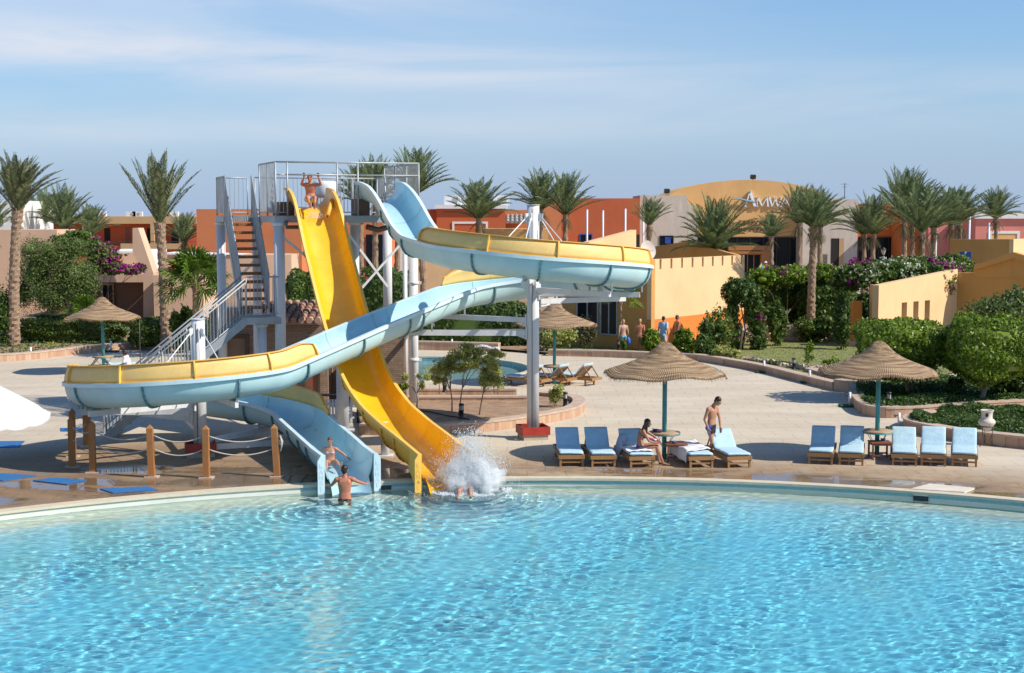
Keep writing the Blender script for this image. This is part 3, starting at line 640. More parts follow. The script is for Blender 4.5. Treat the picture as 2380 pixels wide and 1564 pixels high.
def guard(P, sg, s0, s1, parent, h=.43, joints=(), lean=.10, taper=.5):
    """pale yellow splash guard standing on the outer rim"""
    i0, i1 = P.idx(s0), P.idx(s1); o = None; m = MB(); m.smooth = True; rows = []; n = i1 - i0
    def pr(i):
        w, d = P.w[i], P.d[i]; q = min(1, (P.s[i] - s0) / taper if taper else 1, (s1 - P.s[i]) / taper if taper else 1); hh = h * (.55 + .45 * max(0, q) ** .6)
        inn = [(sg * (w - lean * (u ** 2) * 1.0), d + .012 + hh * u) for u in (0, .25, .5, .75, 1)]
        out = [(a + sg * .025, b) for a, b in inn]; return inn, out
    for i in range(i0, i1 + 1):
        a, b = pr(i); rows.append(P.sec(i, a + b[::-1]))
    loft(m, rows)
    k = 10; nn = len(m.v) - k; m.f += [tuple(range(k)), tuple(range(nn, nn + k))]; m.m += [0, 0]; m.sm += [False, False]
    g = part('splash_guard', m, YEL_GUARD, parent, True)
    m = MB(); rows = []
    for i in range(i0, i1 + 1):
        a, b = pr(i); x, z = a[-1]; rows.append(P.sec(i, [(x - sg * .01, z), (x + sg * .075, z), (x + sg * .075, z + .022), (x - sg * .01, z + .022)]))
    loft(m, rows); m.f += [tuple(range(4)), tuple(range(len(m.v) - 4, len(m.v)))]; m.m += [0, 0]; m.sm += [False] * 2
    part('guard_rim', m, YEL_RIM, g, True)
    m = MB(); rows = []
    for i in range(i0, i1 + 1):
        w, d = P.w[i], P.d[i]; rows.append(P.sec(i, [(sg * (w + .02), d + .013), (sg * (w + .06), d + .013), (sg * (w + .06), d + .035), (sg * (w + .02), d + .035)]))
    loft(m, rows); part('guard_foot', m, YEL_RIM, g, True)
    for a in (s0 + .05, *joints, s1 - .05):
        i = P.idx(a); inn, out = pr(i); m = MB(); rows = []
        for q in (-.02, .02): rows.append([p + P.t[i] * q for p in P.sec(i, [(x + sg * .0, z) for x, z in out] + [(x + sg * .065, z) for x, z in out[::-1]])])
        loft(m, rows); m.f += [tuple(range(10)), tuple(range(10, 20))]; m.m += [0, 0]; m.sm += [False] * 2
        part('guard_joint', m, YEL_RIM, g, True)
    return g
def text_mesh(s, size, ext, align='CENTER'):
    c = bpy.data.curves.new('t', 'FONT'); c.body = s; c.size = size; c.extrude = ext; c.align_x = align; c.align_y = 'CENTER'; c.resolution_u = 3
    o = bpy.data.objects.new('t', c); COL.objects.link(o); dg = bpy.context.evaluated_depsgraph_get(); me = bpy.data.meshes.new_from_object(o.evaluated_get(dg))
    v = [tuple(p.co) for p in me.vertices]; f = [tuple(p.vertices) for p in me.polygons]; bpy.data.objects.remove(o); bpy.data.meshes.remove(me); bpy.data.curves.remove(c); return v, f
def end_plates(P, mat, parent, z0=-.34, wid=.17):
    """the two upright plates that close the side walls at the pool end, with raised letters down their face"""
    i = len(P.s) - 1; t = Vector(P.t[i]); h = Vector((t.x, t.y, 0)).normalized(); sd = Vector(P.side[i])
    for sg in (1, -1):
        w = P.w[i] + .03; top = P.at(P.L, sg * w, P.d[i] + .012).z; b = P.at(P.L, sg * w, P.d[i]); c = Vector((b.x, b.y, 0)) - h * .02
        pl = MB(); u = sd * sg; poly = [(0, z0), (wid, z0), (wid, top - .12), (wid * .55, top), (0, top)]
        vs = [c + u * a + Vector((0, 0, z)) + h * k for k in (.0, .05) for a, z in poly]; n = 5
        pl.add(vs, [tuple(range(n)), tuple(reversed(range(n, 2 * n)))] + [(j, (j + 1) % n, n + (j + 1) % n, n + j) for j in range(n)])
        # thick side wall joining plate and channel
        q = Vector((h.x, h.y, 0)); i2 = P.idx(P.L - .75); a2 = P.at(P.L - .75, sg * w, P.d[i2] * .9); a3 = P.at(P.L - .75, sg * w, P.d[i2] * .35)
        vs = [Vector((a2.x, a2.y, a2.z)), Vector((c.x, c.y, top - .02)), Vector((c.x, c.y, z0)), Vector((a3.x, a3.y, a3.z))]; vs += [p + u * .035 for p in vs]; pl.add(vs, [(0, 1, 2, 3), (7, 6, 5, 4), (0, 4, 5, 1), (2, 6, 7, 3), (0, 3, 7, 4), (1, 5, 6, 2)])
        o = part('end_plate', pl, mat, parent, True)
        tm = MB(); ux = sd * 1.0
        for k, ch in enumerate('KANAE'):
            v, f = text_mesh(ch, .15, .008); cc = c + u * (wid * .5) + h * .05 + Vector((0, 0, top - .25 - .135 * k))
            tm.add([cc + ux * p[0] + Vector((0, 0, p[1])) + h * p[2] for p in v], f)
        part('raised_letters', tm, mat, o, True)
def end_lip(P, mat, parent):
    """sloping front lip that carries the channel floor down into the water"""
    i = len(P.s) - 1; h = Vector((P.t[i][0], P.t[i][1], 0)).normalized(); m = MB(); m.smooth = True; rows = []
    for k in range(5):
        q = k / 4; r = [p_ for p_ in P.sec(i, uprof(P.w[i], P.d[i]))][3:-3]; rows.append([Vector(p_) * 1.0 + h * (.42 * q) - Vector((0, 0, (.30 + .5 * max(0, Vector(p_).z)) * q ** 1.5)) for p_ in r])
    loft(m, rows, False); n = len(rows[0]); m.add([p - Vector((0, 0, .04)) for r in rows for p in r], [(a * n + j, a * n + j + 1, (a + 1) * n + j + 1, (a + 1) * n + j) for a in range(4) for j in range(n - 1)]); part('end_lip', m, mat, parent, True)
C1 = G(1238, 1019); C2 = G(466, 1059); R1 = 2.75; R2 = 2.80
def arc(c, R, a0, a1, n=60): return [(c.x + R * math.cos(math.radians(a0 + (a1 - a0) * k / n)), c.y + R * math.sin(math.radians(a0 + (a1 - a0) * k / n))) for k in range(n + 1)]
# ---- the long blue slide: out of the tower, once round the first column, across, once round the second, into the pool
E0 = V(890, 470, 44.4); dv = Vector((E0.x - C1.x, E0.y - C1.y)); Dd = dv.length; b0 = math.degrees(math.atan2(dv.y, dv.x)); aT1 = b0 + math.degrees(math.acos(R1 / Dd))
D12 = Vector((C2.x - C1.x, C2.y - C1.y)); th12 = math.degrees(math.atan2(D12.y, D12.x)) % 360; tt = math.degrees(math.acos((R1 + R2) / D12.length)); aT2 = th12 - tt
AEX = 20
xy = [(E0.x + .342 * -.9, E0.y + .94 * .9), (E0.x, E0.y)] + arc(C1, R1, aT1, aT2 + 360, 120) + arc(C2, R2, aT2 + 180, AEX, 120)
exl = 5.55; ex0 = Vector(xy[-1]); hx = Vector((math.sin(math.radians(AEX)), -math.cos(math.radians(AEX)))); xy.append(tuple(ex0 + hx * exl))
def seglen(a): a = np.array(a); return np.r_[0, np.cumsum(np.hypot(*np.diff(a, axis=0).T))]
Ls = seglen(xy); sT1 = Ls[2]; sT2 = Ls[2 + 120]; sT3 = Ls[3 + 120]; sEX = Ls[3 + 240]; sEND = Ls[-1]
ang1 = lambda a: sT1 + R1 * math.radians(a - aT1); ang2 = lambda a: sT3 + R2 * math.radians((aT2 + 180) - a)
zk = [(0, 6.95), (.9, 6.9), (1.6, 6.55), (2.6, 5.75), (3.4, 5.35), (sT1, 5.12), (ang1(240), 4.98), (ang1(270), 4.82), (ang1(360), 4.42), (ang1(450), 3.98), (sT2, 3.75), ((sT2 + sT3) / 2, 2.92), (sT3, 2.02), (ang2(270), 1.82), (ang2(180), 1.42), (ang2(90), .68), (sEX, .36), (sEND - 1.2, .10), (sEND, -.10)]
BP = Path(xy, zk, .12, .6, [(0, .62), (sT2, .66), (sT2 + 2, .70), (sT3, .70), (sT3 + 2, .66), (sEX, .66), (sEND - 2, .62), (sEND, .58)], [(0, .60), (1.0, .66), (2.6, .62), (sEX, .64), (sEND - 1.2, .68), (sEND, .86)])
blue = thing('water_slide', 'long pale blue open slide winding around two columns with pale yellow splash guards', 'water slide', (C1.x, C1.y, 0), 0, 'water slides at the pool')
channel('channel', BP, [BLUE_IN, BLUE_OUT], blue); rims(BP, LIP, blue)
for a in [1.9, 2.5, 3.4, ang1(238), ang1(270), ang1(305), ang1(340), ang1(375), ang1(410), ang1(445), ang1(480), (sT2 * .7 + sT3 * .3), (sT2 * .62 + sT3 * .38), (sT2 * .38 + sT3 * .62), (sT2 * .1 + sT3 * .9), ang2(300), ang2(262), ang2(222), ang2(190), ang2(150), ang2(110), ang2(70), ang2(35), sEX + 1.3, sEX + 2.6, sEX + 3.6]:
    flange(BP, a, FLANGE, blue)
guard(BP, -1, sT1 - .7, ang1(382), blue, joints=(ang1(245), ang1(278), ang1(312), ang1(345)))
guard(BP, -1, ang1(452), ang1(500), blue, joints=(ang1(475),))
guard(BP, 1, sT3 - 1.15, ang2(170), blue, joints=(ang2(316), ang2(283), ang2(250), ang2(215), ang2(190)))
guard(BP, 1, ang2(75), ang2(16), blue, h=.45, joints=(ang2(45),))
end_plates(BP, LIP, blue); end_lip(BP, BLUE_IN, blue)
# black water inlet pipe at the top of the channel
m = MB(); a = BP.at(1.0, -.55, .42); b = BP.at(1.35, -.36, .36); m.tube([a, b], .06, 10); part('inlet_pipe', m, BLACK, blue, True)
# ---- the straight yellow slide
YS = V(722, 470, 44.3); YE = V(1027, 1050, 35.05)
dy_ = Vector((YE.x - YS.x, YE.y - YS.y)); LY = dy_.length; dyn = dy_ / LY
ks = [(-.09, 7.38), (0, 7.36), (.05, 6.75), (.1, 5.98), (.25, 4.02), (.4, 2.46), (.5, 1.88), (.6, 1.50), (.75, 1.18), (1.0, .76)]
xyy = [(YS.x - dyn.x * 1.0, YS.y - dyn.y * 1.0), (YE.x + dyn.x * .1, YE.y + dyn.y * .1)]
dep = [(0, .55), (1.0, .62), (1.6, .56), (4, .52), (7.5, .6), (LY, .80), (LY + 1.1, .86)]
zy = []
for t_, zl in ks:
    s_ = 1.0 + t_ * LY; d_ = float(np.interp(s_, [a for a, _ in dep], [b for _, b in dep])); zy.append((max(0, s_), zl - d_))
zy[-1] = (zy[-1][0], -.08); zy.append((LY + 1.12, -.10))
YP = Path(xyy, zy, .1, .55, [(0, .62), (2, .66), (LY + 1, .62)], dep)
yel = thing('water_slide', 'straight steep yellow body slide from the tower down to the pool', 'water slide', (YS.x, YS.y, 0), 0, 'water slides at the pool')
channel('channel', YP, [YEL_IN, YEL_OUT], yel, s0=.5, th=.035); rims(YP, YEL_RIM, yel, s0=.5, wid=.085, drop=.07)
for a in [2.2, 3.9, 5.6, 7.3, 8.7, 9.6]: flange(YP, a, YEL_OUT, yel)
end_plates(YP, YEL_RIM, yel); end_lip(YP, YEL_IN, yel)
m = MB(); a = YP.at(1.0, .62, .40); b = YP.at(1.35, .3, .34); m.tube([a, b], .07, 10); part('inlet_pipe', m, YEL_OUT, yel, True)
m = MB(); m.tube([YP.at(1.33, .31, .345), YP.at(1.38, .28, .34)], .05, 10); part('pipe_mouth', m, BLACK, yel, True)
# ---- columns that carry the blue slide
def pedestal(t, c, w=.80, rz=.25):
    m = MB(); hw = w / 2
    for k in range(4):
        a = rz + k * math.pi / 2; ux = Vector((math.cos(a), math.sin(a), 0)); m.box((c.x + ux.x * hw, c.y + ux.y * hw, .27), (.03, w + .03 * (k % 2), .24), a)
    part('red_box', m, REDP, t, True)
    m = MB(); m.box((c.x, c.y, .07), (w * .92, w * .92, .15), rz); m.lathe([(.0, .16), (.3, .16)], 12, (c.x, c.y, 0)); part('footing', m, CONC, t, True)
def column(c, z1, r, name, label, rods=(), arms=()):
    t = thing(name, label, 'steel column', (c.x, c.y, 0), 0, 'columns under the blue slide')
    m = MB(); m.tube([(c.x, c.y, .14), (c.x, c.y, z1)], r, 24); sh = part('shaft', m, COLW, t, True, smooth=None)
    m = MB(); m.tube([(c.x, c.y, z1), (c.x, c.y, z1 + .02)], r + .02, 24); part('cap', m, COLW, t, True)
    m = MB()
    for k in (0, 1): m.bar((c.x - .03, c.y - r - .004, .3), (c.x - .03, c.y - r - .004, z1 - .1), .012, .012, Vector((0, 1, 0)))
    part('seam', m, GALV, sh, True)
    pedestal(t, c)
    for P, s_, dz in arms:
        q = P.at(s_, 0, -.06); d = Vector((q.x - c.x, q.y - c.y, 0)); L = d.length; d.normalize(); zq = q.z - .10 - dz
        m = MB(); a = Vector((c.x, c.y, zq)) + d * (r - .02); b = Vector((c.x, c.y, zq)) + d * (L + .38); m.bar(a, b, .09, .15); o = part('arm', m, COLW, t, True)
        m = MB(); m.bar(a + Vector((0, 0, -.16)), a + d * .42, .05, .07); m.box(a + d * .03, (.05, .22, .36), math.atan2(d.y, d.x)); part('gusset', m, COLW, o, True)
        m = MB(); i = P.idx(s_)
        for e in (-.45, .45): p = P.at(s_, e * P.w[i] / .66, .16 + 0); m.bar(p - Vector((0, 0, .02)), Vector((p.x, p.y, zq + .07)), .05, .05)
        m.bar(P.at(s_, 0, -.04), Vector((q.x, q.y, zq + .06)), .10, .10); part('saddle', m, GALV, o, True)
    for P, s_, e in rods:
        q = P.at(s_, e * P.w[P.idx(s_)], P.d[P.idx(s_)] * .5 - .3); d = Vector((q.x - c.x, q.y - c.y, 0)).normalized(); a = Vector((c.x, c.y, z1 - .35)) + d * (r + .1)
        m = MB(); m.tube([a, q], .017, 6); o = part('tie_rod', m, WHITE, t, True)
        m = MB(); m.bar(Vector((c.x, c.y, z1 - .33)) + d * (r - .02), a + d * .03, .03, .22); part('lug', m, COLW, o, True)
    return t
mid = lambda f: sT2 * (1 - f) + sT3 * f
column(C1, 6.82, .178, 'support_column', 'tall white steel column through the upper loop of the blue slide', rods=[(BP, ang1(222), 1), (BP, ang1(255), 1), (BP, ang1(330), 1), (BP, ang1(400), 1)],
       arms=[(BP, ang1(262), 0), (BP, ang1(310), .1), (BP, ang1(345), .05), (BP, ang1(385), .1), (BP, ang1(430), 0), (BP, mid(.02), .05), (BP, mid(.22), .1)])
column(C2, 3.73, .178, 'support_column', 'shorter white steel column in the lower loop of the blue slide behind the rope fence', rods=[(BP, ang2(310), -1), (BP, ang2(285), -1), (BP, ang2(235), -1)],
       arms=[(BP, ang2(300), .0), (BP, ang2(222), .0), (BP, ang2(185), .05), (BP, ang2(150), .0), (BP, ang2(110), .05), (BP, ang2(60), .0), (BP, ang2(25), .0)])
# column with a drain pipe beside it, far side of the tower, carrying the cross beam
c3 = G(962, 949, .0)
t = thing('support_column', 'slender white column with a drain pipe at its side behind the island bed', 'steel column', (c3.x, c3.y, 0), 0, 'columns under the blue slide')
m = MB(); m.tube([(c3.x, c3.y, 0), (c3.x, c3.y, 5.2)], .155, 20); part('shaft', m, COLW, t, True)
m = MB(); m.tube([(c3.x - .27, c3.y - .1, 0), (c3.x - .27, c3.y - .1, 5.25)], .075, 12); part('drain_pipe', m, WHITE, t, True)
m = MB()
for z in (1.6, 2.5, 4.2): m.tube([(c3.x, c3.y, z), (c3.x, c3.y, z + .12)], .175, 20); m.box((c3.x + .2, c3.y, z + .06), (.14, .06, .1))
part('clamps', m, COLW, t, True)
m = MB(); m.bar((c3.x - .1, c3.y - .2, 2.62), (C1.x - .2, C1.y + .1, 3.15), .1, .14); part('cross_beam', m, COLW, t, True)
# short columns below the yellow slide
def leg(px, py, z1, label, r=.12, plate=True):
    c = G(px, py); t = thing('support_column', label, 'steel column', (c.x, c.y, 0), 0, 'columns under the yellow slide')
    m = MB(); m.tube([(c.x, c.y, 0), (c.x, c.y, z1)], r, 18); part('shaft', m, COLW, t, True)
    m = MB(); m.box((c.x, c.y, .015), (r * 3.6, r * 3.6, .03)); part('base_plate', m, COLW, t, True); return c
leg(895, 1059, .95, 'short white column under the lower part of the yellow slide')
leg(797, 1000, 2.9, 'white column left of the yellow slide in front of the picket gate', .19)
# ================================================================ slide tower with its stairs
TA = math.radians(20); TO = Vector(V(641, 505, 43.8)); TO.z = 0
TU = Vector((math.cos(TA), math.sin(TA), 0)); TV = Vector((-math.sin(TA), math.cos(TA), 0))
def T(u, v, z=0.0): return TO + TU * u + TV * v + Vector((0, 0, z))
tower = thing('slide_tower', 'galvanised steel slide tower with railed platform and two flights of stairs', 'slide tower', tuple(TO), TA)
PF = 6.52; LW = 4.5; DP = 2.75; LZ = 3.45      # platform floor, length, depth; landing height
def slab(m, u0, u1, v0, v1, z0, z1): m.prism([T(u0, v0), T(u1, v0), T(u1, v1), T(u0, v1)], z0, z1)
m = MB(); slab(m, 0.03, LW - .03, .03, DP + 1.5, PF - .04, PF); slab(m, -.95, .03, 3.86, 5.6, PF - .04, PF); part('platform_floor', m, GALV, tower, True)
m = MB()
for a, b in (((0, 0), (LW, 0)), ((LW, 0), (LW, DP + 1.5)), ((0, 0), (0, 3.86)), ((0, DP + 1.5), (LW, DP + 1.5)), ((-.95, 3.86), (.0, 3.86)), ((-.95, 3.86), (-.95, 5.6)), ((-.95, 5.6), (.05, 5.6))):
    m.bar(T(*a, PF - .11), T(*b, PF - .11), .06, .2)
for v in (.9, 1.8, 2.7): m.bar(T(0, v, PF - .12), T(LW, v, PF - .12), .06, .14)
part('edge_beam', m, GALV, tower, True)
def railing(pts, h, sp=.115, mid=None, post=1.2, r=.010, closed_side=False, floor=.05, toe=True, name='railing', top=.024):
    """posts, top rail, bottom rail and upright bars along pts [(point at floor)...]"""
    m = MB(); mb = MB()
    for a, b in zip(pts[:-1], pts[1:]):
        a = Vector(a); b = Vector(b); up = Vector((0, 0, 1)); L = (b - a).length; n = max(1, round(L / post))
        for k in range(n + 1): p = a.lerp(b, k / n); m.tube([p, p + up * h], top, 8)
        m.tube([a + up * h, b + up * h], top, 8); mb.tube([a + up * .1, b + up * .1], .016, 6)
        if mid: m.tube([a + up * mid, b + up * mid], .02, 6)
        n = max(1, round(L / sp))
        for k in range(1, n): p = a.lerp(b, k / n); mb.tube([p + up * .1, p + up * (mid if (mid and closed_side is False and mid < h * .9) else h)], r, 5, cap=False)
    o = part(name, m, GALV, tower, True); part('bars', mb, GALV, o, True); return o
H1 = 1.62; H2 = 1.24
F = lambda u, v, z=PF: T(u, v, z)
railing([F(0, 0), F(.36, 0)], H1, mid=H2)
railing([F(1.9, 0), F(2.55, 0)], H1, mid=H2)
m = MB(); m.tube([F(.0, 0) + Vector((0, 0, H1)), F(LW, 0) + Vector((0, 0, H1))], .028, 8); m.tube([F(.3, 0) + Vector((0, 0, H2)), F(2.5, 0) + Vector((0, 0, H2))], .026, 8)
for u in (0, .36, 1.9, 2.55, LW): m.tube([F(u, 0), F(u, 0) + Vector((0, 0, H1))], .028, 8)
m.tube([F(2.5, 0) + Vector((0, 0, H2)), F(LW, 0) + Vector((0, 0, H2))], .022, 8)
part('front_bar', m, GALV, tower, True)
railing([F(LW, 0), F(LW, DP + 1.4)], H1, sp=.13, mid=H2, closed_side=True)
railing([F(3.55, .5), F(3.55, 1.5)], H2 - .05, sp=.11)
railing([F(0, 0), F(0, 2.75)], H1, sp=.13, closed_side=True)
railing([F(.1, DP + 1.4), F(LW, DP + 1.4)], H2, sp=.14)
railing([F(-.93, 5.55), F(.1, 5.55)], H2 + .02, sp=.15)
railing([F(-.93, 3.9), F(-.93, 5.55)], H2 + .02, sp=.08, closed_side=True)
# upper flight
v0, v1 = 1.0, 3.86; nt_ = 12
def flight(u0, u1, v0, v1, z0, z1, n, name):
    for k in range(1, n):
        v = v0 + (v1 - v0) * k / n; z = z0 + (z1 - z0) * k / n; m = MB(); slab(m, u0 + .03, u1 - .03, v - .02, v + .30, z - .09, z); part('tread', m, WOOD2, tower, True)
    for u in (u0, u1):
        m = MB(); m.bar(T(u, v0 - .05, z0 - .1), T(u, v1, z1 - .1), .05, .22); part('stringer', m, GALV, tower, True)
flight(-.93, -.06, v0, v1, LZ, PF, nt_, 'upper')
railing([T(-.93, v0, LZ), T(-.93, v1, PF)], H2 + .05, sp=.09, post=1.0)
railing([T(-.06, v0, LZ), T(-.06, v1, PF)], H2 + .05, sp=.09, post=1.0)
# landing
m = MB(); slab(m, -.95, .12, .0, 1.0, LZ - .05, LZ); part('landing_floor', m, GALV, tower, True)
m = MB()
for a, b in (((-.95, 0), (.12, 0)), ((.12, 0), (.12, 1.0)), ((-.95, 1.0), (.12, 1.0)), ((-.95, 0), (-.95, 1.0))): m.bar(T(*a, LZ - .12), T(*b, LZ - .12), .05, .2)
part('landing_beam', m, GALV, tower, True)
railing([T(-.93, .02, LZ), T(.1, .02, LZ), T(.1, .98, LZ)], 1.22, sp=.11, post=1.1)
# lower flight, running down to the left
n = 17; ul = -5.1
for k in range(1, n):
    u = -.95 + (ul + .95) * k / n; z = LZ * (1 - k / n); m = MB(); slab(m, u - .02, u + .24, .04, .94, z - .04, z); part('tread', m, GALV, tower, True)
for v in (.02, .96):
    m = MB(); m.bar(T(-.95, v, LZ - .1), T(ul, v, .0), .05, .24); part('stringer', m, GALV, tower, True)
    o = railing([T(-.95, v, LZ + .0), T(ul, v, .1)], 1.05, sp=.125, post=1.1)
m = MB()
for v in (.02, .96): m.tube([T(-.95, v, LZ + 1.17), T(ul, v, 1.27)], .024, 8); m.tube([T(ul, v, 0), T(ul, v, 1.27)], .026, 8)
part('handrail', m, GALV, tower, True)
# columns
def tcol(u, v, z1, r=.155, mat=COLW):
    m = MB(); m.tube([T(u, v, 0), T(u, v, z1)], r, 20); m.tube([T(u, v, z1 - .12), T(u, v, z1)], r + .05, 20); o = part('column', m, mat, tower, True)
    m = MB(); m.box(T(u, v, .015), (r * 3.4, r * 3.4, .03), TA); part('base_plate', m, mat, o, True)
tcol(.12, .15, PF - .2, .165); tcol(-.42, .3, LZ - .2, .14); tcol(-.85, 5.35, PF - .2, .15); tcol(3.4, DP + 1.2, PF - .2, .15); tcol(.1, DP + 1.2, PF - .2, .15)
c = V(900, 600, 49.6); m = MB(); m.tube([(c.x, c.y, 2.6), (c.x, c.y, PF - .2)], .155, 20); part('column', m, COLW, tower, True)
for a, b in ((T(.2, .1, 5.9), T(1.55, .1, 4.75)), (T(2.3, .1, 5.9), T(3.5, .1, 4.3)), (T(3.9, .1, 5.6), T(2.6, .1, 4.2)), (T(-.75, 5.1, 4.0), T(-.1, 3.5, 5.0)), (T(.3, .2, 1.4), T(1.7, .3, 3.2))): m = MB(); m.bar(a, b, .06, .07); part('brace', m, COLW, tower, True)
# timber boxes and tank on the platform
m = MB(); m.prism([T(.15, .25), T(.62, .25), T(.62, 1.3), T(.15, 1.3)], PF, PF + .42); part('timber_box', m, RUST, tower, True); m = MB(); m.prism([T(2.62, .3), T(3.0, .3), T(3.0, 1.2), T(2.62, 1.2)], PF - .02, PF + .52); part('timber_box', m, RUST, tower, True)
m = MB(); m.tube([T(.72, -.1, PF - .35), T(.3, -.1, PF - .35), T(.3, -.1, PF - .15)], .06, 8); part('water_pipe', m, RUST, tower, True); m = MB(); m.tube([T(3.9, .6, PF - .3), T(3.3, .4, PF - .45), T(2.9, .3, PF - .35)], .09, 8); part('water_pipe', m, RUST, tower, True)
tk = thing('water_tank', 'white plastic cistern on a red brown frame standing on the tower platform', 'water tank', tuple(T(2.1, 2.6, PF)), TA)
m = MB(); m.lathe([(.36, .62), (.39, .66), (.39, .98), (.37, 1.08), (.30, 1.11), (.0, 1.12)], 24); m.lathe([(.0, .62), (.36, .62)], 24); part('tank', m, WHITE, tk)
m = MB()
for x in (-.34, .34):
    for y in (-.34, .34): m.box((x, y, .3), (.05, .05, .6))
m.box((0, 0, .59), (.84, .84, .05)); m.box((0, 0, .3), (.8, .04, .04)); part('frame', m, RUST, tk)
# ================================================================ vegetation
def leafquads(c, nrm, size, rng, asp=1.9):
    """diamond leaves: centres c (n,3), outward normals nrm (n,3), size (n,)"""
    n = len(c); r = rng.normal(size=(n, 3)); nn = nrm * .9 + r * .75; nn /= np.linalg.norm(nn, axis=1)[:, None]
    a = np.cross(nn, rng.normal(size=(n, 3))); a /= np.linalg.norm(a, axis=1)[:, None] + 1e-9; b = np.cross(nn, a)
    s = size[:, None]; v = np.stack([c - a * s * asp / 2, c - b * s / 2, c + a * s * asp / 2, c + b * s / 2], 1).reshape(-1, 3)
    return v, np.arange(4 * n).reshape(n, 4)
def cat(vf):
    vs, fs, o = [], [], 0
    for v, f in vf: vs.append(v); fs.append(f + o); o += len(v)
    return np.vstack(vs), np.vstack(fs)
def vnoise(p, rng, k=6, f=1.6):
    s = np.zeros(len(p))
    for i in range(k):
        d = rng.normal(size=3) * f * (1 + i * .5); s += np.sin(p @ d + rng.uniform(0, 6.3)) / (1 + i * .5)
    return s
def blobpts(blobs, n, rng, shell=.72, p=2.0):
    vol = np.array([b[3] * b[4] * b[5] for b in blobs]) ** (2 / 3); cnt = rng.multinomial(n, vol / vol.sum()); P_, N_ = [], []
    for b, k in zip(blobs, cnt):
        d = rng.normal(size=(k, 3)); d /= np.linalg.norm(d, axis=1)[:, None]
        if p != 2: d = d / (np.abs(d) ** p).sum(1)[:, None] ** (1 / p)
        r = (shell + (1 - shell) * rng.random(k)) * (1 + (.10 if p > 2.5 else .17) * vnoise(d * (2.2 if p > 2.5 else 3.2), rng))
        P_.append(np.array(b[:3]) + d * r[:, None] * np.array(b[3:6])); N_.append(d)
    return np.vstack(P_), np.vstack(N_)
def crown(name, parent, blobs, n, size, mat, seed=0, shell=.6, gaps=.0, flowers=None, core=None, p=2.0, asp=1.9, local=True):
    """blobs given in the parent's frame"""
    rng = np.random.RandomState(seed); c, nr = blobpts(blobs, n, rng, shell, p)
    if gaps:
        k = vnoise(c, rng, 5, 1.4 / max(.4, blobs[0][3]) + .8); keep = k > np.quantile(k, gaps); c, nr = c[keep], nr[keep]
    sz = size * rng.uniform(.6, 1.3, len(c)); v, f = leafquads(c, nr, sz, rng, asp); mats = [mat]
    fl = None
    if flowers:
        fm, frac, fs = flowers[:3]; k = vnoise(c, rng, 5, 2.0 if len(flowers) < 4 else flowers[3]) ; q = (k > np.quantile(k, 1 - frac)) & (rng.random(len(c)) < .75) & (nr[:, 2] > -.35)
        cc = c[q] + nr[q] * size * .45; v2, f2 = leafquads(np.repeat(cc, 2, 0) + rng.normal(size=(2 * len(cc), 3)) * size * .4, np.repeat(nr[q], 2, 0), fs * rng.uniform(.7, 1.3, 2 * len(cc)), rng, 1.3)
        fl = (v2, f2)
    if core:
        m = MB(); vs, fs_ = [], []
        for b in blobs:
            nu, nv = 10, 7
            base = len(vs)
            for i in range(nv + 1):
                for j in range(nu):
                    th = math.pi * i / nv; ph = 2 * math.pi * j / nu; d = np.array([math.sin(th) * math.cos(ph), math.sin(th) * math.sin(ph), math.cos(th)])
                    if p != 2: d = d / (np.abs(d) ** p).sum() ** (1 / p)
                    vs.append(np.array(b[:3]) + d * core * np.array(b[3:6]))
            for i in range(nv):
                for j in range(nu): fs_.append((base + i * nu + j, base + i * nu + (j + 1) % nu, base + (i + 1) * nu + (j + 1) % nu, base + (i + 1) * nu + j))
        v, f = cat([(v, f), (np.array(vs), np.array(fs_))])
    o = link(name, fastmesh(name, v, f, mats), parent)
    if fl is not None and len(fl[0]): link('flowers', fastmesh('flowers', fl[0], fl[1], fm), o if parent is None else parent)
    return o
def branches(name, parent, h, r, tips, mat, seed=0, stems=1, spread=.05):
    stems = max(1, min(stems, len(tips)))
    rng = random.Random(seed); m = MB()
    for s in range(stems):
        a = 2 * math.pi * s / max(1, stems) + rng.random(); x0, y0 = spread * math.cos(a), spread * math.sin(a)
        mine = tips[s::stems] if stems > 1 else tips
        top = Vector((sum(t[0] for t in mine) / len(mine) * .35 + x0, sum(t[1] for t in mine) / len(mine) * .35 + y0, h))
        b = Vector((x0, y0, -.05)); mid_ = b.lerp(top, .5) + Vector((rng.uniform(-.1, .1), rng.uniform(-.1, .1), 0)) * h * .4
        m.tube([b, b.lerp(mid_, .5), mid_, top], [r * 1.25, r, r * .9, r * .7], 8)
        for t in mine:
            t = Vector(t); k = top.lerp(t, .5) + Vector((rng.uniform(-.15, .15), rng.uniform(-.15, .15), .1)) * (t - top).length * .5
            m.tube([top - Vector((0, 0, .05)), k, t], [r * .55, r * .4, r * .15], 6)
    return part(name, m, mat, parent)
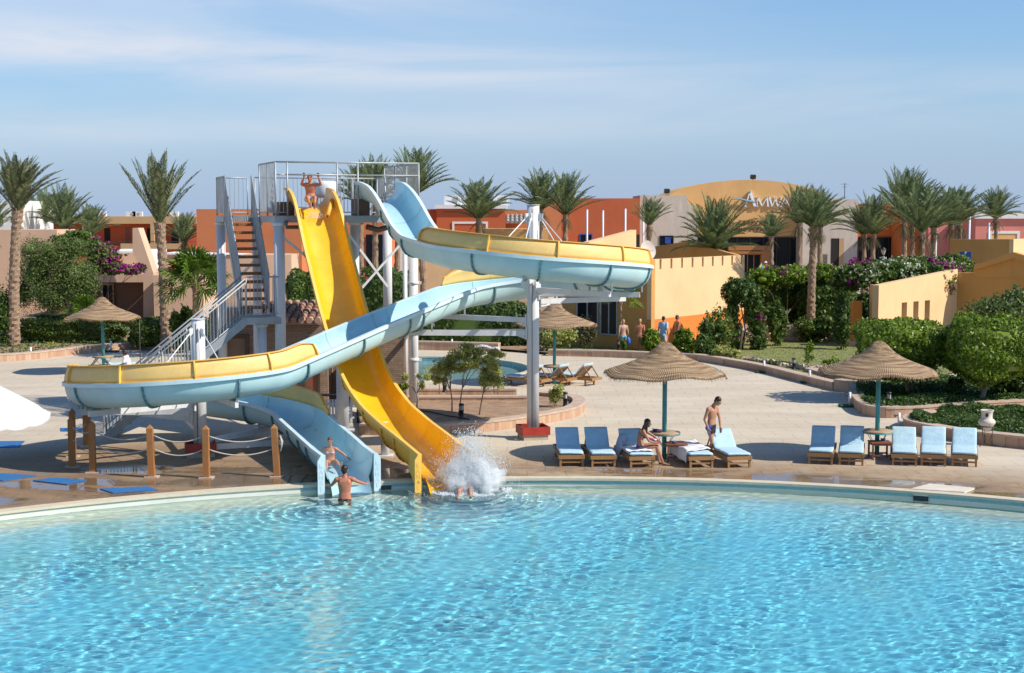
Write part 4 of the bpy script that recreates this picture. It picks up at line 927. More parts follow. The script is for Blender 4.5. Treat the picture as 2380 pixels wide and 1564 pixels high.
# ---------------------------------------------------------------- date palms
def frond(L, az, e0, droop, rng, wind, nl=24, lw=.045, ll=.5):
    pts = []; p = np.zeros(3); e = e0; d_az = az; n = 14; st = L / n
    for i in range(n + 1):
        pts.append(p.copy()); d = np.array([math.cos(d_az) * math.cos(e), math.sin(d_az) * math.cos(e), math.sin(e)]) + wind * (i / n) ** 1.3 * .9; d /= np.linalg.norm(d)
        p = p + d * st; e -= droop / n * (1 + 1.2 * i / n)
    pts = np.array(pts); tt = np.gradient(pts, axis=0); tt /= np.linalg.norm(tt, axis=1)[:, None]
    V_, F_ = [], []; o = 0
    side = np.cross(tt, [0, 0, 1.0]); side /= np.linalg.norm(side, axis=1)[:, None] + 1e-9; up = np.cross(side, tt)
    # rachis as a flat-ish strip with width both ways
    for q in (side, up):
        w = np.linspace(.035, .008, n + 1)[:, None]; a = pts + q * w; b = pts - q * w; V_.append(np.stack([a, b], 1).reshape(-1, 3))
        F_.append(np.array([[2 * i, 2 * i + 1, 2 * i + 3, 2 * i + 2] for i in range(n)]) + o); o += 2 * (n + 1)
    us = np.linspace(.14, 1.0, nl)
    for sg in (1, -1):
        for u in us:
            x = u * n; i = min(n - 1, int(x)); fr = x - i; c = pts[i] * (1 - fr) + pts[i + 1] * fr; t = tt[i]; s = side[i]; uu = up[i]
            l = ll * (math.sin(math.pi * min(1, (u * .92 + .12))) ** .6) * rng.uniform(.85, 1.1); k = rng.uniform(.55, .85) + .5 * u
            d = s * sg * 1.0 + t * k + uu * rng.uniform(.15, .6); d /= np.linalg.norm(d); tip = c + d * l + np.array([0, 0, -1]) * l * l * .25 + wind * .08
            wv = np.cross(d, uu * .6 + s * .2 * sg); wv /= np.linalg.norm(wv) + 1e-9; w = lw * rng.uniform(.8, 1.2) / 2; mid_ = c * .45 + tip * .55 + uu * .02
            V_.append(np.array([c, mid_ + wv * w, tip, mid_ - wv * w])); F_.append(np.array([[0, 1, 2, 3]]) + o); o += 4
    return np.vstack(V_), np.vstack(F_)
def palm_crown_mesh(name, seed, n=34, L=2.9, mat=None, emin=8, emax=84, wind=(.25, .05, 0), nl=24, lw=.055, ll=.5, droop=1.0):
    rng = np.random.RandomState(seed); wind = np.array(wind); vf = []
    for i in range(n):
        q = (i + .5) / n; e0 = math.radians(emax - (emax - emin) * q ** 1.5 + rng.uniform(-6, 6)); az = i * 2.39996 + rng.uniform(-.25, .25)
        vf.append(frond(L * rng.uniform(.82, 1.08) * (1 - .12 * abs(q - .4)), az, e0, droop * rng.uniform(.5, 1.0) * (.45 + .7 * q), rng, wind, nl, lw, ll))
    return fastmesh(name, *cat(vf), mat or L_PALM)
PCR = [palm_crown_mesh('palm_crown', 1, 44, wind=(.22, .05, 0), emin=32, nl=36, lw=.05, droop=.62), palm_crown_mesh('palm_crown', 2, 34, wind=(.42, 0, 0), emin=42, nl=36, lw=.05, droop=.55), palm_crown_mesh('palm_crown', 3, 50, L=2.9, wind=(.18, .1, 0), emin=28, nl=36, lw=.052, droop=.65), palm_crown_mesh('palm_crown', 4, 40, L=3.1, wind=(.32, 0, 0), emin=38, nl=36, lw=.05, droop=.6)]
PNEAR = [palm_crown_mesh('palm_crown', 11, 46, L=3.3, mat=L_PALMD, emin=56, emax=88, wind=(.40, .1, 0), nl=64, lw=.04, ll=.46, droop=.5), palm_crown_mesh('palm_crown', 12, 26, L=3.4, mat=L_PALMD, emin=52, emax=84, wind=(.22, .0, 0), nl=64, lw=.04, ll=.44, droop=.22)]
PWIDE = palm_crown_mesh('palm_crown', 21, 60, L=3.4, emin=20, emax=84, wind=(.14, 0, 0), nl=40, lw=.06, ll=.55, droop=.7)
PDRY = palm_crown_mesh('dry_fronds', 31, 7, L=1.5, mat=L_GREY, emin=-75, emax=-40, wind=(.05, 0, 0), nl=14, lw=.05, ll=.3, droop=.5)
def palm_trunk(m, h, r, lean=(0, 0), seed=0, near=False, brush=.9):
    rng = random.Random(seed); n = 16 if near else 10; k = int(h / (.13 if near else .3)) + 2; vs = []
    for i in range(k + 1):
        u = i / k; z = -.1 + (h + .15) * u; rr = r * (1.18 - .30 * min(1, u * 1.3)) * (1 + .25 * max(0, (u - (1 - brush / h)) / (brush / h)) if u > 1 - brush / h else 1)
        rr *= (1.05 if i % 2 else .95) * rng.uniform(.97, 1.04)
        for j in range(n):
            a = 2 * math.pi * j / n; q = rr * (1 + .10 * math.sin(a * (n / 4) + i * 2.3) + rng.uniform(-.08, .08)); vs.append((lean[0] * u * u + q * math.cos(a), lean[1] * u * u + q * math.sin(a), z))
    fs = [(i * n + j, i * n + (j + 1) % n, (i + 1) * n + (j + 1) % n, (i + 1) * n + j) for i in range(k) for j in range(n)] + [tuple(k * n + j for j in range(n))]
    m.smooth = False; m.add(vs, fs)
    for s in range(26 if near else 12):   # cut leaf bases below the crown
        a = s * 2.4; z = h - brush * .85 * rng.random(); c = Vector((lean[0] * (z / h) ** 2, lean[1] * (z / h) ** 2, z)); d = Vector((math.cos(a), math.sin(a), 1.5)).normalized(); m.tube([c + Vector((d.x, d.y, 0)) * r * .8, c + Vector((d.x, d.y, 0)) * r * .9 + d * rng.uniform(.2, .42)], [.06, .015], 4)
def palm(x, ybase, xt, yt, Y, label, crown_mesh, cs=1.0, r=.2, rz=0.0, group='date palms around the hotel', near=False, z0=0, dry=True, crz=0.0):
    b = V(x, ybase, Y) if ybase is not None else None; top = V(xt, yt, Y); base = Vector((V(x, ybase if ybase else 600, Y).x, Y, z0)); h = top.z - z0
    t = thing('date_palm', label, 'palm tree', tuple(base), 0, group); m = MB(); lean = (top.x - base.x, 0); palm_trunk(m, h, r, lean, int(x), near); part('trunk', m, BARKP, t)
    o = link('crown', crown_mesh, t); o.location = (lean[0], 0, h - .1); o.rotation_euler = (0, 0, crz); o.scale = (cs * (.93 + .15 * ((x * .37) % 1)), cs, cs * (.86 + .26 * ((x * .73) % 1)))
    if dry: d = link('dry_fronds', PDRY, t); d.location = (lean[0], 0, h - .1); d.scale = (cs * .8,) * 3; d.rotation_euler = (0, 0, x)
    return t
palm(33, 812, 41, 492, 69, 'tall near date palm with a thick scaly trunk at the far left', PNEAR[0], 1.0, .25, near=True, dry=False)
palm(386, 775, 371, 520, 69, 'tall near date palm with sparse windblown crown left of the tower stairs', PNEAR[1], 1.0, .24, near=True, dry=False)
pl = [  # x base, x top, y crown base, Y, crown idx, scale, label
 (98, 98, 522, 112, 0, .95, 'date palm behind the feathery tree, just right of the tall far left palm'),
 (146, 150, 532, 108, 2, 1.12, 'dense dark date palm rising above the magenta bougainvillea at left'),
 (213, 213, 546, 118, 3, .82, 'small slender date palm in front of the terracotta gallery at left'),
 (424, 427, 562, 120, 3, .80, 'slim date palm with few fronds just right of the sparse near palm'),
 (478, 480, 552, 125, 1, .62, 'small dusty date palm against the orange wall left of the tower column'),
 (838, 838, 478, 96, 0, .95, 'leftmost of the palms seen through the tower platform railing'),
 (872, 872, 470, 93, 2, 1.0, 'middle of the palms seen through the tower platform railing'),
 (985, 965, 452, 90, 3, 1.05, 'date palm with drooping fronds right behind the platform end'),
 (922, 925, 520, 97, 1, .75, 'short date palm behind the legs of the slide tower'),
 (1113, 1113, 508, 100, 0, 1.0, 'date palm in front of the terracotta house with white cornice'),
 (1255, 1257, 486, 108, 2, 1.12, 'bushy tall date palm behind the top of the slide column'),
 (1312, 1314, 500, 104, 3, .95, 'date palm right behind the bushy one near the slide column'),
 (1505, 1509, 524, 108, 1, .72, 'slim windblown date palm before the pale stone pylon'),
 (1792, 1792, 550, 120, 0, .82, 'date palm in front of the hotel entrance doors'),
 (1857, 1856, 520, 115, 3, .98, 'tall date palm left of the thick near one by the hotel sign'),
 (1906, 1904, 528, 98, 2, .9, 'date palm standing close behind the thick near palm trunk'),
 (2007, 2008, 545, 118, 0, 1.05, 'left palm of the pair before the dark hotel window'),
 (2026, 2030, 545, 116, 3, .95, 'right palm of the pair before the dark hotel window'),
 (2101, 2101, 512, 105, 3, 1.15, 'leftmost tall palm of the dense group right of the hotel'),
 (2119, 2120, 516, 110, 0, 1.15, 'second palm of the dense group right of the hotel'),
 (2143, 2143, 540, 100, 1, 1.2, 'palm with flowers at its foot in the dense group right of the hotel'),
 (2166, 2170, 530, 106, 2, .95, 'palm at the right edge of the dense group beside the pink wall'),
 (2209, 2210, 524, 112, 3, .98, 'left palm of the pair before the pink house'),
 (2229, 2230, 518, 110, 0, 1.05, 'right palm of the pair before the pink house'),
 (2313, 2314, 506, 118, 2, .88, 'rightmost date palm before the pink house with white cornice')]
for k, (xb, xt, yt, Y, ci, s, lab) in enumerate(pl): palm(xb, 640, xt, yt, Y, lab, PCR[ci], s * 1.12, .2 if Y < 110 else .19, crz=((k * .618) % 1 - .5) * 1.1)
palm(1884, 735, 1891, 528, 74.5, 'thick near date palm whose trunk stands clear in front of the hedge', PCR[2], .86, .2, near=True)
palm(1660, 640, 1660, 580, 82, 'wide low date palm behind the ochre house, hiding part of the hotel sign', PWIDE, .95, .2)
palm(-25, 700, -22, 545, 92, 'palm cut by the left edge of the photo beside the white wall', PCR[1], .9, .2)
# ---------------------------------------------------------------- fan palms
def fanleaf(c, d, R, rng, n=22):
    V_, F_ = [], []; d = d / np.linalg.norm(d); s = np.cross(d, rng.normal(size=3) * .4 + np.array([0, 0, 1])); s /= np.linalg.norm(s); up = np.cross(s, d); o = 0
    for i in range(n):
        a = (i / (n - 1) - .5) * 4.4; q = d * math.cos(a) + s * math.sin(a) ; l = R * (.85 + .15 * math.cos(a)) * rng.uniform(.9, 1.05); tip = c + q * l + up * .12 * math.sin(a * 2) + np.array([0, 0, -.16 * l]) ; w = np.cross(q, up) * .055 * R
        mid_ = c + q * l * .6 + up * (.05 if i % 2 else -.02); V_.append(np.array([c, mid_ + w, tip, mid_ - w])); F_.append(np.array([[0, 1, 2, 3]]) + o); o += 4
    return np.vstack(V_), np.vstack(F_)
def fanpalm(base, h, n, R, label, seed=5, pet=1.1, r=.16):
    rng = np.random.RandomState(seed); t = thing('fan_palm', label, 'palm tree', tuple(base)); m = MB(); palm_trunk(m, h, r, (0, 0), seed, True, .4); part('trunk', m, BARKP, t); vf = []; pm = MB()
    for i in range(n):
        az = i * 2.4; e = math.radians(80 - 100 * (i / n) ** 1.1); d = np.array([math.cos(az) * math.cos(e), math.sin(az) * math.cos(e), math.sin(e)]); c = np.array([0, 0, h]) + d * pet * rng.uniform(.8, 1.1) + np.array([0, 0, -.1])
        pm.tube([(0, 0, h - .1), tuple(c)], [.025, .015], 4); vf.append(fanleaf(c, d + np.array([0, 0, -.25]), R * rng.uniform(.85, 1.1), rng))
    link('crown', fastmesh('crown', *cat(vf), L_FAN), t); part('leaf_stalks', pm, L_FAN, t); return t
fanpalm(Vector((*V(455, 700, 66)[:2], 0)), 3.4, 34, 1.0, 'large bright green fan palm behind the tower stairs')
fanpalm(Vector((*V(1442, 760, 68.0)[:2], 0)), 2.65, 14, .55, 'small fan palm on a thin stem before the ochre house window', 7, .6, .05)
fanpalm(Vector((*V(195, 735, 73)[:2], 0)), 1.6, 16, .65, 'low fan palm with pale spiky leaves behind the left parasol', 8, .5, .12)
# ---------------------------------------------------------------- hedges and shrubs
def hedge(x0, x1, yt, Y, dep, name, label, mat, n, size, z0=0, cat_='hedge', p=8, seed=1, group=None, flowers=None, rz=0.0):
    a = V(x0, yt, Y); b = V(x1, yt, Y); zt = (a.z + b.z) / 2; w = (b.x - a.x); c = Vector(((a.x + b.x) / 2, Y + dep / 2, z0)); t = thing(name, label, cat_, tuple(c), rz, group); h = zt - z0
    crown('foliage', t, [(0, 0, h / 2, w / 2, dep / 2, h / 2)], n, size, mat, seed, .9, p=p, core=.88, flowers=flowers); return t
hedge(48, 268, 740, 70.5, 1.6, 'clipped_hedge', 'long clipped box hedge behind the left parasol', L_HEDGE, 12000, .085, .2, group='clipped hedges')
hedge(300, 472, 742, 69, 1.5, 'clipped_hedge', 'shorter clipped hedge around the foot of the sparse near palm', L_HEDGE, 8000, .085, .2, seed=2, group='clipped hedges')
hedge(655, 745, 634, 72, 2.5, 'flowering_hedge', 'bright hedge dotted with yellow flowers beside the tower stairs', L_MID, 6000, .11, seed=3, p=5)
hedge(830, 955, 634, 73, 3, 'clipped_hedge', 'tall dark hedge seen between the tower legs', L_DARK, 7000, .11, seed=4, p=5, group='clipped hedges')
hedge(955, 1232, 702, 70, 2.0, 'clipped_hedge', 'long dark hedge behind the small rear pool', L_DARK, 13000, .10, seed=5, p=6, group='clipped hedges')
hedge(1735, 1880, 634, 86, 3, 'clipped_hedge', 'sunlit hedge below the hotel entrance', L_MID, 9000, .12, seed=6, p=4, group='clipped hedges')
hedge(1870, 2000, 655, 84, 3, 'clipped_hedge', 'dark hedge behind the thick near palm trunk', L_MID, 8000, .12, seed=7, p=4, group='clipped hedges')
def bush(x, yb, w, h, Y=None, z0=0, name='shrub', label='', mat=None, n=1500, size=.08, seed=0, gaps=.1, flowers=None, dep=None, core=.45, cat_='shrub', group=None, sub=5, shell=.5):
    """w, h in photo pixels; base at pixel (x,yb) on the ground, or at depth Y"""
    b = G(x, yb, z0) if Y is None else Vector((V(x, yb, Y).x, Y, z0)); k = b.y / FPX; W_ = w * k; H = h * k; D = dep or W_ * .8; rng = random.Random(seed)
    t = thing(name, label, cat_, tuple(b), 0, group); bl = [(0, 0, H * .5, W_ * .36, D * .36, H * .46)]
    for i in range(sub): bl.append((rng.uniform(-.3, .3) * W_, rng.uniform(-.3, .3) * D, H * rng.uniform(.4, .78), W_ * rng.uniform(.14, .24), D * rng.uniform(.14, .24), H * rng.uniform(.16, .26)))
    crown('foliage', t, bl, n, size, mat, seed, shell, gaps, flowers, core)
    branches('stems', t, H * .25, max(.015, H * .014), [(q[0], q[1], q[2]) for q in bl[1:]], BARK, seed, 2, .06); return t
bush(690, 915, 150, 55, 51, label='leafy green shrub behind the lower loop of the blue slide', mat=L_MID, n=4500, size=.085, seed=31)
bush(770, 915, 70, 50, 51.5, label='green shrub above the picket gate under the yellow slide', mat=L_MID, n=2500, size=.085, seed=32)
bush(1290, 818, 120, 64, 68, label='grey green oleander behind the rear parasol pole', mat=L_OLIVE, n=3500, size=.09, seed=33, flowers=(L_MAG, .03, .08))
bush(1362, 818, 60, 90, 68, label='dry brown tangle of shrub right of the rear parasol', mat=L_GREY, n=2500, size=.07, seed=34, gaps=.4)
bush(1512, 822, 62, 66, 67.0, label='bright green shrub beside the walkers in front of the ochre house', mat=L_BRIGHT, n=3000, size=.09, seed=35)
bush(1592, 830, 62, 66, 66.0, label='bright green shrub right of the man in black shorts', mat=L_BRIGHT, n=2600, size=.09, seed=36)
bush(1448, 792, 22, 44, 66.6, label='slim green sapling in front of the woman in the blue bikini', mat=L_MID, n=500, size=.07, seed=37)
bush(1636, 838, 66, 60, 64.9, label='dark low shrub by the path left of the flowering arch', mat=L_DARK, n=3000, size=.09, seed=38)
bush(1668, 812, 110, 120, 66.5, label='loose shrub with yellow blossoms left of the arch', mat=L_MID, n=3500, size=.09, seed=39, gaps=.3)
bush(1690, 835, 90, 36, 63.7, label='low yellowish plants at the foot of the arch', mat=L_OLIVE, n=2200, size=.08, seed=40, gaps=.3)
bush(480, 790, 60, 60, 66.5, label='broad leaved bush between the near palm and the stairs', mat=L_MID, n=2600, size=.14, seed=41)
bush(430, 760, 70, 110, 68, label='tall broad leaved shrub under the fan palm', mat=L_MID, n=3500, size=.15, seed=42, gaps=.2)
bush(12, 812, 60, 150, 69, label='dark shrub at the left photo edge behind the tall palm', mat=L_DARK, n=4500, size=.10, seed=43)
bush(115, 735, 44, 18, 69.7, label='small round grey green shrub on top of the left hedge', mat=L_OLIVE, n=900, size=.07, seed=44)
bush(1805, 790, 66, 112, 71, label='tall leafy bush on pale stems right of the arch', mat=L_MID, n=4500, size=.10, seed=45, gaps=.15)
bush(1890, 796, 110, 66, 73, label='leafy bush around the foot of the thick palm', mat=L_MID, n=5500, size=.10, seed=46, gaps=.15)
bush(1958, 815, 60, 140, 69, label='dark climbing shrub next to the orange pergola post', mat=L_DARK, n=4500, size=.10, seed=47, gaps=.2)
bush(2010, 790, 80, 120, 74, label='dark shrub behind the clipped ficus beside the slotted wall', mat=L_DARK, n=5000, size=.10, seed=48)
bush(2165, 800, 150, 92, 63, label='grey green dry shrub before the slotted wall', mat=L_GREY, n=5000, size=.08, seed=49, gaps=.2)
bush(2135, 915, 110, 70, 53.5, label='dark green shrub under the crown of the left clipped ficus', mat=L_DARK, n=4000, size=.08, seed=50)
bush(2215, 945, 60, 60, 49.8, label='dark shrub left of the right ficus trunk', mat=L_DARK, n=2500, size=.07, seed=51)
bush(2345, 960, 130, 90, 50, label='dense reddish green shrubbery at the right photo edge', mat=L_MID, n=5000, size=.075, seed=52)
bush(1880, 845, 34, 66, 61.5, label='young thin green sapling on the lawn', mat=L_BRIGHT, n=800, size=.06, seed=53, gaps=.3, core=None)
bush(1935, 845, 50, 30, 60.5, label='low bright plant on the lawn left of the right parasol', mat=L_BRIGHT, n=900, size=.06, seed=54)
bush(1985, 903, 150, 14, 57, z0=.2, name='ground_plant', label='low green planting behind the rounded sandstone wall', mat=L_COVER, n=3000, size=.06, seed=55, dep=1.6)
bush(1790, 846, 120, 14, 62, name='ground_plant', label='thin scrubby plants along the rubble edge of the lawn', mat=L_COVER, n=900, size=.06, seed=56, dep=.6, core=None, gaps=.4)
# bougainvillea
def boug(blobs_px, label, n, size, seed, flowers, mat=L_MID, white=None, name='bougainvillea'):
    b0 = blobs_px[0]; base = V(b0[0], b0[1], b0[4]); base.z = 0; t = thing(name, label, 'flowering shrub', tuple(base)); bl = []
    for x, y, w, h, Y in blobs_px:
        c = V(x, y, Y) - base; k = Y / FPX; bl.append((c.x, c.y, c.z, w * k / 2, min(1.6, w * k / 2), h * k / 2))
    crown('foliage', t, bl, n, size, mat, seed, .55, .12, flowers, .4)
    if white: rng = np.random.RandomState(seed + 9); c, nr = blobpts(white[0] and [bl[i] for i in white[0]], white[1], rng, .9); k = vnoise(c, rng, 5, 1.6); q = k > np.quantile(k, .55); v, f = leafquads(c[q] * 1.0, nr[q], size * rng.uniform(.7, 1.2, q.sum()), rng, 1.3); link('white_flowers', fastmesh('white_flowers', v, f, L_WHITEFL), t)
    branches('stems', t, 1.0, .06, [(q[0], q[1], max(.6, q[2] - q[5] * .3)) for q in bl[:6]], BARKD, seed, 3, .3); return t
boug([(205, 572, 80, 46, 78), (238, 598, 80, 50, 77), (165, 556, 80, 40, 79), (262, 622, 60, 34, 76.5), (300, 628, 66, 20, 76.5), (325, 622, 26, 18, 76.5), (215, 620, 50, 34, 76.5), (190, 545, 50, 24, 78)], 'cascading magenta bougainvillea on the roof of the peach porch at left', 8000, .11, 61, (L_MAG, .42, .10, 2.2))
boug([(2150, 622, 170, 52, 78), (2080, 632, 150, 60, 77), (2010, 640, 120, 66, 76), (1965, 650, 80, 60, 76), (2210, 615, 90, 50, 79), (2175, 655, 90, 76, 76), (2160, 680, 40, 50, 75)], 'long bougainvillea hedge with white and magenta flowers above the slotted wall', 22000, .12, 62, (L_MAG, .11, .12, 1.6), L_MID, ((1, 2, 0), 2600))
boug([(1713, 675, 74, 60, 69), (1745, 690, 50, 70, 69), (1700, 725, 34, 80, 69), (1757, 740, 44, 90, 69.5), (1712, 790, 30, 90, 69), (1760, 790, 40, 60, 69)], 'dark leafy climber forming an arch over the garden path', 9000, .10, 63, (L_MAG, .04, .1, 2.0), L_DARK, name='climber_arch')
boug([(1820, 640, 120, 44, 84), (1905, 632, 90, 40, 85), (1770, 650, 60, 40, 82)], 'bright bushy hedge top with a few flowers before the hotel', 7000, .12, 64, (L_MAG, .05, .1, 2.0), L_BRIGHT, name='flowering_bush')
# feathery tree at left, right feathery tree
def tree(x, yb, Y, blobs_px, label, mat, n, size, seed, name='leafy_tree', z0=0, th=.4, r=.12, gaps=.2, shell=.45, group=None, bark=BARK, p=2.0, core=None, stems=2, h0=None):
    b = Vector((V(x, yb, Y).x, Y, z0)); t = thing(name, label, 'tree', tuple(b), 0, group); bl = []
    for q in blobs_px: c = V(q[0], q[1], Y + (q[4] if len(q) > 4 else 0)) - b; k = Y / FPX; bl.append((c.x, c.y, c.z, q[2] * k / 2, (q[5] if len(q) > 5 else q[2] * k / 2), q[3] * k / 2))
    crown('crown', t, bl, n, size, mat, seed, shell, gaps, None, core, p); zs = min(q[2] - q[5] for q in bl)
    branches('trunk', t, h0 or max(.3, zs * 1.0 + .3), r, [(q[0] * .8, q[1] * .8, q[2] + q[5] * .2) for q in bl], bark, seed, stems, r * 1.2); return t
tree(118, 770, 74, [(125, 592, 130, 84), (85, 635, 120, 130), (165, 640, 120, 120), (120, 690, 140, 90), (190, 690, 80, 70), (70, 580, 70, 60), (55, 680, 60, 90), (165, 575, 80, 50), (205, 660, 60, 70)], 'feathery dark green acacia like tree behind the left hedge', L_FERN, 34000, .055, 71, 'feathery_tree', r=.11, gaps=.10, stems=3, core=.45)
tree(2345, 800, 62, [(2340, 715, 150, 60), (2290, 725, 120, 50), (2375, 700, 100, 70), (2260, 735, 60, 30)], 'dark feathery tree before the ochre gable at right', L_FERN, 9000, .08, 72, 'feathery_tree', gaps=.2)
FG = 'clipped ficus trees in the right beds'
tree(2113, 940, 50.5, [(2092, 800, 192, 104, 0, 1.5), (2080, 850, 150, 60, 0, 1.3)], 'left clipped ficus with a boxy bright crown behind the right parasol', L_BRIGHT, 15000, .075, 73, 'clipped_ficus', z0=.25, r=.07, gaps=0, shell=.88, p=4.5, core=.86, group=FG, stems=4)
tree(2280, 958, 48.5, [(2290, 810, 198, 138, 0, 1.6), (2350, 800, 130, 120, .8, 1.4)], 'right clipped ficus with a rounded bright crown at the photo edge', L_BRIGHT, 20000, .075, 74, 'clipped_ficus', z0=.25, r=.08, gaps=0, shell=.88, p=3.6, core=.86, group=FG, stems=4)
# thin trees of the island bed
TG = 'thin young trees in the island bed'
def thin(x, yb, tips, label, n, seed, mat=L_OLIVE, z0=.2):
    b = G(x, yb, z0); k = b.y / FPX; t = thing('young_tree', label, 'tree', tuple(b), 0, TG); rng = random.Random(seed); bl = []
    for tx, ty, ww, hh in tips:
        c = V(tx, ty, b.y) - b; w = ww * k * .68; h = hh * k * .62; y0 = rng.uniform(-.25, .25)
        for q in range(4): bl.append((c.x + rng.uniform(-.6, .6) * w, c.y + y0 + rng.uniform(-.6, .6) * w, c.z + rng.uniform(-.55, .55) * h, w * rng.uniform(.4, .7), w * rng.uniform(.4, .7), h * rng.uniform(.4, .7)))
    crown('crown', t, bl, int(n * 2.4), .036, mat, seed, .05, .12, None, None, 2.0, 2.8); m = MB(); tx = sum(q[0] for q in bl) / len(bl); ty = sum(q[1] for q in bl) / len(bl); H = sum(q[2] for q in bl) / len(bl)
    f = Vector((tx * .35, ty * .3, H * .5)); m.tube([(0, 0, -.05), (tx * .12 + .02, 0, H * .25), f], [.026, .02, .017], 6)
    for q in bl[::2]: e = Vector(q[:3]); m.tube([f - Vector((0, 0, .03)), f.lerp(e, .5) + Vector((0, 0, .05)), e], [.014, .009, .003], 5)
    return part('trunk', m, BARK, t)
thin(1050, 956, [(1040, 850, 50, 50), (1060, 830, 44, 40), (1030, 875, 34, 34)], 'leftmost thin tree of the island bed, left of the bollard lamp', 1700, 81)
thin(1065, 966, [(1085, 828, 60, 40), (1105, 815, 50, 36), (1075, 860, 40, 36), (1115, 840, 44, 40)], 'tallest thin tree of the island bed with a forked trunk', 2300, 82)
thin(1113, 964, [(1135, 850, 50, 44), (1150, 830, 40, 34), (1120, 876, 44, 36), (1148, 872, 36, 30)], 'thin leaning tree on the right side of the island bed', 1900, 83)
thin(1020, 912, [(1015, 868, 40, 36), (1028, 850, 30, 26), (1008, 885, 24, 26)], 'small thin tree on the upper step behind the island bed', 1100, 84, z0=.3)
thin(934, 944, [(935, 898, 26, 22), (930, 912, 18, 18)], 'stubby young tree with a green tuft beside the stone building corner', 500, 85, L_BRIGHT)
thin(968, 948, [(982, 872, 30, 34), (975, 895, 22, 24), (946, 880, 18, 26)], 'nearly bare young tree beside the slender pipe column', 420, 86)
bush(1152, 912, 72, 62, None, .3, label='grey green airy shrub on the upper step of the island bed', mat=L_OLIVE, n=2600, size=.045, seed=87, gaps=.3, core=None)
bush(1290, 946, 46, 54, None, .2, label='small round shrub beside the bollard lamp at the right end of the island bed', mat=L_OLIVE, n=1300, size=.045, seed=88, gaps=.2, core=None)
# creeping ground cover and lawn tufts
def cover(name, poly, z, n, size, mat, seed, h=.2):
    rng = np.random.RandomState(seed); P_ = np.array([(p[0], p[1]) for p in poly]); lo, hi = P_.min(0), P_.max(0); pts = []
    q = rng.uniform(lo, hi, (n * 3, 2)); x, y = q[:, 0], q[:, 1]; ins = np.zeros(len(q), bool); j = len(P_) - 1
    for i in range(len(P_)):
        c = ((P_[i, 1] > y) != (P_[j, 1] > y)) & (x < (P_[j, 0] - P_[i, 0]) * (y - P_[i, 1]) / (P_[j, 1] - P_[i, 1] + 1e-12) + P_[i, 0]); ins ^= c; j = i
    q = q[ins][:n]; z_ = z + h * (.5 + .35 * vnoise(np.c_[q * .9, np.zeros(len(q))], rng, 4, 1.0)) * rng.uniform(.3, 1, len(q)); c = np.c_[q, np.maximum(z_, z + .01)]
    v, f = leafquads(c, np.tile([0, -.25, 1.0], (len(c), 1)), size * rng.uniform(.6, 1.3, len(c)), rng); o = link(name, fastmesh(name, v, f, mat)); setp(o, kind='stuff'); return o
cover('ground_cover', list(K3) + PG((2500, 890), (2110, 893)), .26, 26000, .07, L_COVER, 91, .32)
cover('ground_cover', list(K4) + PG((2500, 965), (2250, 962)), .26, 26000, .06, L_COVER, 92, .34)
cover('grass', GG, .06, 42000, .035, L_LAWN, 93, .04)
cover('hedge_undergrowth', K1 + PG((560, 760), (-60, 760)), .22, 5000, .08, L_DARK, 94, .25)
# ================================================================ buildings
def blk(m, x0, x1, yt, Y, dep, z0=-.1, yt1=None):
    """box with its front at depth Y between photo columns x0..x1, top at photo row yt"""
    a = V(x0, yt, Y); b = V(x1, yt if yt1 is None else yt1, Y); k = (Y + dep) / Y * 0 + 1
    return m.prism([(a.x, Y), (b.x, Y), (b.x, Y + dep), (a.x, Y + dep)], z0, [a.z, b.z, b.z, a.z])
def pane(m, x0, x1, y0, y1, Y, th=.04, off=.02):
    a = V(x0, y0, Y); b = V(x1, y1, Y); return m.prism([(a.x, Y - off), (b.x, Y - off), (b.x, Y - off + th), (a.x, Y - off + th)], b.z, a.z)
def frame(m, x0, x1, y0, y1, Y, w=.12, off=.08, th=.12, bottom=True):
    a = V(x0, y0, Y); b = V(x1, y1, Y)
    m.box((a.x, Y - off + th / 2, (a.z + b.z) / 2), (w, th, a.z - b.z)); m.box((b.x, Y - off + th / 2, (a.z + b.z) / 2), (w, th, a.z - b.z)); m.box(((a.x + b.x) / 2, Y - off + th / 2 - .003, a.z + w / 2), (b.x - a.x + w, th, w))
    if bottom: m.box(((a.x + b.x) / 2, Y - off + th / 2 - .003, b.z - w / 2), (b.x - a.x + w, th, w))
def bld(name, label, x, Y, cat_='building', group=None): b = V(x, 600, Y); return thing(name, label, cat_, (b.x, Y, 0), 0, group)
def bp(name, mat, parent, *calls, world=True, label=None):
    m = MB()
    for f, *a in calls: f(m, *a)
    return part(name, m, mat, parent, True, label)
def window(parent, x0, x1, y0, y1, Y, glass=DGLASS, fr=None, w=.1, mull=0, name='window'):
    o = bp(name, glass, parent, (pane, x0, x1, y0, y1, Y))
    if fr is not None:
        m = MB(); frame(m, x0, x1, y0, y1, Y, w)
        for k in range(mull): q = x0 + (x1 - x0) * (k + 1) / (mull + 1); c = V(q, y0, Y); d = V(q, y1, Y); m.box((c.x, Y - .04, (c.z + d.z) / 2), (w * .7, .05, c.z - d.z))
        part('window_frame', m, fr, o, True)
    return o
SHX = Vector((.80, -.60, 0))
def onl(x, P, u=SHX):      # point of the line P + s*u seen in photo column x
    r = ray(x, 600); k = r.x / r.y; return P + u * ((k * P.y - P.x) / (u.x - k * u.y))
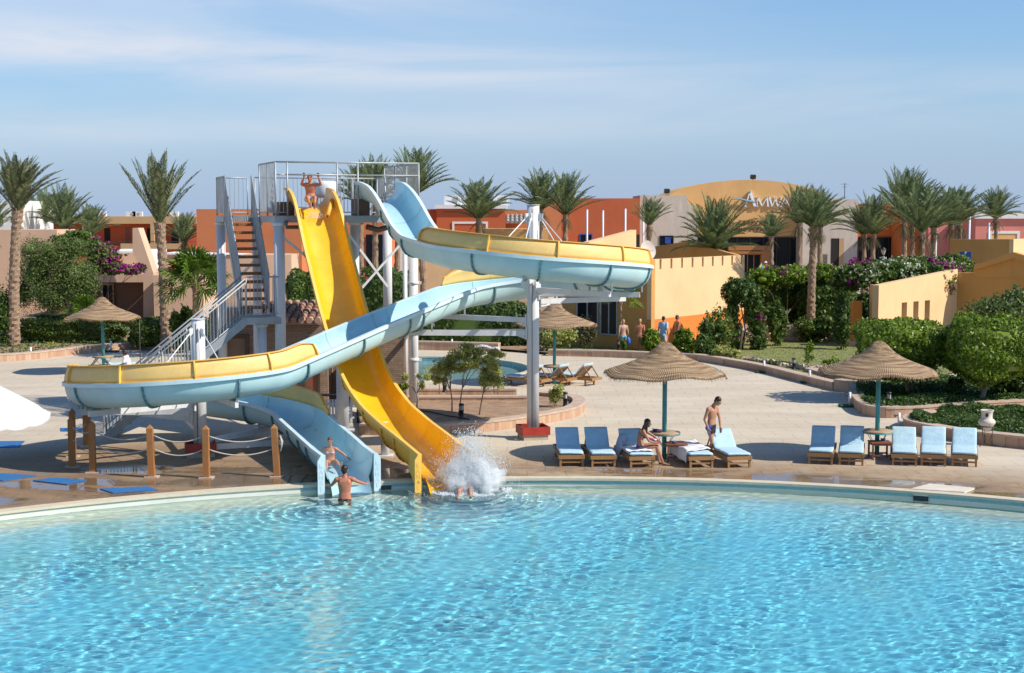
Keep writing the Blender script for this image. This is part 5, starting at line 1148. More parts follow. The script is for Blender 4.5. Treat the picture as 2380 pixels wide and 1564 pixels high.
def shwall(name, mat, parent, pts, Y0, th=.4, u=SHX):
    """slab whose outline (photo pixels) lies in a vertical plane turned to the left"""
    P = Vector((*V(pts[0][0], pts[0][1], Y0)[:2], 0)); o = []
    for x, y in pts: q = onl(x, P, u); o.append(((q - P).dot(u), V(x, y, q.y).z))
    m = MB(); m.wallpoly(P, (u.x, u.y), o, th); return part(name, m, mat, parent, True)
# ---- hotel main building, about 150 m away
YH = 150
h = bld('hotel_entrance_building', 'ochre hotel hall with arched roofline, stone pylons and raised white letters', 1740, YH)
m = MB(); P_ = []; xs = [1556, 1580, 1610, 1650, 1700, 1745, 1790, 1840, 1880, 1905]; ys = [452, 441, 432, 424, 419, 418, 420, 427, 437, 446]
front = [V(1620 if x < 1620 else x, 552, YH) for x in xs]
pa = [(V(x, y, YH + 2).x, V(x, y, YH + 2).z) for x, y in zip(xs, ys)]; zb = V(1700, 551, YH).z
poly = [(pa[0][0], zb)] + [(pa[-1][0], zb)] + pa[::-1]
m.wallpoly((0, YH + 2), (1, 0), poly, 14); part('arched_wall', m, ORCH, h, True)
bp('wall', DARKIN, h, (blk, 1558, 1905, 553, YH + 3, 12))
window(h, 1620, 1866, 553, 655, YH + 1.9, DGLASS, BLACK, .12, 7, 'glass_front')
m = MB(); pane(m, 1693, 1788, 571, 582, YH + .8, .9); pane(m, 1697, 1716, 582, 655, YH + .85, .8); pane(m, 1769, 1787, 582, 655, YH + .85, .8); pane(m, 1697, 1787, 584, 590, YH + .75, .3); o = part('door_surround', m, WOOD2, h, True)
window(h, 1722, 1766, 592, 655, YH + 1.2, DGLASS, WOOD2, .12, 2, 'entrance_door')
def pylon(parent, pts, Y, dep): # stepped top
    for x0, x1, yt in pts: bp('stone_pylon', TRAV, parent, (blk, x0, x1, yt, Y, dep))
pylon(h, [(1487, 1598, 454), (1598.2, 1609, 474), (1609.2, 1621, 490)], YH - 1, 9)
pylon(h, [(1866, 1884, 480), (1884.2, 1931, 470), (1959, 1994, 463), (1931, 1959, 461)], YH - 1.5, 8)
window(h, 1533, 1564, 549, 569, YH - 1, DGLASS, BLACK, .06, 0); bp('blue_light_panel', BLUEW, h, (pane, 1545, 1558, 551, 566, YH - 1.05))
window(h, 1931, 1948, 554, 650, YH - 1.5, DARKIN, None, name='door_opening'); bp('door_reveal', TAN, h, (pane, 1948, 1959, 554, 650, YH - 1.5))
o = window(h, 1908, 1922, 591, 614, YH - 1.55, M('bronze_plaque', (.12, .11, .10), .5, .3, 8), None, name='wall_plaque')
bp('wall', TERRAC, h, (blk, 1280, 1487, 461, YH - 2, 10)); bp('wall', SALMON, h, (blk, 1250, 1304, 468, YH - 3, 8))
window(h, 1348, 1375, 546, 566, YH - 2, DGLASS, BLUEW, .1, 1); window(h, 1475, 1486, 545, 600, YH - 2, DARKIN)
bp('wall', BURNT, h, (blk, 1994, 2093, 473, YH - .5, 8)); bp('wall', BURNT, h, (blk, 2093, 2160, 480, YH - 4, 8))
window(h, 1995, 2088, 553, 612, YH - .6, DGLASS, BLACK, .1, 3, 'glass_front')
# the raised letters
FWH = M('white_letters', (.84, .84, .82), .5, .03, 2); FBR = M('brown_letters', (.14, .035, .02), .6, .1, 2)
def strokes(ch):
    return {'A': [(0, 0, .46, 1, .07), (.44, 1, .95, 0, .17), (.2, .36, .72, .36, .06), (-.08, .0, .14, .0, .05), (.8, .0, 1.08, .0, .05)],
            'M': [(.05, 0, .12, 1, .07), (.1, 1, .55, .05, .16), (.55, .05, .98, 1, .07), (.98, 1, 1.08, 0, .17), (-.08, 0, .18, 0, .05), (.95, 0, 1.22, 0, .05), (-.05, 1, .2, 1, .05), (.92, 1, 1.14, 1, .05)],
            'W': [(.0, 1, .33, 0, .16), (.33, 0, .6, .95, .07), (.52, .95, .86, 0, .16), (.86, 0, 1.16, 1, .07), (-.1, 1, .14, 1, .05), (.42, 1, .68, 1, .05), (1.04, 1, 1.26, 1, .05)],
            'J': [(.3, 1, .3, .05, .16), (.3, .05, .02, -.18, .1), (.14, 1, .46, 1, .05)]}[ch]
def bigletter(ch, x, yb, w, hgt):
    a = V(x, yb, YH + 1.9); s = V(x, yb - hgt, YH + 1.9).z - a.z; wx = (V(x + w, yb, YH + 1.9).x - a.x); m = MB()
    for x0, y0, x1, y1, t_ in strokes(ch):
        p = Vector((a.x + x0 * wx, 0, a.z + y0 * s)); q = Vector((a.x + x1 * wx, 0, a.z + y1 * s)); d = (q - p).normalized(); n_ = Vector((-d.z, 0, d.x)) * t_ * s * .5
        if abs(d.x) > .99 or abs(d.z) > .999: pass
        v = [p + n_, p - n_, q - n_, q + n_]; vs = [Vector((c.x, YH + 1.75, c.z)) for c in v] + [Vector((c.x, YH + 1.97, c.z)) for c in v]
        m.add(vs, [(0, 1, 2, 3), (7, 6, 5, 4), (0, 4, 5, 1), (1, 5, 6, 2), (2, 6, 7, 3), (3, 7, 4, 0)])
    part('sign_letter', m, FWH, h, True)
bigletter('A', 1731, 480, 24, 36); bigletter('M', 1757, 480, 25, 22); bigletter('W', 1786, 480, 25, 22); bigletter('A', 1814, 480, 22, 22); bigletter('J', 1838, 480, 20, 22)
m = MB(); pp = [V(x, y, YH + 1.7) for x, y in ((1700, 464), (1712, 462), (1725, 464), (1740, 468), (1752, 469), (1762, 466))]; m.tube(pp, [.02, .06, .1, .09, .06, .02], 6); part('wave_emblem', m, M('emblem_blue', (.16, .34, .52), .5, .1, 3), h, True)
def signline(s, xc, yc, hpx, wpx):
    v, f = text_mesh(s, 1.0, .0); xs_ = [p[0] for p in v]; ys_ = [p[1] for p in v]; c = V(xc, yc, YH + 1.9); k = YH / FPX; sx = wpx * k / (max(xs_) - min(xs_)); sy = hpx * k / (max(ys_) - min(ys_)); mx = (max(xs_) + min(xs_)) / 2; my = (max(ys_) + min(ys_)) / 2
    m = MB(); n = len(v)
    m.add([(c.x + (p[0] - mx) * sx, YH + 1.94, c.z + (p[1] - my) * sy) for p in v], f); m.add([(c.x + (p[0] - mx) * sx + .04, YH + 1.97, c.z + (p[1] - my) * sy - .03) for p in v], f); part('sign_lettering', m, FBR, h, True)
signline('E & RESORT', 1749, 518, 12, 66); signline('SHARM El SHEIKH', 1731, 533, 10, 84)
def flood(x, y, Y, label):
    c = V(x, y, Y); t = thing('floodlight', label, 'floodlight', tuple(c), 0, 'roof floodlights'); m = MB(); m.box((0, -.1, .35), (.55, .3, .4), M=Euler((.5, 0, .2)).to_matrix()); part('housing', m, BLACK, t); m = MB(); m.tube([(0, 0, 0), (0, 0, .3)], .04, 6); m.bar((-.3, 0, .3), (.3, 0, .3), .04, .04); part('bracket', m, BLACK, t)
flood(1749, 419, YH + 3, 'black floodlight on the top of the arched hotel roof'); flood(1549, 452, YH, 'black floodlight on the left end of the hotel roof above the stone pylon')
def flagpole(x, yt, Y, label):
    b = V(x, yt, Y); t = thing('flagpole', label, 'pole', (b.x, Y, 0), 0, 'white poles before the hotel walls'); m = MB(); m.tube([(0, 0, 0), (0, 0, b.z)], .09, 8); part('pole', m, WHITE, t); m = MB(); m.lathe([(0.001, b.z + .1), (.1, b.z + .05), (.1, b.z)], 8); part('finial', m, WHITE, t)
for x, y, l in ((1364, 489, 'first'), (1401, 491, 'second'), (1453, 487, 'third'), (1495, 489, 'fourth')): flagpole(x, y, YH - 12, l + ' white pole from the left before the terracotta hotel wall')
for x, y, l in ((2176, 500, 'white pole between the dense palm group and the pink wall'), (2226, 520, 'white pole before the tiled roof of the pink house'), (2298, 520, 'white pole in front of the white framed window of the pink house'), (2253, 505, 'thin white pole at the corner of the pink house')): flagpole(x, y, YH - 20, l)
# ---- pink houses at right
p1 = bld('pink_house', 'pink house with white cornice and white framed window at the far right', 2320, 140)
bp('wall', PINK, p1, (blk, 2267, 2430, 506, 140, 10)); bp('cornice', WHITEST, p1, (blk, 2264, 2435, 497, 139.7, 10.6, V(2300, 508, 140).z))
o = window(p1, 2300, 2364, 543, 600, 140, ORCH, WHITEST, .25, 0, 'window_bay'); window(p1, 2306, 2360, 566, 600, 139.9, BLUEW, WHITEST, .08, 3)
p2 = bld('pink_house', 'set back pink and ochre wing with a grey tiled roof between the palms', 2200, 146)
bp('wall', PINK, p2, (blk, 2158, 2212, 482, 144, 9)); bp('wall', ORCH, p2, (blk, 2206, 2267, 528, 145, 8)); window(p2, 2222, 2262, 544, 575, 145, BLUEW, WHITEST, .12, 3)
def tileroof(parent, x0, x1, yt, yb, Y, dep, mat, rows=4, step=.3):
    a = V(x0, yb, Y); b = V(x1, yb, Y); top = V(x0, yt, Y + dep).z; m = MB(); w = b.x - a.x; n = max(2, int(w / step))
    m.prism([(a.x, Y), (b.x, Y), (b.x, Y + dep), (a.x, Y + dep)], [a.z - .1, a.z - .1, top - .1, top - .1], [a.z, a.z, top, top])
    for i in range(n):
        x = a.x + w * (i + .5) / n
        for j in range(rows):
            u0, u1 = j / rows, (j + 1) / rows; p = Vector((x, Y - .1 + dep * u0, a.z + (top - a.z) * u0 + .05)); q = Vector((x, Y + dep * u1, a.z + (top - a.z) * u1 + .02)); m.tube([p, q], [step * .42, step * .36], 8)
    return part('tiled_roof', m, mat, parent, True)
tileroof(p2, 2216, 2262, 505, 529, 144.5, 2.5, GREYTILE, 3, .4)
p3 = bld('roof_equipment_block', 'pale rooftop plant structures behind the pink house', 2340, 170)
bp('wall', WHITEST, p3, (blk, 2262, 2300, 482, 170, 5)); bp('wall', TAN, p3, (blk, 2200, 2250, 470, 172, 5)); bp('wall', WHITEST, p3, (blk, 2352, 2382, 490, 165, 5)); bp('wall', GREYTILE, p3, (blk, 2300, 2352, 492, 168, 4))
s1 = bld('garden_wall', 'shaded ochre block wall with a small blue window above the bougainvillea', 2280, 100, 'wall')
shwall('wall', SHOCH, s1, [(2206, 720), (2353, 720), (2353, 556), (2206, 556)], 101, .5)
m = MB(); P0 = onl(2353, Vector((*V(2206, 600, 101)[:2], 0))); m.wallpoly(P0 + Vector((.02, 0, 0)), (.6, .8), [(0, -.1), (3, -.1), (3, V(2353, 556, P0.y).z), (0, V(2353, 556, P0.y).z)], .3); part('end_wall', m, PALEOR, s1, True)
shwall('window', BLUEW, s1, [(2229, 625), (2256, 625), (2256, 585), (2229, 585)], 99.3, .05); shwall('window_bar', WHITEST, s1, [(2241, 625), (2244, 625), (2244, 585), (2241, 585)], 98.7, .05)
# ---- ochre slotted wall and gabled house at right
s2 = bld('slotted_garden_wall', 'pale ochre garden wall with narrow slots and a sloping top', 2120, 72, 'wall')
a = V(2042, 663, 70); b = V(2225, 640, 76); d = Vector((b.x - a.x, b.y - a.y, 0)); L = d.length; d.normalize()
def slotwall(parent, a, d, L, z0, zt0, zt1, slots, zs0, zs1, th, mat):
    u = 0; m = MB(); f = lambda q: zt0 + (zt1 - zt0) * q / L
    for s0, s1_ in slots + [(L, L)]:
        if s0 > u: m.wallpoly(a, (d.x, d.y), [(u, z0), (s0, z0), (s0, f(s0)), (u, f(u))], th)
        if s1_ > s0: m.wallpoly(a, (d.x, d.y), [(s0, z0), (s1_, z0), (s1_, zs0), (s0, zs0)], th); m.wallpoly(a, (d.x, d.y), [(s0, zs1), (s1_, zs1), (s1_, f(s1_)), (s0, f(s0))], th)
        u = s1_
    part('wall', m, mat, parent, True)
slotwall(s2, a, d, L, -.1, a.z, V(2160, 645, 74).z + .35, [(2.3, 2.85), (3.5, 4.05), (4.7, 5.25)], .9, 2.15, .35, PALEOR)
m = MB(); m.wallpoly(a + Vector((-.02, .36, 0)), (-.15, .99), [(0, -.1), (.6, -.1), (.6, a.z), (0, a.z)], .1); part('end_wall', m, ORCH, s2, True)
g2 = bld('gabled_house', 'ochre garden house with a low gable at the right photo edge', 2340, 72)
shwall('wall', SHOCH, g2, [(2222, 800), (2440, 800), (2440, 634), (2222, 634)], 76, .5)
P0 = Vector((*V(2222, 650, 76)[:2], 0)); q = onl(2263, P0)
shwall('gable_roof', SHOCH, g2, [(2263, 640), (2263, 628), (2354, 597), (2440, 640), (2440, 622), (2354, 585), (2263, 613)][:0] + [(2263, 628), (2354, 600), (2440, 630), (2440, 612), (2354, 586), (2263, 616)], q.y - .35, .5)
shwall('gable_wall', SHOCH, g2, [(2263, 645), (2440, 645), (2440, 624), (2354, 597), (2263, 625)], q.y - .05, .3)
m = MB(); c = V(1990, 700, 71); m.box((0, 0, c.z / 2), (.46, .46, c.z)); t = thing('pergola_post', 'square orange pergola post left of the clipped ficus', 'post', (c.x, 71, 0)); part('post', m, ORANGE, t); m = MB(); m.box((0, 0, .15), (.9, .9, .32)); part('plinth', m, KERB, t)
# ---- ochre house with notched parapet
hh = thing('notched_parapet_house', 'pale ochre house with notched parapet and an orange painted base', 'building', (9, 68, 0))
A = V(1514, 603, 68.3); B = V(1730, 593, 75.4); d = Vector((B.x - A.x, B.y - A.y, 0)); L = d.length; d.normalize(); nn = Vector((-d.y, d.x, 0)); zt = A.z
nslot = 9; sl = [(L * (.085 + .835 * k / (nslot - 1) * 1.05) - .07, L * (.085 + .835 * k / (nslot - 1) * 1.05) + .07 + .04) for k in range(nslot)]
slotwall(hh, A, d, L, 1.55, zt, zt, [s for s in sl if s[1] < L], zt - .48, zt - .003, .25, PALEOR)
m = MB(); m.wallpoly(A + d * .004, (d.x, d.y), [(0, -.1), (L - .008, -.1), (L - .008, 1.55), (0, 1.55)], .25); part('orange_base', m, ORANGE, hh, True)
m = MB(); p0 = A + nn * .26; m.prism([tuple((p0 + d * .6)[:2]), tuple((p0 + d * (L - .05))[:2]), tuple((p0 + d * (L - .05) + nn * 5)[:2]), tuple((p0 + d * .6 + nn * 5)[:2])], -.1, zt - .5); part('house_body', m, ORCH, hh, True)
# side wall with windows, in shade
D = V(1306, 640, 71.7); sd = Vector((D.x - A.x, D.y - A.y, 0)); Ls = sd.length; sd.normalize()
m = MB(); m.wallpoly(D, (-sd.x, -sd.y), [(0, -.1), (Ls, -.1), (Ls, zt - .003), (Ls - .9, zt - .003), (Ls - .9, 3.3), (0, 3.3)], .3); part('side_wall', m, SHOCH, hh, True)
for u0, u1 in ((1.0, 2.2), (2.45, 3.35)):
    m = MB(); P0 = D + Vector((sd.y, -sd.x, 0)) * (.0); fx = Vector((-sd.x, -sd.y, 0)); nf = Vector((fx.y, -fx.x, 0)); m.wallpoly(D + nf * .03, (fx.x, fx.y), [(u0, .75), (u1, .75), (u1, 2.45), (u0, 2.45)], .05); o = part('window', m, DGLASS, hh, True)
    m = MB()
    for q0, q1, z0, z1 in ((u0 - .06, u0, .7, 2.5), (u1, u1 + .06, .7, 2.5), (u0, u1, 2.45, 2.5), (u0, u1, .68, .75), ((u0 + u1) / 2 - .03, (u0 + u1) / 2 + .03, .75, 2.45)): m.wallpoly(D + nf * .07, (fx.x, fx.y), [(q0, z0), (q1, z0), (q1, z1), (q0, z1)], .08)
    part('window_frame', m, GREYTILE, o, True)
# brown gabled parapet behind and the sloping wall
h2 = thing('gabled_annex', 'shaded ochre annex with a low gable behind the notched parapet', 'building', (11, 80, 0))
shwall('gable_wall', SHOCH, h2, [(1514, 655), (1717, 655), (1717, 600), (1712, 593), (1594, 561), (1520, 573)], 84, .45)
t = thing('sloping_wall', 'pale ochre wall with a top sloping up to the right above the upper slide loop', 'wall', (6, 82, 0))
shwall('wall', PALEOR, t, [(1368, 700), (1478, 700), (1478, 534), (1368, 563)], 78, .4, Vector((.61, .79, 0)))
# satellite dish
c = V(1502, 598, 69.4); t = thing('satellite_dish', 'pale round satellite dish on the corner of the notched parapet house', 'satellite dish', (c.x, 69.4, zt - .1))
m = MB(); m.lathe([(.001, .0), (.18, .02), (.34, .07), (.46, .14)], 24); m.lathe([(.46, .14), (.34, .05), (.001, -.02)], 24); R = Euler((math.radians(75), 0, math.radians(35))).to_matrix(); m.v = [tuple(R @ Vector(p) + Vector((0, 0, .5))) for p in m.v]; part('dish', m, TERRA, t)
m = MB(); m.tube([(0, .05, 0), (0, .05, .5)], .03, 8); m.tube([(0, 0, .45), (.25, -.45, .5)], .012, 5); part('mast', m, GALV, t)
# ---- terracotta house with white cornice (centre)
t1 = bld('terracotta_house', 'terracotta house with white cornice and framed window behind the central palm', 1094, 125)
bp('wall', TERRAC, t1, (blk, 1014, 1174, 484, 125, 8)); bp('cornice', WHITEST, t1, (blk, 1010, 1178, 476, 124.7, 8.6, V(1094, 485, 125).z))
window(t1, 1053, 1131, 520, 545, 125, TERRAC, WHITEST, .18, 0, 'window_bay'); bp('wall', TERRAC, t1, (blk, 985, 1014, 486, 126, 6)); bp('low_wall', ORCH, t1, (blk, 1120, 1274, 532, 110, 4)); bp('low_wall', PALEOR, t1, (blk, 960, 1125, 556, 108, 3))
bp('wall', SALMON, t1, (blk, 1174, 1255, 488, 130, 6)); tileroof(t1, 1174, 1226, 494, 517, 128, 3, GREYTILE, 4, .35)
# ---- orange wall behind the tower, peach wall
t2 = bld('orange_house', 'plain salmon orange house behind the tower stairs', 560, 110)
bp('wall', SALMON, t2, (blk, 456, 700, 486, 112, 8)); bp('wall', SALMON, t2, (blk, 690, 900, 500, 116, 8)); window(t2, 850, 893, 545, 640, 115.9, DGLASS, None); window(t2, 795, 812, 560, 640, 115.9, DGLASS, None)
bp('low_wall', PEACH, t2, (blk, 380, 677, 592, 88, 3)); bp('wall_cap', WHITEST, t2, (blk, 378, 560, 588, 87.9, 3.2, V(400, 592, 88).z, 592)) ; bp('orange_panel', ORANGE, t2, (blk, 395, 470, 610, 87.7, .2, V(400, 635, 87.7).z))
# ---- terracotta gallery at left
ga = bld('gallery_building', 'long terracotta gallery with tan parapet band, doors and rooftop units at left', 250, 160)
bp('back_wall', TERRAC, ga, (blk, 40, 460, 520, 162, 8)); bp('roof_band', TAN, ga, (blk, 55, 455, 503, 160, 10, V(100, 520, 160).z)); bp('lower_storey', TERRAC, ga, (blk, 55, 455, 572, 160, 10)); bp('band', TAN, ga, (blk, 280, 430, 566, 159.8, .3, V(300, 579, 160).z))
for x in (82, 190, 349, 415): bp('pillar', TAN, ga, (blk, x, x + 8, 520, 160, .5, 2))
for x0, x1 in ((192, 202), (242, 257), (341, 356), (120, 132)): window(ga, x0, x1, 530, 572, 162, DARKIN, None, name='door')
window(ga, 291, 303, 528, 572, 162, REDWOOD, None, name='door')
m = MB(); pane(m, 398, 436, 540, 572, 162); part('arched_opening', m, DARKIN, ga, True)
m = MB(); a = V(215, 561, 160); b = V(455, 561, 160); m.bar((a.x, 160, a.z), (b.x, 160, b.z), .05, .05)
for k in range(60): p = Vector((a.x, 160, a.z)).lerp(Vector((b.x, 160, b.z)), k / 59); m.bar(p, p - Vector((0, 0, .6)), .025, .025)
part('balustrade', m, DARKM, ga, True)
def ac(x, y, Y, label, w=.8, h_=.6):
    c = V(x, y, Y); t = thing('air_conditioner', label, 'air conditioner', (c.x, Y, c.z), 0, 'rooftop air conditioners'); m = MB(); m.box((0, 0, h_ / 2), (w, .5, h_)); part('case', m, WHITE, t); m = MB(); m.tube([(w * .12, -.25, h_ / 2), (w * .12, -.265, h_ / 2)], h_ * .3, 14); part('fan_grille', m, GALV, t)
for i, (x, l) in enumerate(((92, 'leftmost unit'), (150, 'second unit from the left'), (236, 'third unit from the left'), (305, 'unit at the left of the cluster'), (320, 'second unit of the cluster'), (365, 'unit left of the fat duct'), (404, 'unit right of the fat duct'))): ac(x, 504, 163, l + ' on the terracotta gallery roof', 1.1, .6)
for x, y, Y, l in ((1052, 478, 128, 'left unit on the roof of the terracotta house'), (1085, 478, 129, 'middle unit on the roof of the terracotta house'), (1165, 478, 130, 'right large unit on the roof of the terracotta house')): ac(x, y, Y, l, 1.5, .9)
m = MB(); a = V(362, 500, 163); m.tube([V(358, 499, 163) , V(375, 496, 163), V(395, 498, 163), V(398, 504, 163)], .35, 10); t = thing('roof_duct', 'fat silver duct lying on the terracotta gallery roof', 'duct', tuple(V(378, 504, 163))); part('duct', m, GALV, t, True); m = MB(); m.box(V(380, 502, 163), (1.2, .6, .3)); part('duct_cradle', m, DARKM, t, True)
def dish(x, y, Y, label):
    c = V(x, y, Y); t = thing('antenna_mast', label, 'antenna', tuple(c)); m = MB(); m.tube([(0, 0, 0), (0, 0, 1.6)], .04, 5); part('mast', m, DARKM, t); m = MB(); m.bar((-.4, 0, 1.5), (.4, 0, 1.5), .03, .03); m.bar((-.25, 0, 1.2), (.25, 0, 1.2), .03, .03); part('aerial', m, DARKM, t)
dish(2090, 473, 150, 'thin roof aerial above the burnt orange hotel wing'); dish(1962, 462, 149, 'small rod aerial on the right stone pylon')
wl = bld('white_building', 'plain white building block at the left photo edge', 8, 105); bp('wall', WHITEST, wl, (blk, -60, 31, 466, 105, 9)); bp('low_wall', PEACH, wl, (blk, -60, 132, 534, 95, 4)); window(wl, 3, 9, 498, 520, 105, DGLASS, WHITEST, .06)
# ---- peach porch house at left with the buttress wall
po = bld('peach_porch_house', 'peach house with shaded porch and a steep buttress wall behind the left parasol', 270, 84)
bp('back_wall', M('porch_shadow_wall', (.30, .17, .11), .9, .1, 1), po, (blk, 130, 356, 650, 88, 5)); bp('porch_beam', PEACH, po, (blk, 205, 333, 637, 84, 4, V(300, 656, 84).z)); m = MB(); a_ = V(340, 650, 83); m.box((a_.x, 85.6, 1.4), (.3, 4.6, 2.8)); part('side_wall', m, PEACH, po, True)  # back wall colour carries the porch shade; right side wall added to block sun
bp('porch_pillar', PEACH, po, (blk, 146, 166, 650, 84, .6)); bp('porch_pillar', PEACH, po, (blk, 225, 238, 633, 83.8, .5, V(230, 652, 84).z))
bp('parapet_wall', PEACH, po, (blk, 230, 333, 588, 86, .5, 3)); bp('roof', WHITEST, po, (blk, 225, 333, 584, 88, 6, 3)); bp('orange_panel', ORANGE, po, (blk, 263, 279, 589, 85.95, .1, V(270, 607, 86).z))
m = MB(); gp = [(308, 530), (321, 530), (356, 634), (356, 760), (333, 760), (333, 634), (308, 585)]; g3 = [V(x, y, 82) for x, y in gp]; n = len(g3)
m.add([(p.x, 82, max(p.z, -.1)) for p in g3] + [(p.x, 83.2, max(p.z, -.1)) for p in g3], [tuple(reversed(range(n))), tuple(range(n, 2 * n))] + [(i, (i + 1) % n, n + (i + 1) % n, n + i) for i in range(n)]); part('buttress', m, PEACH, po, True)
window(po, 238, 265, 662, 735, 87.9, DGLASS, TAN, .08, 1); window(po, 185, 225, 668, 740, 87.9, DGLASS, TAN, .08, 1)
bp('side_wall', PEACH, po, (blk, 356, 470, 640, 80, 5)); window(po, 392, 402, 668, 690, 80, TERRAC, WHITEST, .05)
# ---- stone clad pump house under the tower
sh = bld('stone_pump_house', 'small building clad in brown split stone with a clay tile roof under the slide tower', 720, 49)
ys = 48.6
bp('wall', LEDGE, sh, (blk, 485, 760, 752, ys, 4.5)); bp('wall', LEDGE, sh, (blk, 880, 938, 765, 48.2, 4.5)); bp('wall', LEDGE, sh, (blk, 760, 880, 780, 50, 3))
tileroof(sh, 560, 748, 703, 748, ys - .35, 2.8, TILE, 7, .26)
bp('parapet', LEDGE, sh, (blk, 485, 575, 720, ys + .02, 4.4))
window(sh, 518, 577, 786, 965, ys, M('brown_door', (.26, .15, .075), .5, .15, 3), M('door_frame_wood', (.10, .05, .025), .5, .2, 5), .13, 0, 'door')
window(sh, 706, 742, 800, 965, ys, REDWOOD, M('dark_frame', (.07, .045, .03), .5, .2, 5), .08, 0, 'door')
# picket gate
c = G(785, 985); t = thing('picket_gate', 'white picket gate below the yellow slide beside the white column', 'gate', tuple(c)); m = MB(); k = c.y / FPX
for i in range(9): x = (-26 + i * 7.2) * k; m.prism([(x - .035, -.01), (x + .035, -.01), (x + .035, .01), (x - .035, .01)], .05, .78)
part('pickets', m, WHITE, t); m = MB()
for z in (.2, .62): m.box((.06, .03, z), (.9, .03, .06))
part('rails', m, WHITE, t); m = MB(); m.box((-.02, .1, .9), (1.3, .35, .04)); m.tube([(-.6, .2, 0), (-.6, .2, .9)], .03, 6); m.tube([(.6, .2, 0), (.6, .2, .9)], .03, 6); part('canopy', m, DARKM, t)
# rubble stone wall beyond the lawn
m = MB(); rng = random.Random(4)
a = V(1720, 800, 72); b = V(1990, 800, 73); n = 70
for i in range(n):
    for j in range(3):
        x = a.x + (b.x - a.x) * (i + rng.random()) / n; s = rng.uniform(.12, .2); m.box((x, 73.6 + rng.uniform(-.1, .1), .15 + j * .26 + rng.uniform(-.04, .04)), (s * 2, s * 1.6, s * 1.5), M=Euler((rng.random(), rng.random(), rng.random())).to_matrix())
t = thing('rubble_wall', 'low rough rubble stone wall behind the lawn', 'wall', ((a.x + b.x) / 2, 73.6, 0)); part('stones', m, KERBTOP, t, True); m = MB(); m.prism([(a.x, 73.7), (b.x, 73.7), (b.x, 74.1), (a.x, 74.1)], -.1, .8); part('backing', m, SOIL, t, True)
m = MB(); rng = random.Random(5); pts = PG((1680, 838), (1790, 852), (1880, 868), (1990, 876))
for a_, b_ in zip(pts[:-1], pts[1:]):
    for i in range(22):
        u = rng.random(); s = rng.uniform(.08, .15); m.box((a_[0] + (b_[0] - a_[0]) * u, a_[1] + (b_[1] - a_[1]) * u + .9, .12), (s * 2, s * 1.6, s * 1.3), M=Euler((rng.random(), rng.random(), rng.random())).to_matrix())
o = single('rubble_edging', m, KERBTOP, 'row of rough stones edging the lawn along the path', 'stone edging')
# ================================================================ pool furniture
def parasol(c, label, R=1.62, z_rim=2.32, z_top=3.17, seed=0, first=None):
    if first: return None
    t = thing('thatched_parasol', label, 'parasol', (c.x, c.y, 0), 0, 'thatched parasols on the deck'); rng = random.Random(seed); ph = [rng.uniform(0, 6.28) for _ in range(4)]
    prof = [(.012, 1.0), (.05, .985), (.10, .94), (.15, .86), (.21, .74), (.30, .60), (.42, .47), (.56, .355), (.70, .25), (.82, .16), (.92, .085), (1.0, .0)]
    H = z_top - z_rim
    def jit(i, a, r, z):
        w = (r / R) ** 3; return r * (1 + .012 * math.sin(5 * a + ph[0]) * w), z + w * (.035 * math.sin(3 * a + ph[1]) + .03 * math.sin(7 * a + ph[2]))
    pr = []
    for (r0, z0), (r1, z1) in zip(prof[:-1], prof[1:]):
        for k in range(4): u = k / 4; st = .004 * (k == 0); pr.append(((r0 + (r1 - r0) * u) * R, z_rim + (z0 + (z1 - z0) * u) * H + st))
    pr.append((R, z_rim)); pr += [(R - .01, z_rim - .03), (R * .7, z_rim + .22 * H - .02), (R * .3, z_rim + .56 * H), (.05, z_rim + .8 * H)]
    m = MB(); m.lathe(pr, 72, jit=jit); o = part('thatch_roof', m, THATCH, t)
    m = MB(); rr = random.Random(seed + 1)
    for k in range(420):
        a = rr.uniform(0, 6.283); r_, z_ = jit(0, a, R, z_rim); p = Vector((r_ * math.cos(a), r_ * math.sin(a), z_ - .01)); l = rr.uniform(.03, .11); d = Vector((math.cos(a + rr.uniform(-1, 1)) * .5, math.sin(a + rr.uniform(-1, 1)) * .5, -rr.uniform(.5, 1.4))).normalized(); m.tube([p - d * .04, p + d * l], [.006, .002], 3, cap=False)
    part('loose_fringe', m, THATCH, o)
    m = MB(); m.tube([(0, 0, 0), (0, 0, z_top - .25)], .062, 16); part('pole', m, TEAL, t)
    m = MB()
    for k in range(8): a = k * math.pi / 4; m.tube([(0, 0, z_top - .3), (R * .93 * math.cos(a), R * .93 * math.sin(a), z_rim + .03)], .018, 5)
    part('ribs', m, TEAL, t)
    m = MB(); m.lathe([(.07, .70), (.42, .70), (.43, .715), (.42, .735), (.07, .735)], 32); tb = part('round_table', m, woodmat('table_boards', (.28, .18, .10), (.50, .37, .24)) if 'TBW' not in globals() else TBW, t)
    m = MB(); m.lathe([(.40, .665), (.425, .665), (.425, .70), (.40, .70)], 32)
    for k in range(4): a = k * math.pi / 2 + .5; m.tube([(.36 * math.cos(a), .36 * math.sin(a), .68), (.2 * math.cos(a), .2 * math.sin(a), .45), (.07 * math.cos(a), .07 * math.sin(a), .36)], .009, 5)
    part('table_bracket', m, TEAL, tb); return t
TBW = woodmat('table_boards', (.28, .18, .10), (.50, .37, .24))
U1 = G(1543, 1066); U2 = G(2037, 1062); U3 = G(1288, 893); U4 = G(241, 868)
parasol(U1, 'thatched parasol above the seated woman, middle of the front row', seed=1); parasol(U2, 'thatched parasol on the right in front of the clipped trees', seed=2, R=1.56)
parasol(U3, 'rear thatched parasol beside the small pool, partly hidden by the slide column', seed=3, R=1.60); parasol(U4, 'thatched parasol at left before the clipped hedge', seed=4, R=1.5)
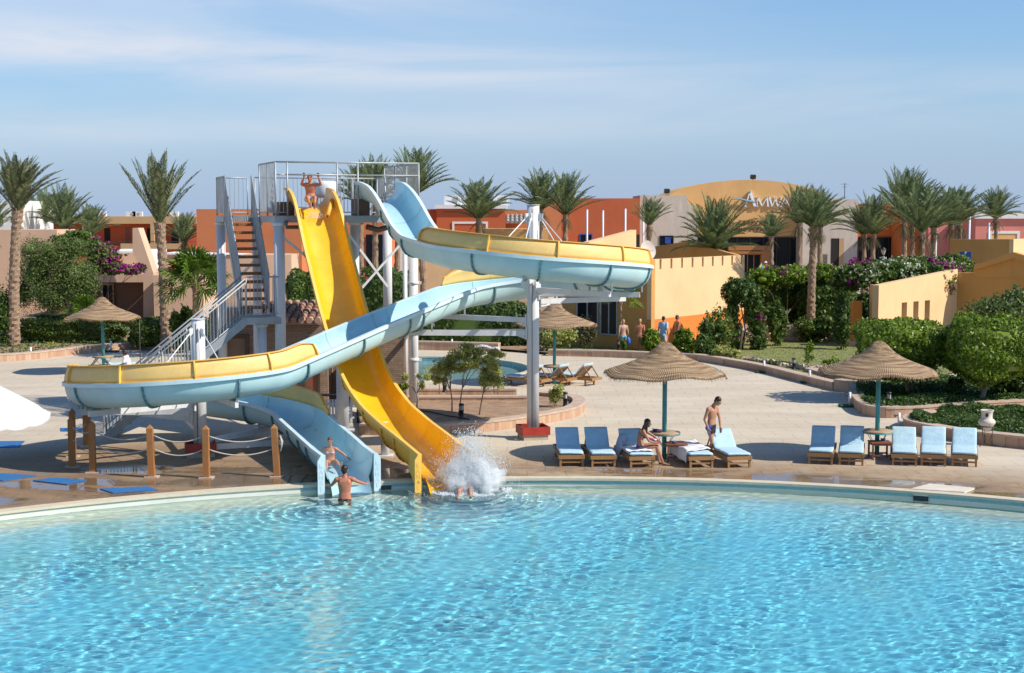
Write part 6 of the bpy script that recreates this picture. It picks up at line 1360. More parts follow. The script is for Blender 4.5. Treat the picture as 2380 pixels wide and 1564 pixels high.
# closed corner of a white parasol entering at left
c = G(-96, 1146); t = thing('white_parasol', 'white canvas parasol cut by the left edge of the photo', 'parasol', (c.x, c.y, 0)); k = c.y / FPX; m = MB(); m.smooth = True; n = 8; R = 216 * k; apex = V(-96, 850, c.y).z; rim = V(0, 962, c.y).z
vs = []; NR, NS = 10, 6
for i in range(NR + 1):
    u = i / NR
    for j in range(n * NS):
        a = 2 * math.pi * j / (n * NS) + .1; s = (j % NS) / NS; sc_ = math.cos(math.pi / n) / math.cos((s - .5) * 2 * math.pi / n); r = R * u * (1 - (1 - sc_) * .9); z = apex + (rim - apex) * u ** 1.08 - .05 * math.sin(math.pi * s) * u + (0.0 if u < 1 else 0)
        vs.append((r * math.cos(a), r * math.sin(a), z))
NN = n * NS
for j in range(NN):
    a = 2 * math.pi * j / NN + .1; s = (j % NS) / NS; p = vs[NR * NN + j]; vs.append((p[0] * .985, p[1] * .985, p[2] - .16 - .05 * abs(math.sin(math.pi * s * 2))))
m.add(vs, [(i * NN + j, i * NN + (j + 1) % NN, (i + 1) * NN + (j + 1) % NN, (i + 1) * NN + j) for i in range(NR + 1) for j in range(NN)])
o = part('canopy', m, M('white_canvas', (.66, .66, .65), .9, .03, 1, .15, 30), t); m = MB()
for j in range(n): a = 2 * math.pi * j / n + .1; m.tube([(0, 0, apex - .04), (R * .98 * math.cos(a), R * .98 * math.sin(a), rim - .03)], .012, 5)
part('ribs', m, WOOD, t); m = MB(); m.tube([(0, 0, 0), (0, 0, apex)], .03, 10); part('pole', m, WOOD, t); m = MB(); m.lathe([(.001, .12), (.28, .10), (.3, 0)], 20); part('base', m, CONC, t)
# ---- loungers
def lounger_build(label, flat=False, ang=42, puf=2.1):
    """foot end at local -y, head at +y; width along x"""
    t = thing('sun_lounger', label, 'sun lounger', (0, 0, 0), 0, 'wooden sun loungers with pale blue cushions'); Wd, Lg, H = .68, 1.92, .30
    m = MB()
    for sx in (-1, 1): m.box((sx * (Wd / 2 - .02), 0, H - .045), (.04, Lg, .10))
    m.box((0, -Lg / 2 + .02, H - .045), (Wd - .085, .04, .10)); m.box((0, Lg / 2 - .02, H - .045), (Wd - .085, .04, .10)); part('frame', m, WOOD, t)
    for sx in (-1, 1):
        for y in (-Lg / 2 + .05, Lg / 2 - .35): m = MB(); m.box((sx * (Wd / 2 - .05), y, (H - .095) / 2), (.055, .06, H - .095)); part('leg', m, WOOD, t)
    m = MB(); m.box((0, -Lg / 2 + .05, .12), (Wd - .16, .03, .045)); m.box((0, Lg / 2 - .35, .12), (Wd - .16, .03, .045)); part('stretcher', m, WOOD, t)
    m = MB()
    for k in range(9): m.box((0, -Lg / 2 + .09 + k * .12, H), (Wd - .07, .085, .018))
    part('seat_slats', m, WOOD, t)
    yb = .14; an = 0.02 if flat else math.radians(ang); Lb = .60; cy_, sy = math.cos(an), math.sin(an)
    def B(x, a, b): return Vector((x, yb + a * cy_ - b * sy, H + .012 + a * sy + b * cy_))
    m = MB()
    for sx in (-1, 1): m.bar(B(sx * .28, 0, 0), B(sx * .28, Lb - .03, 0), .04, .03, Vector((0, 0, 1)) if flat else Vector((0, -1, 0)))
    for k in range(5): m.bar(B(-.30, .06 + k * .115, .022), B(.30, .06 + k * .115, .022), .085, .014, (B(0, 0, 1) - B(0, 0, 0)))
    part('backrest', m, WOOD, t)
    if not flat:
        m = MB()
        for sx in (-1, 1): m.bar(B(sx * .25, .55, -.02), (sx * .25, Lg / 2 - .1, H - .02), .025, .04)
        m.bar((-.3, Lg / 2 - .1, H), (.3, Lg / 2 - .1, H), .03, .03); part('prop', m, WOOD, t)
    # cushion: one bent pad with rounded edges
    def pad(P0, P1, P2, th, w):
        m = MB(); m.smooth = True; st = []; seg = [(P0, P1, 10), (P1, P2, 9)] ; pts = []
        for a, b, k in seg:
            for i in range(k + 1):
                if pts and i == 0: continue
                pts.append(a.lerp(b, i / k))
        n = len(pts); rows = []
        for i, p in enumerate(pts):
            d = (pts[min(i + 1, n - 1)] - pts[max(i - 1, 0)]).normalized(); nn = Vector((0, -d.z, d.y)); e = min(i, n - 1 - i); k = (.55, .9, 1.0)[min(e, 2)]; puff = 1 + .10 * math.sin(i * puf); r = []
            for q in range(14):
                a = 2 * math.pi * q / 14; x = math.copysign(abs(math.cos(a)) ** .25, math.cos(a)) * w / 2 * (.975 + .025 * k); h_ = (.5 + .5 * math.copysign(abs(math.sin(a)) ** .5, math.sin(a)) * k) * th * puff; r.append(p + Vector((x, 0, 0)) + nn * (h_ + .012))
            rows.append(r)
        m.add([p for r in rows for p in r], [(i * 14 + j, (i + 1) * 14 + j, (i + 1) * 14 + (j + 1) % 14, i * 14 + (j + 1) % 14) for i in range(n - 1) for j in range(14)] + [tuple(range(14)), tuple(range(14 * (n - 1) + 13, 14 * (n - 1) - 1, -1))]); return m
    part('cushion', pad(Vector((0, -Lg / 2 + .01, H + .0)), Vector((0, yb - .02, H)), B(0, Lb + .06, .012), .08, .63), CUSH, t); return t
LP = lounger_build('blue cushioned lounger, leftmost of the front row beside the slide column'); 
def place_l(root, x, y, rz, label=None, z=0):
    """(x,y): photo pixel of the middle between the front legs' feet"""
    f = G(x, y); off = Vector((math.sin(rz) * -.91, math.cos(rz) * .91, 0)); loc = f + off
    if label is None: root.location = loc; root.rotation_euler = (0, 0, rz); return root
    return dup(root, loc, rz, label)
R_ = math.radians
LQ = lounger_build('blue cushioned lounger, second from the left, just left of the seated woman', False, 45, 1.37); place_l(LP, 1328, 1084, R_(3)); place_l(LQ, 1402, 1085, R_(5))
LS = place_l(LP, 1491, 1087, R_(8), 'blue cushioned lounger with a white towel on which the woman sits')
place_l(LP, 1717, 1087, R_(12), 'blue cushioned lounger with raised back right of the towel covered one')
LF = lounger_build('lounger folded flat and covered by a white towel beside the red table', True); place_l(LF, 1629, 1087, R_(9))
place_l(LP, 1906, 1079, R_(-15), 'half shaded blue lounger, leftmost of the right group'); place_l(LQ, 1977, 1081, R_(-14), 'half shaded blue lounger beside the red table in the right group')
place_l(LP, 2101, 1082, R_(-14), 'sunlit blue lounger just right of the right red table'); place_l(LQ, 2168, 1083, R_(-16), 'sunlit blue lounger, second from the right in the right group'); place_l(LP, 2240, 1084, R_(-17), 'blue lounger with a shaded foot, rightmost of the right group')
def rear(x, y, rz, label): dup(LQ if x > 1300 else LP, G(x, y), rz, label)
rear(1340, 892, R_(-128), 'rear lounger seen from behind, right of the rear parasol'); rear(1283, 893, R_(-128), 'rear lounger seen from behind, beside the rear parasol pole'); rear(1222, 896, R_(-126), 'rear lounger at the pool edge, mostly hidden by the slide column')
rear(262, 865, R_(110), 'lounger under the left parasol, mostly hidden by the yellow guard')
# towels
def towel(name, label, P, nx=22, ny=18, seed=1, mat=TOWEL, th=.014):
    """P(u,v)->point ; draped cloth with thickness"""
    rng = random.Random(seed); vs = []; ph = [rng.uniform(0, 6.3) for _ in range(6)]
    for k in (0, 1):
        for i in range(nx + 1):
            for j in range(ny + 1):
                u, v = i / nx, j / ny; w = .012 * (math.sin(9 * u + 5 * v + ph[0]) + math.sin(14 * v - 6 * u + ph[1]) + .7 * math.sin(23 * u + 11 * v + ph[2])); p = P(u, v); vs.append(p + Vector((0, 0, w + .03 + th * k)))
    N_ = (nx + 1) * (ny + 1); fs = []
    for i in range(nx):
        for j in range(ny): q = (i * (ny + 1) + j, (i + 1) * (ny + 1) + j, (i + 1) * (ny + 1) + j + 1, i * (ny + 1) + j + 1); fs.append(tuple(N_ + a for a in q)); fs.append(q[::-1])
    ed = [(i, 0) for i in range(nx + 1)] + [(nx, j) for j in range(1, ny + 1)] + [(i, ny) for i in range(nx - 1, -1, -1)] + [(0, j) for j in range(ny - 1, 0, -1)]; e = [i * (ny + 1) + j for i, j in ed]
    fs += [(a, b, N_ + b, N_ + a) for a, b in zip(e, e[1:] + e[:1])]
    m = MB(); m.smooth = True; m.add(vs, fs); return single(name, m, mat, label, 'towel', 'towels on the loungers')
def LW_(root, x, y, z): return root.matrix_basis @ Vector((x, y, z)) if False else Matrix.Translation(root.location) @ root.rotation_euler.to_matrix().to_4x4() @ Vector((x, y, z))
def PF_(u, v):
    x = -.48 + .84 * u; y = -.55 + 1.5 * v; zz = .39
    if x < -.34: zz = .39 - (-.34 - x) * 2.2; x = -.35 - (-.34 - x) * .15
    return LW_(LF, x, y - .25 * (1 - u) * (1 - v), zz)
towel('towel', 'white towel spread over the flat lounger, hanging down its left side', PF_, seed=2)
def PS_(u, v):
    x = -.36 + .74 * u; y = -.86 + 1.0 * v; zz = .385
    if x > .33: zz -= (x - .33) * 6
    return LW_(LS, x, y + .12 * math.sin(3 * u), zz)
towel('towel', 'white towel under the seated woman, hanging over the lounger foot', PS_, seed=3)
def PB_(u, v):
    x = -.46 + .30 * u; y = -.05 + .42 * v; zz = .42 + max(0, y - .14) * .9 + .03
    if x < -.33: zz = zz - (-.33 - x) * 3.2
    return LW_(LS, x, y, zz)
towel('towel', 'crumpled grey white towel hanging on the left side of the woman\'s lounger', PB_, 14, 12, seed=4, mat=M('thin_grey_towel', (.50, .52, .60), .9, .08, 6, .3, 60))
# tables
def table(c, label, rz=0):
    t = thing('side_table', label, 'side table', (c.x, c.y, 0), rz, 'red brown side tables'); m = MB(); m.box((0, 0, .455), (.56, .52, .03)); part('table_top', m, REDWOOD, t)
    m = MB(); m.box((0, -.23, .415), (.50, .025, .05)); m.box((0, .23, .415), (.50, .025, .05)); m.box((-.25, 0, .415), (.025, .43, .05)); m.box((.25, 0, .415), (.025, .43, .05)); m.box((0, -.23, .12), (.46, .025, .04)); m.box((0, .23, .12), (.46, .025, .04)); part('apron', m, REDWOOD, t)
    for sx in (-1, 1):
        for sy in (-1, 1): m = MB(); m.box((sx * .245, sy * .225, .22), (.045, .045, .44)); part('leg', m, REDWOOD, t)
    return t
T1 = G(1570, 1070); T2 = G(2044, 1066); table(T1 - Vector((0, -.05, 0)), 'red brown side table between the seated woman and the towel covered lounger', .08); table(T2, 'red brown side table under the right parasol')
def ashtray(c, label):
    t = thing('ashtray', label, 'bowl', (c.x, c.y, .47), 0, 'blue ashtrays'); m = MB(); m.lathe([(.0, .005), (.05, .005), (.065, .055), (.072, .06), (.055, .02), (.0, .015)], 18); part('bowl', m, M('blue_ceramic', (.03, .10, .26), .3, .1, 5) if 'BCER' not in globals() else BCER, t); m = MB()
    for k in range(3): a = k * 2.1; m.box((.068 * math.cos(a), .068 * math.sin(a), .06), (.02, .02, .012), a)
    part('notch', m, BCER, t)
BCER = M('blue_ceramic', (.03, .10, .26), .3, .1, 5); ashtray(T1 + Vector((-.06, -.05, 0)), 'blue ashtray on the left red table'); ashtray(T2 + Vector((.1, .1, 0)), 'blue ashtray on the right red table')
# pouch on the parasol table
m = MB(); m.smooth = True; m.lathe([(.001, .0), (.12, .0), (.15, .03), (.12, .07), (.001, .08)], 16); m.v = [(p[0], p[1] * .55, p[2]) for p in m.v]; t = thing('small_bag', 'small dark purple bag lying on the round table behind the woman', 'bag', (U1.x - .2, U1.y - .12, .745)); part('pouch', m, M('purple_cloth', (.07, .03, .09), .8, .2, 10), t); m = MB(); m.tube([(-.1, 0, .05), (-.15, -.05, .1), (0, -.08, .09), (.1, 0, .06)], .008, 5); part('strap', m, DARKM, t)
# ---- sprinkler posts on green mats
def spr(x, y, label, h=.50, side=0):
    c = G(x, y); t = thing('shower_post', label, 'short post', (c.x, c.y, 0), 0, 'white stub posts on green mats'); m = MB(); m.box((0, 0, .035), (.68, .5, .06)); part('mat', m, GREENMAT, t); m = MB(); m.tube([(0, 0, .06), (0, 0, h)], .045, 12); part('post', m, WHITE, t)
    if side: m = MB(); m.tube([(side * .04, 0, h - .09), (side * .12, 0, h - .09), (side * .15, 0, h - .11)], .018, 6); m.tube([(side * .12, 0, h - .14), (side * .12, 0, h - .05)], .022, 6); part('tap', m, DARKM, t)
for a in ((72, 833, 'white stub post on a green mat at far left before the hedge', .52, 0), (258, 818, 'white stub post on a green mat behind the left parasol pole', .52, 1), (1050, 813, 'white stub post on a green mat behind the small pool', .52, 0), (1775, 866, 'white stub post on a green mat by the curved wall, right of the first parasol', .5, 0), (1881, 890, 'white stub post on a green mat left of the right parasol', .5, 0), (1974, 945, 'white stub post with a black tap left of the right parasol pole', .5, -1), (2088, 998, 'rusty white stub post with a tap behind the right loungers', .52, -1)): spr(*a)
# ---- bollard lamps
def bollard(x, y, z, label):
    c = G(x, y, z); t = thing('bollard_lamp', label, 'garden lamp', tuple(c), 0, 'black bollard lamps'); m = MB(); m.lathe([(.001, .0), (.10, .0), (.085, .03), (.07, .06), (.07, .24), (.09, .25), (.09, .27), (.001, .27)], 16); part('base', m, BLACK, t); m = MB(); m.lathe([(.062, .27), (.062, .42)], 16); part('clear_lens', m, LENS, t); m = MB(); m.lathe([(.001, .49), (.075, .48), (.085, .42), (.001, .42)], 16); m.tube([(0, 0, .27), (0, 0, .42)], .015, 5)
    for k in range(4): a = k * math.pi / 2; m.tube([(.07 * math.cos(a), .07 * math.sin(a), .27), (.07 * math.cos(a), .07 * math.sin(a), .42)], .006, 4)
    part('cap', m, BLACK, t)
LENS = M('smoky_lens', (.42, .40, .36), .2, .1, 10)
for a in ((1072, 973, .2, 'bollard lamp at the front edge of the island bed'), (1033, 911, .3, 'bollard lamp on the upper step left of the thin trees'), (1313, 944, .2, 'bollard lamp at the right end of the island bed'), (2065, 945, .26, 'bollard lamp in the left ficus bed'), (2291, 868, .1, 'bollard lamp on the lawn behind the right parasol'), (1844, 858, .06, 'bollard lamp on the lawn by the rubble edging'), (1437, 813, .1, 'bollard lamp before the shaded side wall of the ochre house')): bollard(*a)
# ---- rope fence
posts = [(168, 1085, 'leftmost front post of the rope fence', 0), (170, 1062, 'post just behind the leftmost one in the rope fence', .1), (203, 1040, 'rear post of the rope fence beside the slide support', .0), (216, 1098, 'rope fence post at the corner below the slide loop', .05), (353, 1109, 'rope fence post left of the red column box', .0), (480, 1111, 'rope fence post in front of the red column box', -.05), (644, 1108, 'right end post of the rope fence beside the pale blue slide', .0)]
pp = []
for i, (x, y, l, rz) in enumerate(posts):
    c = G(x, y); pp.append(c); h = 1.34; s = .075 if i not in (2,) else .09; t = thing('rope_fence_post', 'orange brown wooden ' + l, 'fence post', (c.x, c.y, 0), rz, 'wooden posts of the rope fence'); lean = {3: (-.0, 0), 4: (-.03, 0), 6: (-.06, 0)}.get(i, (0, 0))
    m = MB(); B_ = [(-s, -s), (s, -s), (s, s), (-s, s)]; m.add([(a, b, .0) for a, b in B_] + [(a + lean[0], b + lean[1], h - .1) for a, b in B_] + [(lean[0], lean[1], h)], [(3, 2, 1, 0), (0, 1, 5, 4), (1, 2, 6, 5), (2, 3, 7, 6), (3, 0, 4, 7), (4, 5, 8), (5, 6, 8), (6, 7, 8), (7, 4, 8)]); part('shaft', m, WOOD2, t)
    m = MB(); m.box((0, 0, .015), (.34, .3, .03)); part('foot_plate', m, KERBTOP, t)
def rope(a, b, za, zb, sag, label):
    m = MB(); A = pp[a] + Vector((0, 0, za)); B_ = pp[b] + Vector((0, 0, zb)); d = (B_ - A).normalized(); A += d * .07; B_ -= d * .07; n = 18; pts = [A.lerp(B_, i / n) - Vector((0, 0, sag * 4 * (i / n) * (1 - i / n))) for i in range(n + 1)]; m.tube(pts, .016, 8); single('rope', m, ROPE, label, 'rope', 'ropes of the fence')
for a, b, na in ((0, 3, 'left front posts'), (0, 1, 'leftmost two posts'), (1, 2, 'two rear posts at left'), (3, 4, 'corner post and the post to its right'), (4, 5, 'two middle posts'), (5, 6, 'red column box post and the right end post')):
    for z, w in ((1.06, 'upper'), (.72, 'lower')): rope(a, b, z, z, .16 if a > 2 else .10, w + ' sagging rope between the ' + na)
m = MB(); q = pp[6] + Vector((.09, -.02, 1.05)); rng = random.Random(2)
for k in range(4): m.tube([q + Vector((0, 0, .0)), q + Vector((rng.uniform(.0, .06), rng.uniform(-.04, .04), -.15)), q + Vector((rng.uniform(0, .05), rng.uniform(-.04, .04), -.32 - rng.random() * .1))], .013, 6)
for z in (-.02, -.14, -.2): m.lathe([(.02, z - .02), (.035, z), (.02, z + .02)], 8, tuple(q))
single('rope_knot', m, ROPE, 'knotted rope ends hanging on the right end post of the fence', 'rope')
# ---- blue mats
def pmat(pts, label):
    P = [G(x, y) for x, y in pts]; m = MB(); m.prism([tuple(p[:2]) for p in P], .006, .022); return single('rubber_mat', m, MATBLUE, label, 'mat', 'blue rubber mats by the pool')
pmat([(76, 1118), (155, 1127), (202, 1117), (125, 1111)], 'blue mat in the puddle, middle of the front mats'); pmat([(-40, 1105), (0, 1118), (14, 1118), (84, 1107), (0, 1101)][:1] + [(6, 1119), (86, 1107), (-10, 1100)], 'blue mat in the puddle cut by the left photo edge')
pmat([(232, 1137), (262, 1147), (368, 1140), (345, 1132)], 'blue mat at the pool edge in front of the corner fence post'); pmat([(-60, 1042), (44, 1040), (58, 1026), (-60, 1027)], 'blue mat farther back at the left photo edge'); pmat([(142, 1003), (200, 1003), (196, 995), (140, 996)], 'small blue mat behind the rope fence posts')
P = [G(x, y) for x, y in ((2115, 1140), (2240, 1148), (2264, 1138), (2160, 1128))]; m = MB(); m.prism([tuple(p[:2]) for p in P], .006, .05); single('floor_slab', m, M('pale_floor_slab', (.66, .58, .48), .8, .1, 3), 'pale square slab lying on the pool edge at right', 'slab')
# ---- clay chimney pot on an iron stand
c = G(2291, 1036); t = thing('clay_chiminea', 'white clay chiminea with a dark mouth on a curled iron stand', 'clay stove', (c.x, c.y, 0)); k = .93
m = MB(); m.lathe([(.001, .42), (.09, .42), (.14, .50), (.165, .56), (.19, .60), (.235, .66), (.24, .70), (.21, .75), (.155, .79), (.15, .84), (.155, .92), (.165, .99), (.19, 1.01), (.185, 1.03), (.15, 1.02), (.14, .8)], 28); part('pot', m, TERRA, t)
m = MB(); R = Euler((math.pi / 2, 0, math.radians(-18))).to_matrix(); vs = []; cc = Vector((-.045, -.135, .90))
for i in range(16): a = 2 * math.pi * i / 16; vs.append(cc + R @ Vector((.045 * math.cos(a), .055 * math.sin(a), .028)))
m.add(vs, [tuple(range(16))]); m.add([v + Vector((.01, .05, 0)) for v in vs], [tuple(range(16))]); n0 = len(m.v) - 32; m.add([], []); m.f += [(n0 + i, n0 + (i + 1) % 16, n0 + 16 + (i + 1) % 16, n0 + 16 + i) for i in range(16)]; m.m += [0] * 16; m.sm += [False] * 16; part('mouth', m, BLACK, t)
m = MB(); m.lathe([(.175, .55), (.195, .55), (.195, .57), (.175, .57)], 24)
for k in range(3): a = k * 2.094 - .5; u = Vector((math.cos(a), math.sin(a), 0)); m.tube([u * .185 + Vector((0, 0, .56)), u * .15 + Vector((0, 0, .3)), u * .1 + Vector((0, 0, .18)), u * .17 + Vector((0, 0, .05)), u * .26 + Vector((0, 0, .012)), u * .27 + Vector((0, 0, .05))], .011, 6)
part('iron_stand', m, DARKM, t)
# ---- lamp post beside the hotel door, thin black post by the stairs
def lamppost(x, yt, Y, label, h=None):
    b = V(x, yt, Y); t = thing('lamp_post', label, 'lamp post', (b.x, Y, 0)); m = MB(); m.tube([(0, 0, 0), (0, 0, b.z - .6)], [.07, .04], 8); part('pole', m, DARKM, t); m = MB(); m.lathe([(.1, b.z - .6), (.22, b.z - .2)], 8); part('lantern_glass', m, LENS, t); m = MB(); m.lathe([(.001, b.z + .05), (.1, b.z - .05), (.27, b.z - .2), (.001, b.z - .2)], 8); m.lathe([(.001, b.z - .62), (.11, b.z - .6), (.001, b.z - .58)], 8); part('lantern_cap', m, DARKM, t)
lamppost(2547 * .8059, 575, 120, 'dark lantern post before the dark hotel window behind the bougainvillea')
b = G(405 * 0 + 326, 845); t = thing('thin_post', 'thin black post with a small head between the man in white and the stairs', 'post', (b.x, b.y, 0)); m = MB(); m.tube([(0, 0, 0), (0, 0, 2.0)], .022, 8); part('pole', m, DARKM, t); m = MB(); m.lathe([(.001, 2.08), (.06, 2.05), (.06, 2.0), (.001, 1.99)], 10); part('head', m, DARKM, t)
# upturned white lounger on the rear wall
c = G(1100, 815, .45); t = thing('plastic_lounger', 'white plastic lounger frame lying on the sandstone wall behind the small pool', 'sun lounger', (c.x, c.y + .1, .42)); m = MB(); k = c.y / FPX
pts = [((x - 1100) * k, 0, (808 - y) * k) for x, y in ((1066, 795), (1078, 801), (1100, 799), (1118, 795), (1130, 796), (1142, 801), (1158, 800), (1163, 812))]
for y in (-.28, .28): m.tube([Vector(p) + Vector((0, y, 0)) for p in pts], .022, 6)
part('side_rails', m, WHITE, t); m = MB()
for i in range(len(pts) - 1):
    for q in (.25, .75): p = Vector(pts[i]).lerp(Vector(pts[i + 1]), q); m.bar(p + Vector((0, -.27, 0)), p + Vector((0, .27, 0)), .05, .012)
part('slats', m, WHITE, t)
# hose on the island bed
m = MB(); pts = [G(x, y, .22) for x, y in ((930, 948), (1000, 957), (1040, 966), (1070, 970), (1090, 974))]; m.tube(pts, .022, 6); single('garden_hose', m, DARKM, 'grey hose lying across the soil of the island bed', 'hose')
# poolside folded wooden chair glimpse and white chairs on the porch
b = V(222, 730, 82.0); t = thing('white_towel_rail', 'white towel hanging on a rail in the shaded porch at left', 'towel rail', (b.x, 82.5, 0)); m = MB()
for x in (-.6, .6): m.tube([(x, 0, 0), (x, 0, 1.6)], .03, 6)
m.tube([(-.6, 0, 1.6), (.6, 0, 1.6)], .03, 6); part('rail', m, WHITE, t); m = MB(); m.box((-.1, 0, 1.3), (.5, .06, .65)); part('towel', m, TOWEL, t)
# ================================================================ people
def skin(name, col): return M(name, col, .5, .08, 14, .06, 120, spec=.4, space='Object', sss=.08)
SK_TAN = skin('tanned_skin', (.36, .165, .095)); SK_RED = skin('sunburnt_skin', (.50, .185, .10)); SK_FAIR = skin('fair_skin', (.52, .29, .20)); SK_DARK = skin('dark_skin', (.10, .048, .03)); SK_MID = skin('light_tan_skin', (.44, .22, .135))
HAIR_D = M('dark_hair', (.022, .013, .009), .45, .3, 40, .4, 120, space='Object', stretch=(1, 1, .2)); HAIR_B = M('blonde_hair', (.42, .27, .12), .5, .2, 40, .3, 120, space='Object'); HAIR_BR = M('brown_hair', (.10, .055, .03), .5, .3, 40, .3, 120, space='Object')
C_BLACK = M('black_swimwear', (.012, .012, .014), .5, .2, 8); C_PURP = M('purple_bikini', (.07, .02, .25), .6, .15, 10); C_WHITE = M('white_shirt', (.74, .75, .78), .85, .05, 9, .3, 30, space='Object')
C_LBLUE = M('light_blue_shirt', (.45, .58, .72), .85, .06, 9, .3, 30, space='Object'); C_TURQ = M('turquoise_bikini', (.02, .34, .46), .6, .1, 9); C_PINK = M('pink_print_bikini', (.62, .32, .42), .7, .35, 30, space='Object', dirt=(.2, .5, .6), dirtamt=.8)
C_PRINT = M('blue_print_shorts', (.30, .42, .55), .8, .5, 22, space='Object', dirt=(.7, .72, .75), dirtamt=.9); C_BLUE = M('blue_panel', (.02, .10, .52), .6, .1, 8); EYE = M('eye', (.03, .02, .015), .2, .1, 5)
class Fig:
    def __init__(s): s.m = MB()
    def cap(s, a, b, ra, rb, n=12):
        a = Vector(a); b = Vector(b); d = b - a; L = d.length or 1e-4; t = d / L; pts, rs = [], []
        for k in range(5): q = math.pi / 2 * k / 4; pts.append(a - t * ra * math.cos(q)); rs.append(max(.001, ra * math.sin(q)))
        for k in range(1, 5): q = math.pi / 2 * k / 4; pts.append(b + t * rb * math.sin(q)); rs.append(max(.001, rb * math.cos(q)))
        s.m.tube(pts, rs, n); return s
    def limb(s, *pr):
        for (a, ra), (b, rb) in zip(pr[:-1], pr[1:]): s.cap(a, b, ra, rb)
        return s
    def ell(s, c, r, R=None, n=14):
        c = Vector(c); R = R or Matrix.Identity(3); vs = []; k = 8
        for i in range(k + 1):
            for j in range(n): th = math.pi * i / k; ph = 2 * math.pi * j / n; vs.append(c + R @ Vector((r[0] * math.sin(th) * math.cos(ph), r[1] * math.sin(th) * math.sin(ph), r[2] * math.cos(th))))
        s.m.smooth = True; s.m.add(vs, [(i * n + j, (i + 1) * n + j, (i + 1) * n + (j + 1) % n, i * n + (j + 1) % n) for i in range(k) for j in range(n)]); return s
    def torso(s, rows):   # rows: (centre, side vector unit, half width, half depth, up vector)
        n = 18; vs = []
        for c, sd, w, d, up in rows:
            c = Vector(c); sd = Vector(sd).normalized(); up = Vector(up).normalized(); f = up.cross(sd).normalized()
            for j in range(n): a = 2 * math.pi * j / n; vs.append(c + sd * w * math.copysign(abs(math.cos(a)) ** .85, math.cos(a)) + f * d * math.sin(a))
        k = len(rows); s.m.add(vs, [(i * n + j, i * n + (j + 1) % n, (i + 1) * n + (j + 1) % n, (i + 1) * n + j) for i in range(k - 1) for j in range(n)] + [tuple(reversed(range(n))), tuple((k - 1) * n + j for j in range(n))]); return s
    def bake(s, name, mats, parent, voxel=.008, it=5):
        me = s.m.mesh('tmp', []); o = bpy.data.objects.new('tmp', me); COL.objects.link(o)
        r = o.modifiers.new('r', 'REMESH'); r.mode = 'VOXEL'; r.voxel_size = voxel; r.use_smooth_shade = True; q = o.modifiers.new('s', 'SMOOTH'); q.factor = .5; q.iterations = it
        dg = bpy.context.evaluated_depsgraph_get(); out = bpy.data.meshes.new_from_object(o.evaluated_get(dg)); bpy.data.objects.remove(o); bpy.data.meshes.remove(me)
        out.materials.clear(); [out.materials.append(m) for m in (mats if isinstance(mats, (list, tuple)) else [mats])]; out.name = name; out.shade_smooth(); return link(name, out, parent)
def hand(F, w, d, n, side, k=1.0, curl=.5, spread=.12):
    """w wrist, d finger direction, n back-of-hand normal, side +1: thumb to the left of d seen from the back"""
    w = Vector(w); d = Vector(d).normalized(); n = Vector(n); n = (n - d * n.dot(d)).normalized(); t = n.cross(d) * side
    p0 = w + d * .02 * k; p1 = w + d * .085 * k
    for e in (-.028, -.009, .009, .028): F.cap(p0 + t * e * .7 * k, p1 + t * e * k, .014 * k, .012 * k, 8)
    for e, l in ((.030, .068), (.010, .078), (-.010, .073), (-.029, .056)):
        a = p1 + t * e * k; dd = (d + t * e * spread * 30 * .3).normalized(); c1 = (dd - n * curl * .5).normalized(); c2 = (dd - n * curl * 1.3).normalized(); b = a + c1 * l * .5 * k; F.cap(a, b, .0095 * k, .009 * k, 7); F.cap(b, b + c2 * l * .5 * k, .009 * k, .0075 * k, 7)
    a = w + d * .03 * k + t * .030 * k; b = a + (d * .6 + t * .8 - n * .2).normalized() * .038 * k; F.cap(a, b, .012 * k, .010 * k, 7); F.cap(b, b + (d * .95 + t * .3 - n * .3).normalized() * .03 * k, .010 * k, .008 * k, 7)
def headrot(yaw, pitch): return Matrix.Rotation(yaw, 3, 'Z') @ Matrix.Rotation(pitch, 3, 'X')      # face towards local -y at yaw 0; positive pitch looks down
def head(F, c, yaw, pitch, k=1.0):
    R = headrot(yaw, pitch); c = Vector(c); q = lambda x, y, z: c + R @ Vector((x, y, z)) * k
    F.ell(q(0, .012, .02), (.074 * k, .092 * k, .094 * k), R); F.ell(q(0, -.028, -.045), (.052 * k, .058 * k, .064 * k), R); F.ell(q(0, -.062, -.085), (.026 * k, .022 * k, .02 * k), R)
    F.cap(q(0, -.084, .01), q(0, -.108, -.022), .009 * k, .013 * k, 8); F.cap(q(-.02, -.082, -.052), q(.02, -.082, -.052), .008 * k, .008 * k, 6)
    F.cap(q(-.05, -.066, .028), q(.05, -.066, .028), .013 * k, .013 * k, 6)
    for sx in (-1, 1): F.ell(q(sx * .077, .012, -.005), (.012 * k, .02 * k, .032 * k), R); F.ell(q(sx * .04, -.058, -.022), (.024 * k, .024 * k, .024 * k), R)
    return q, R
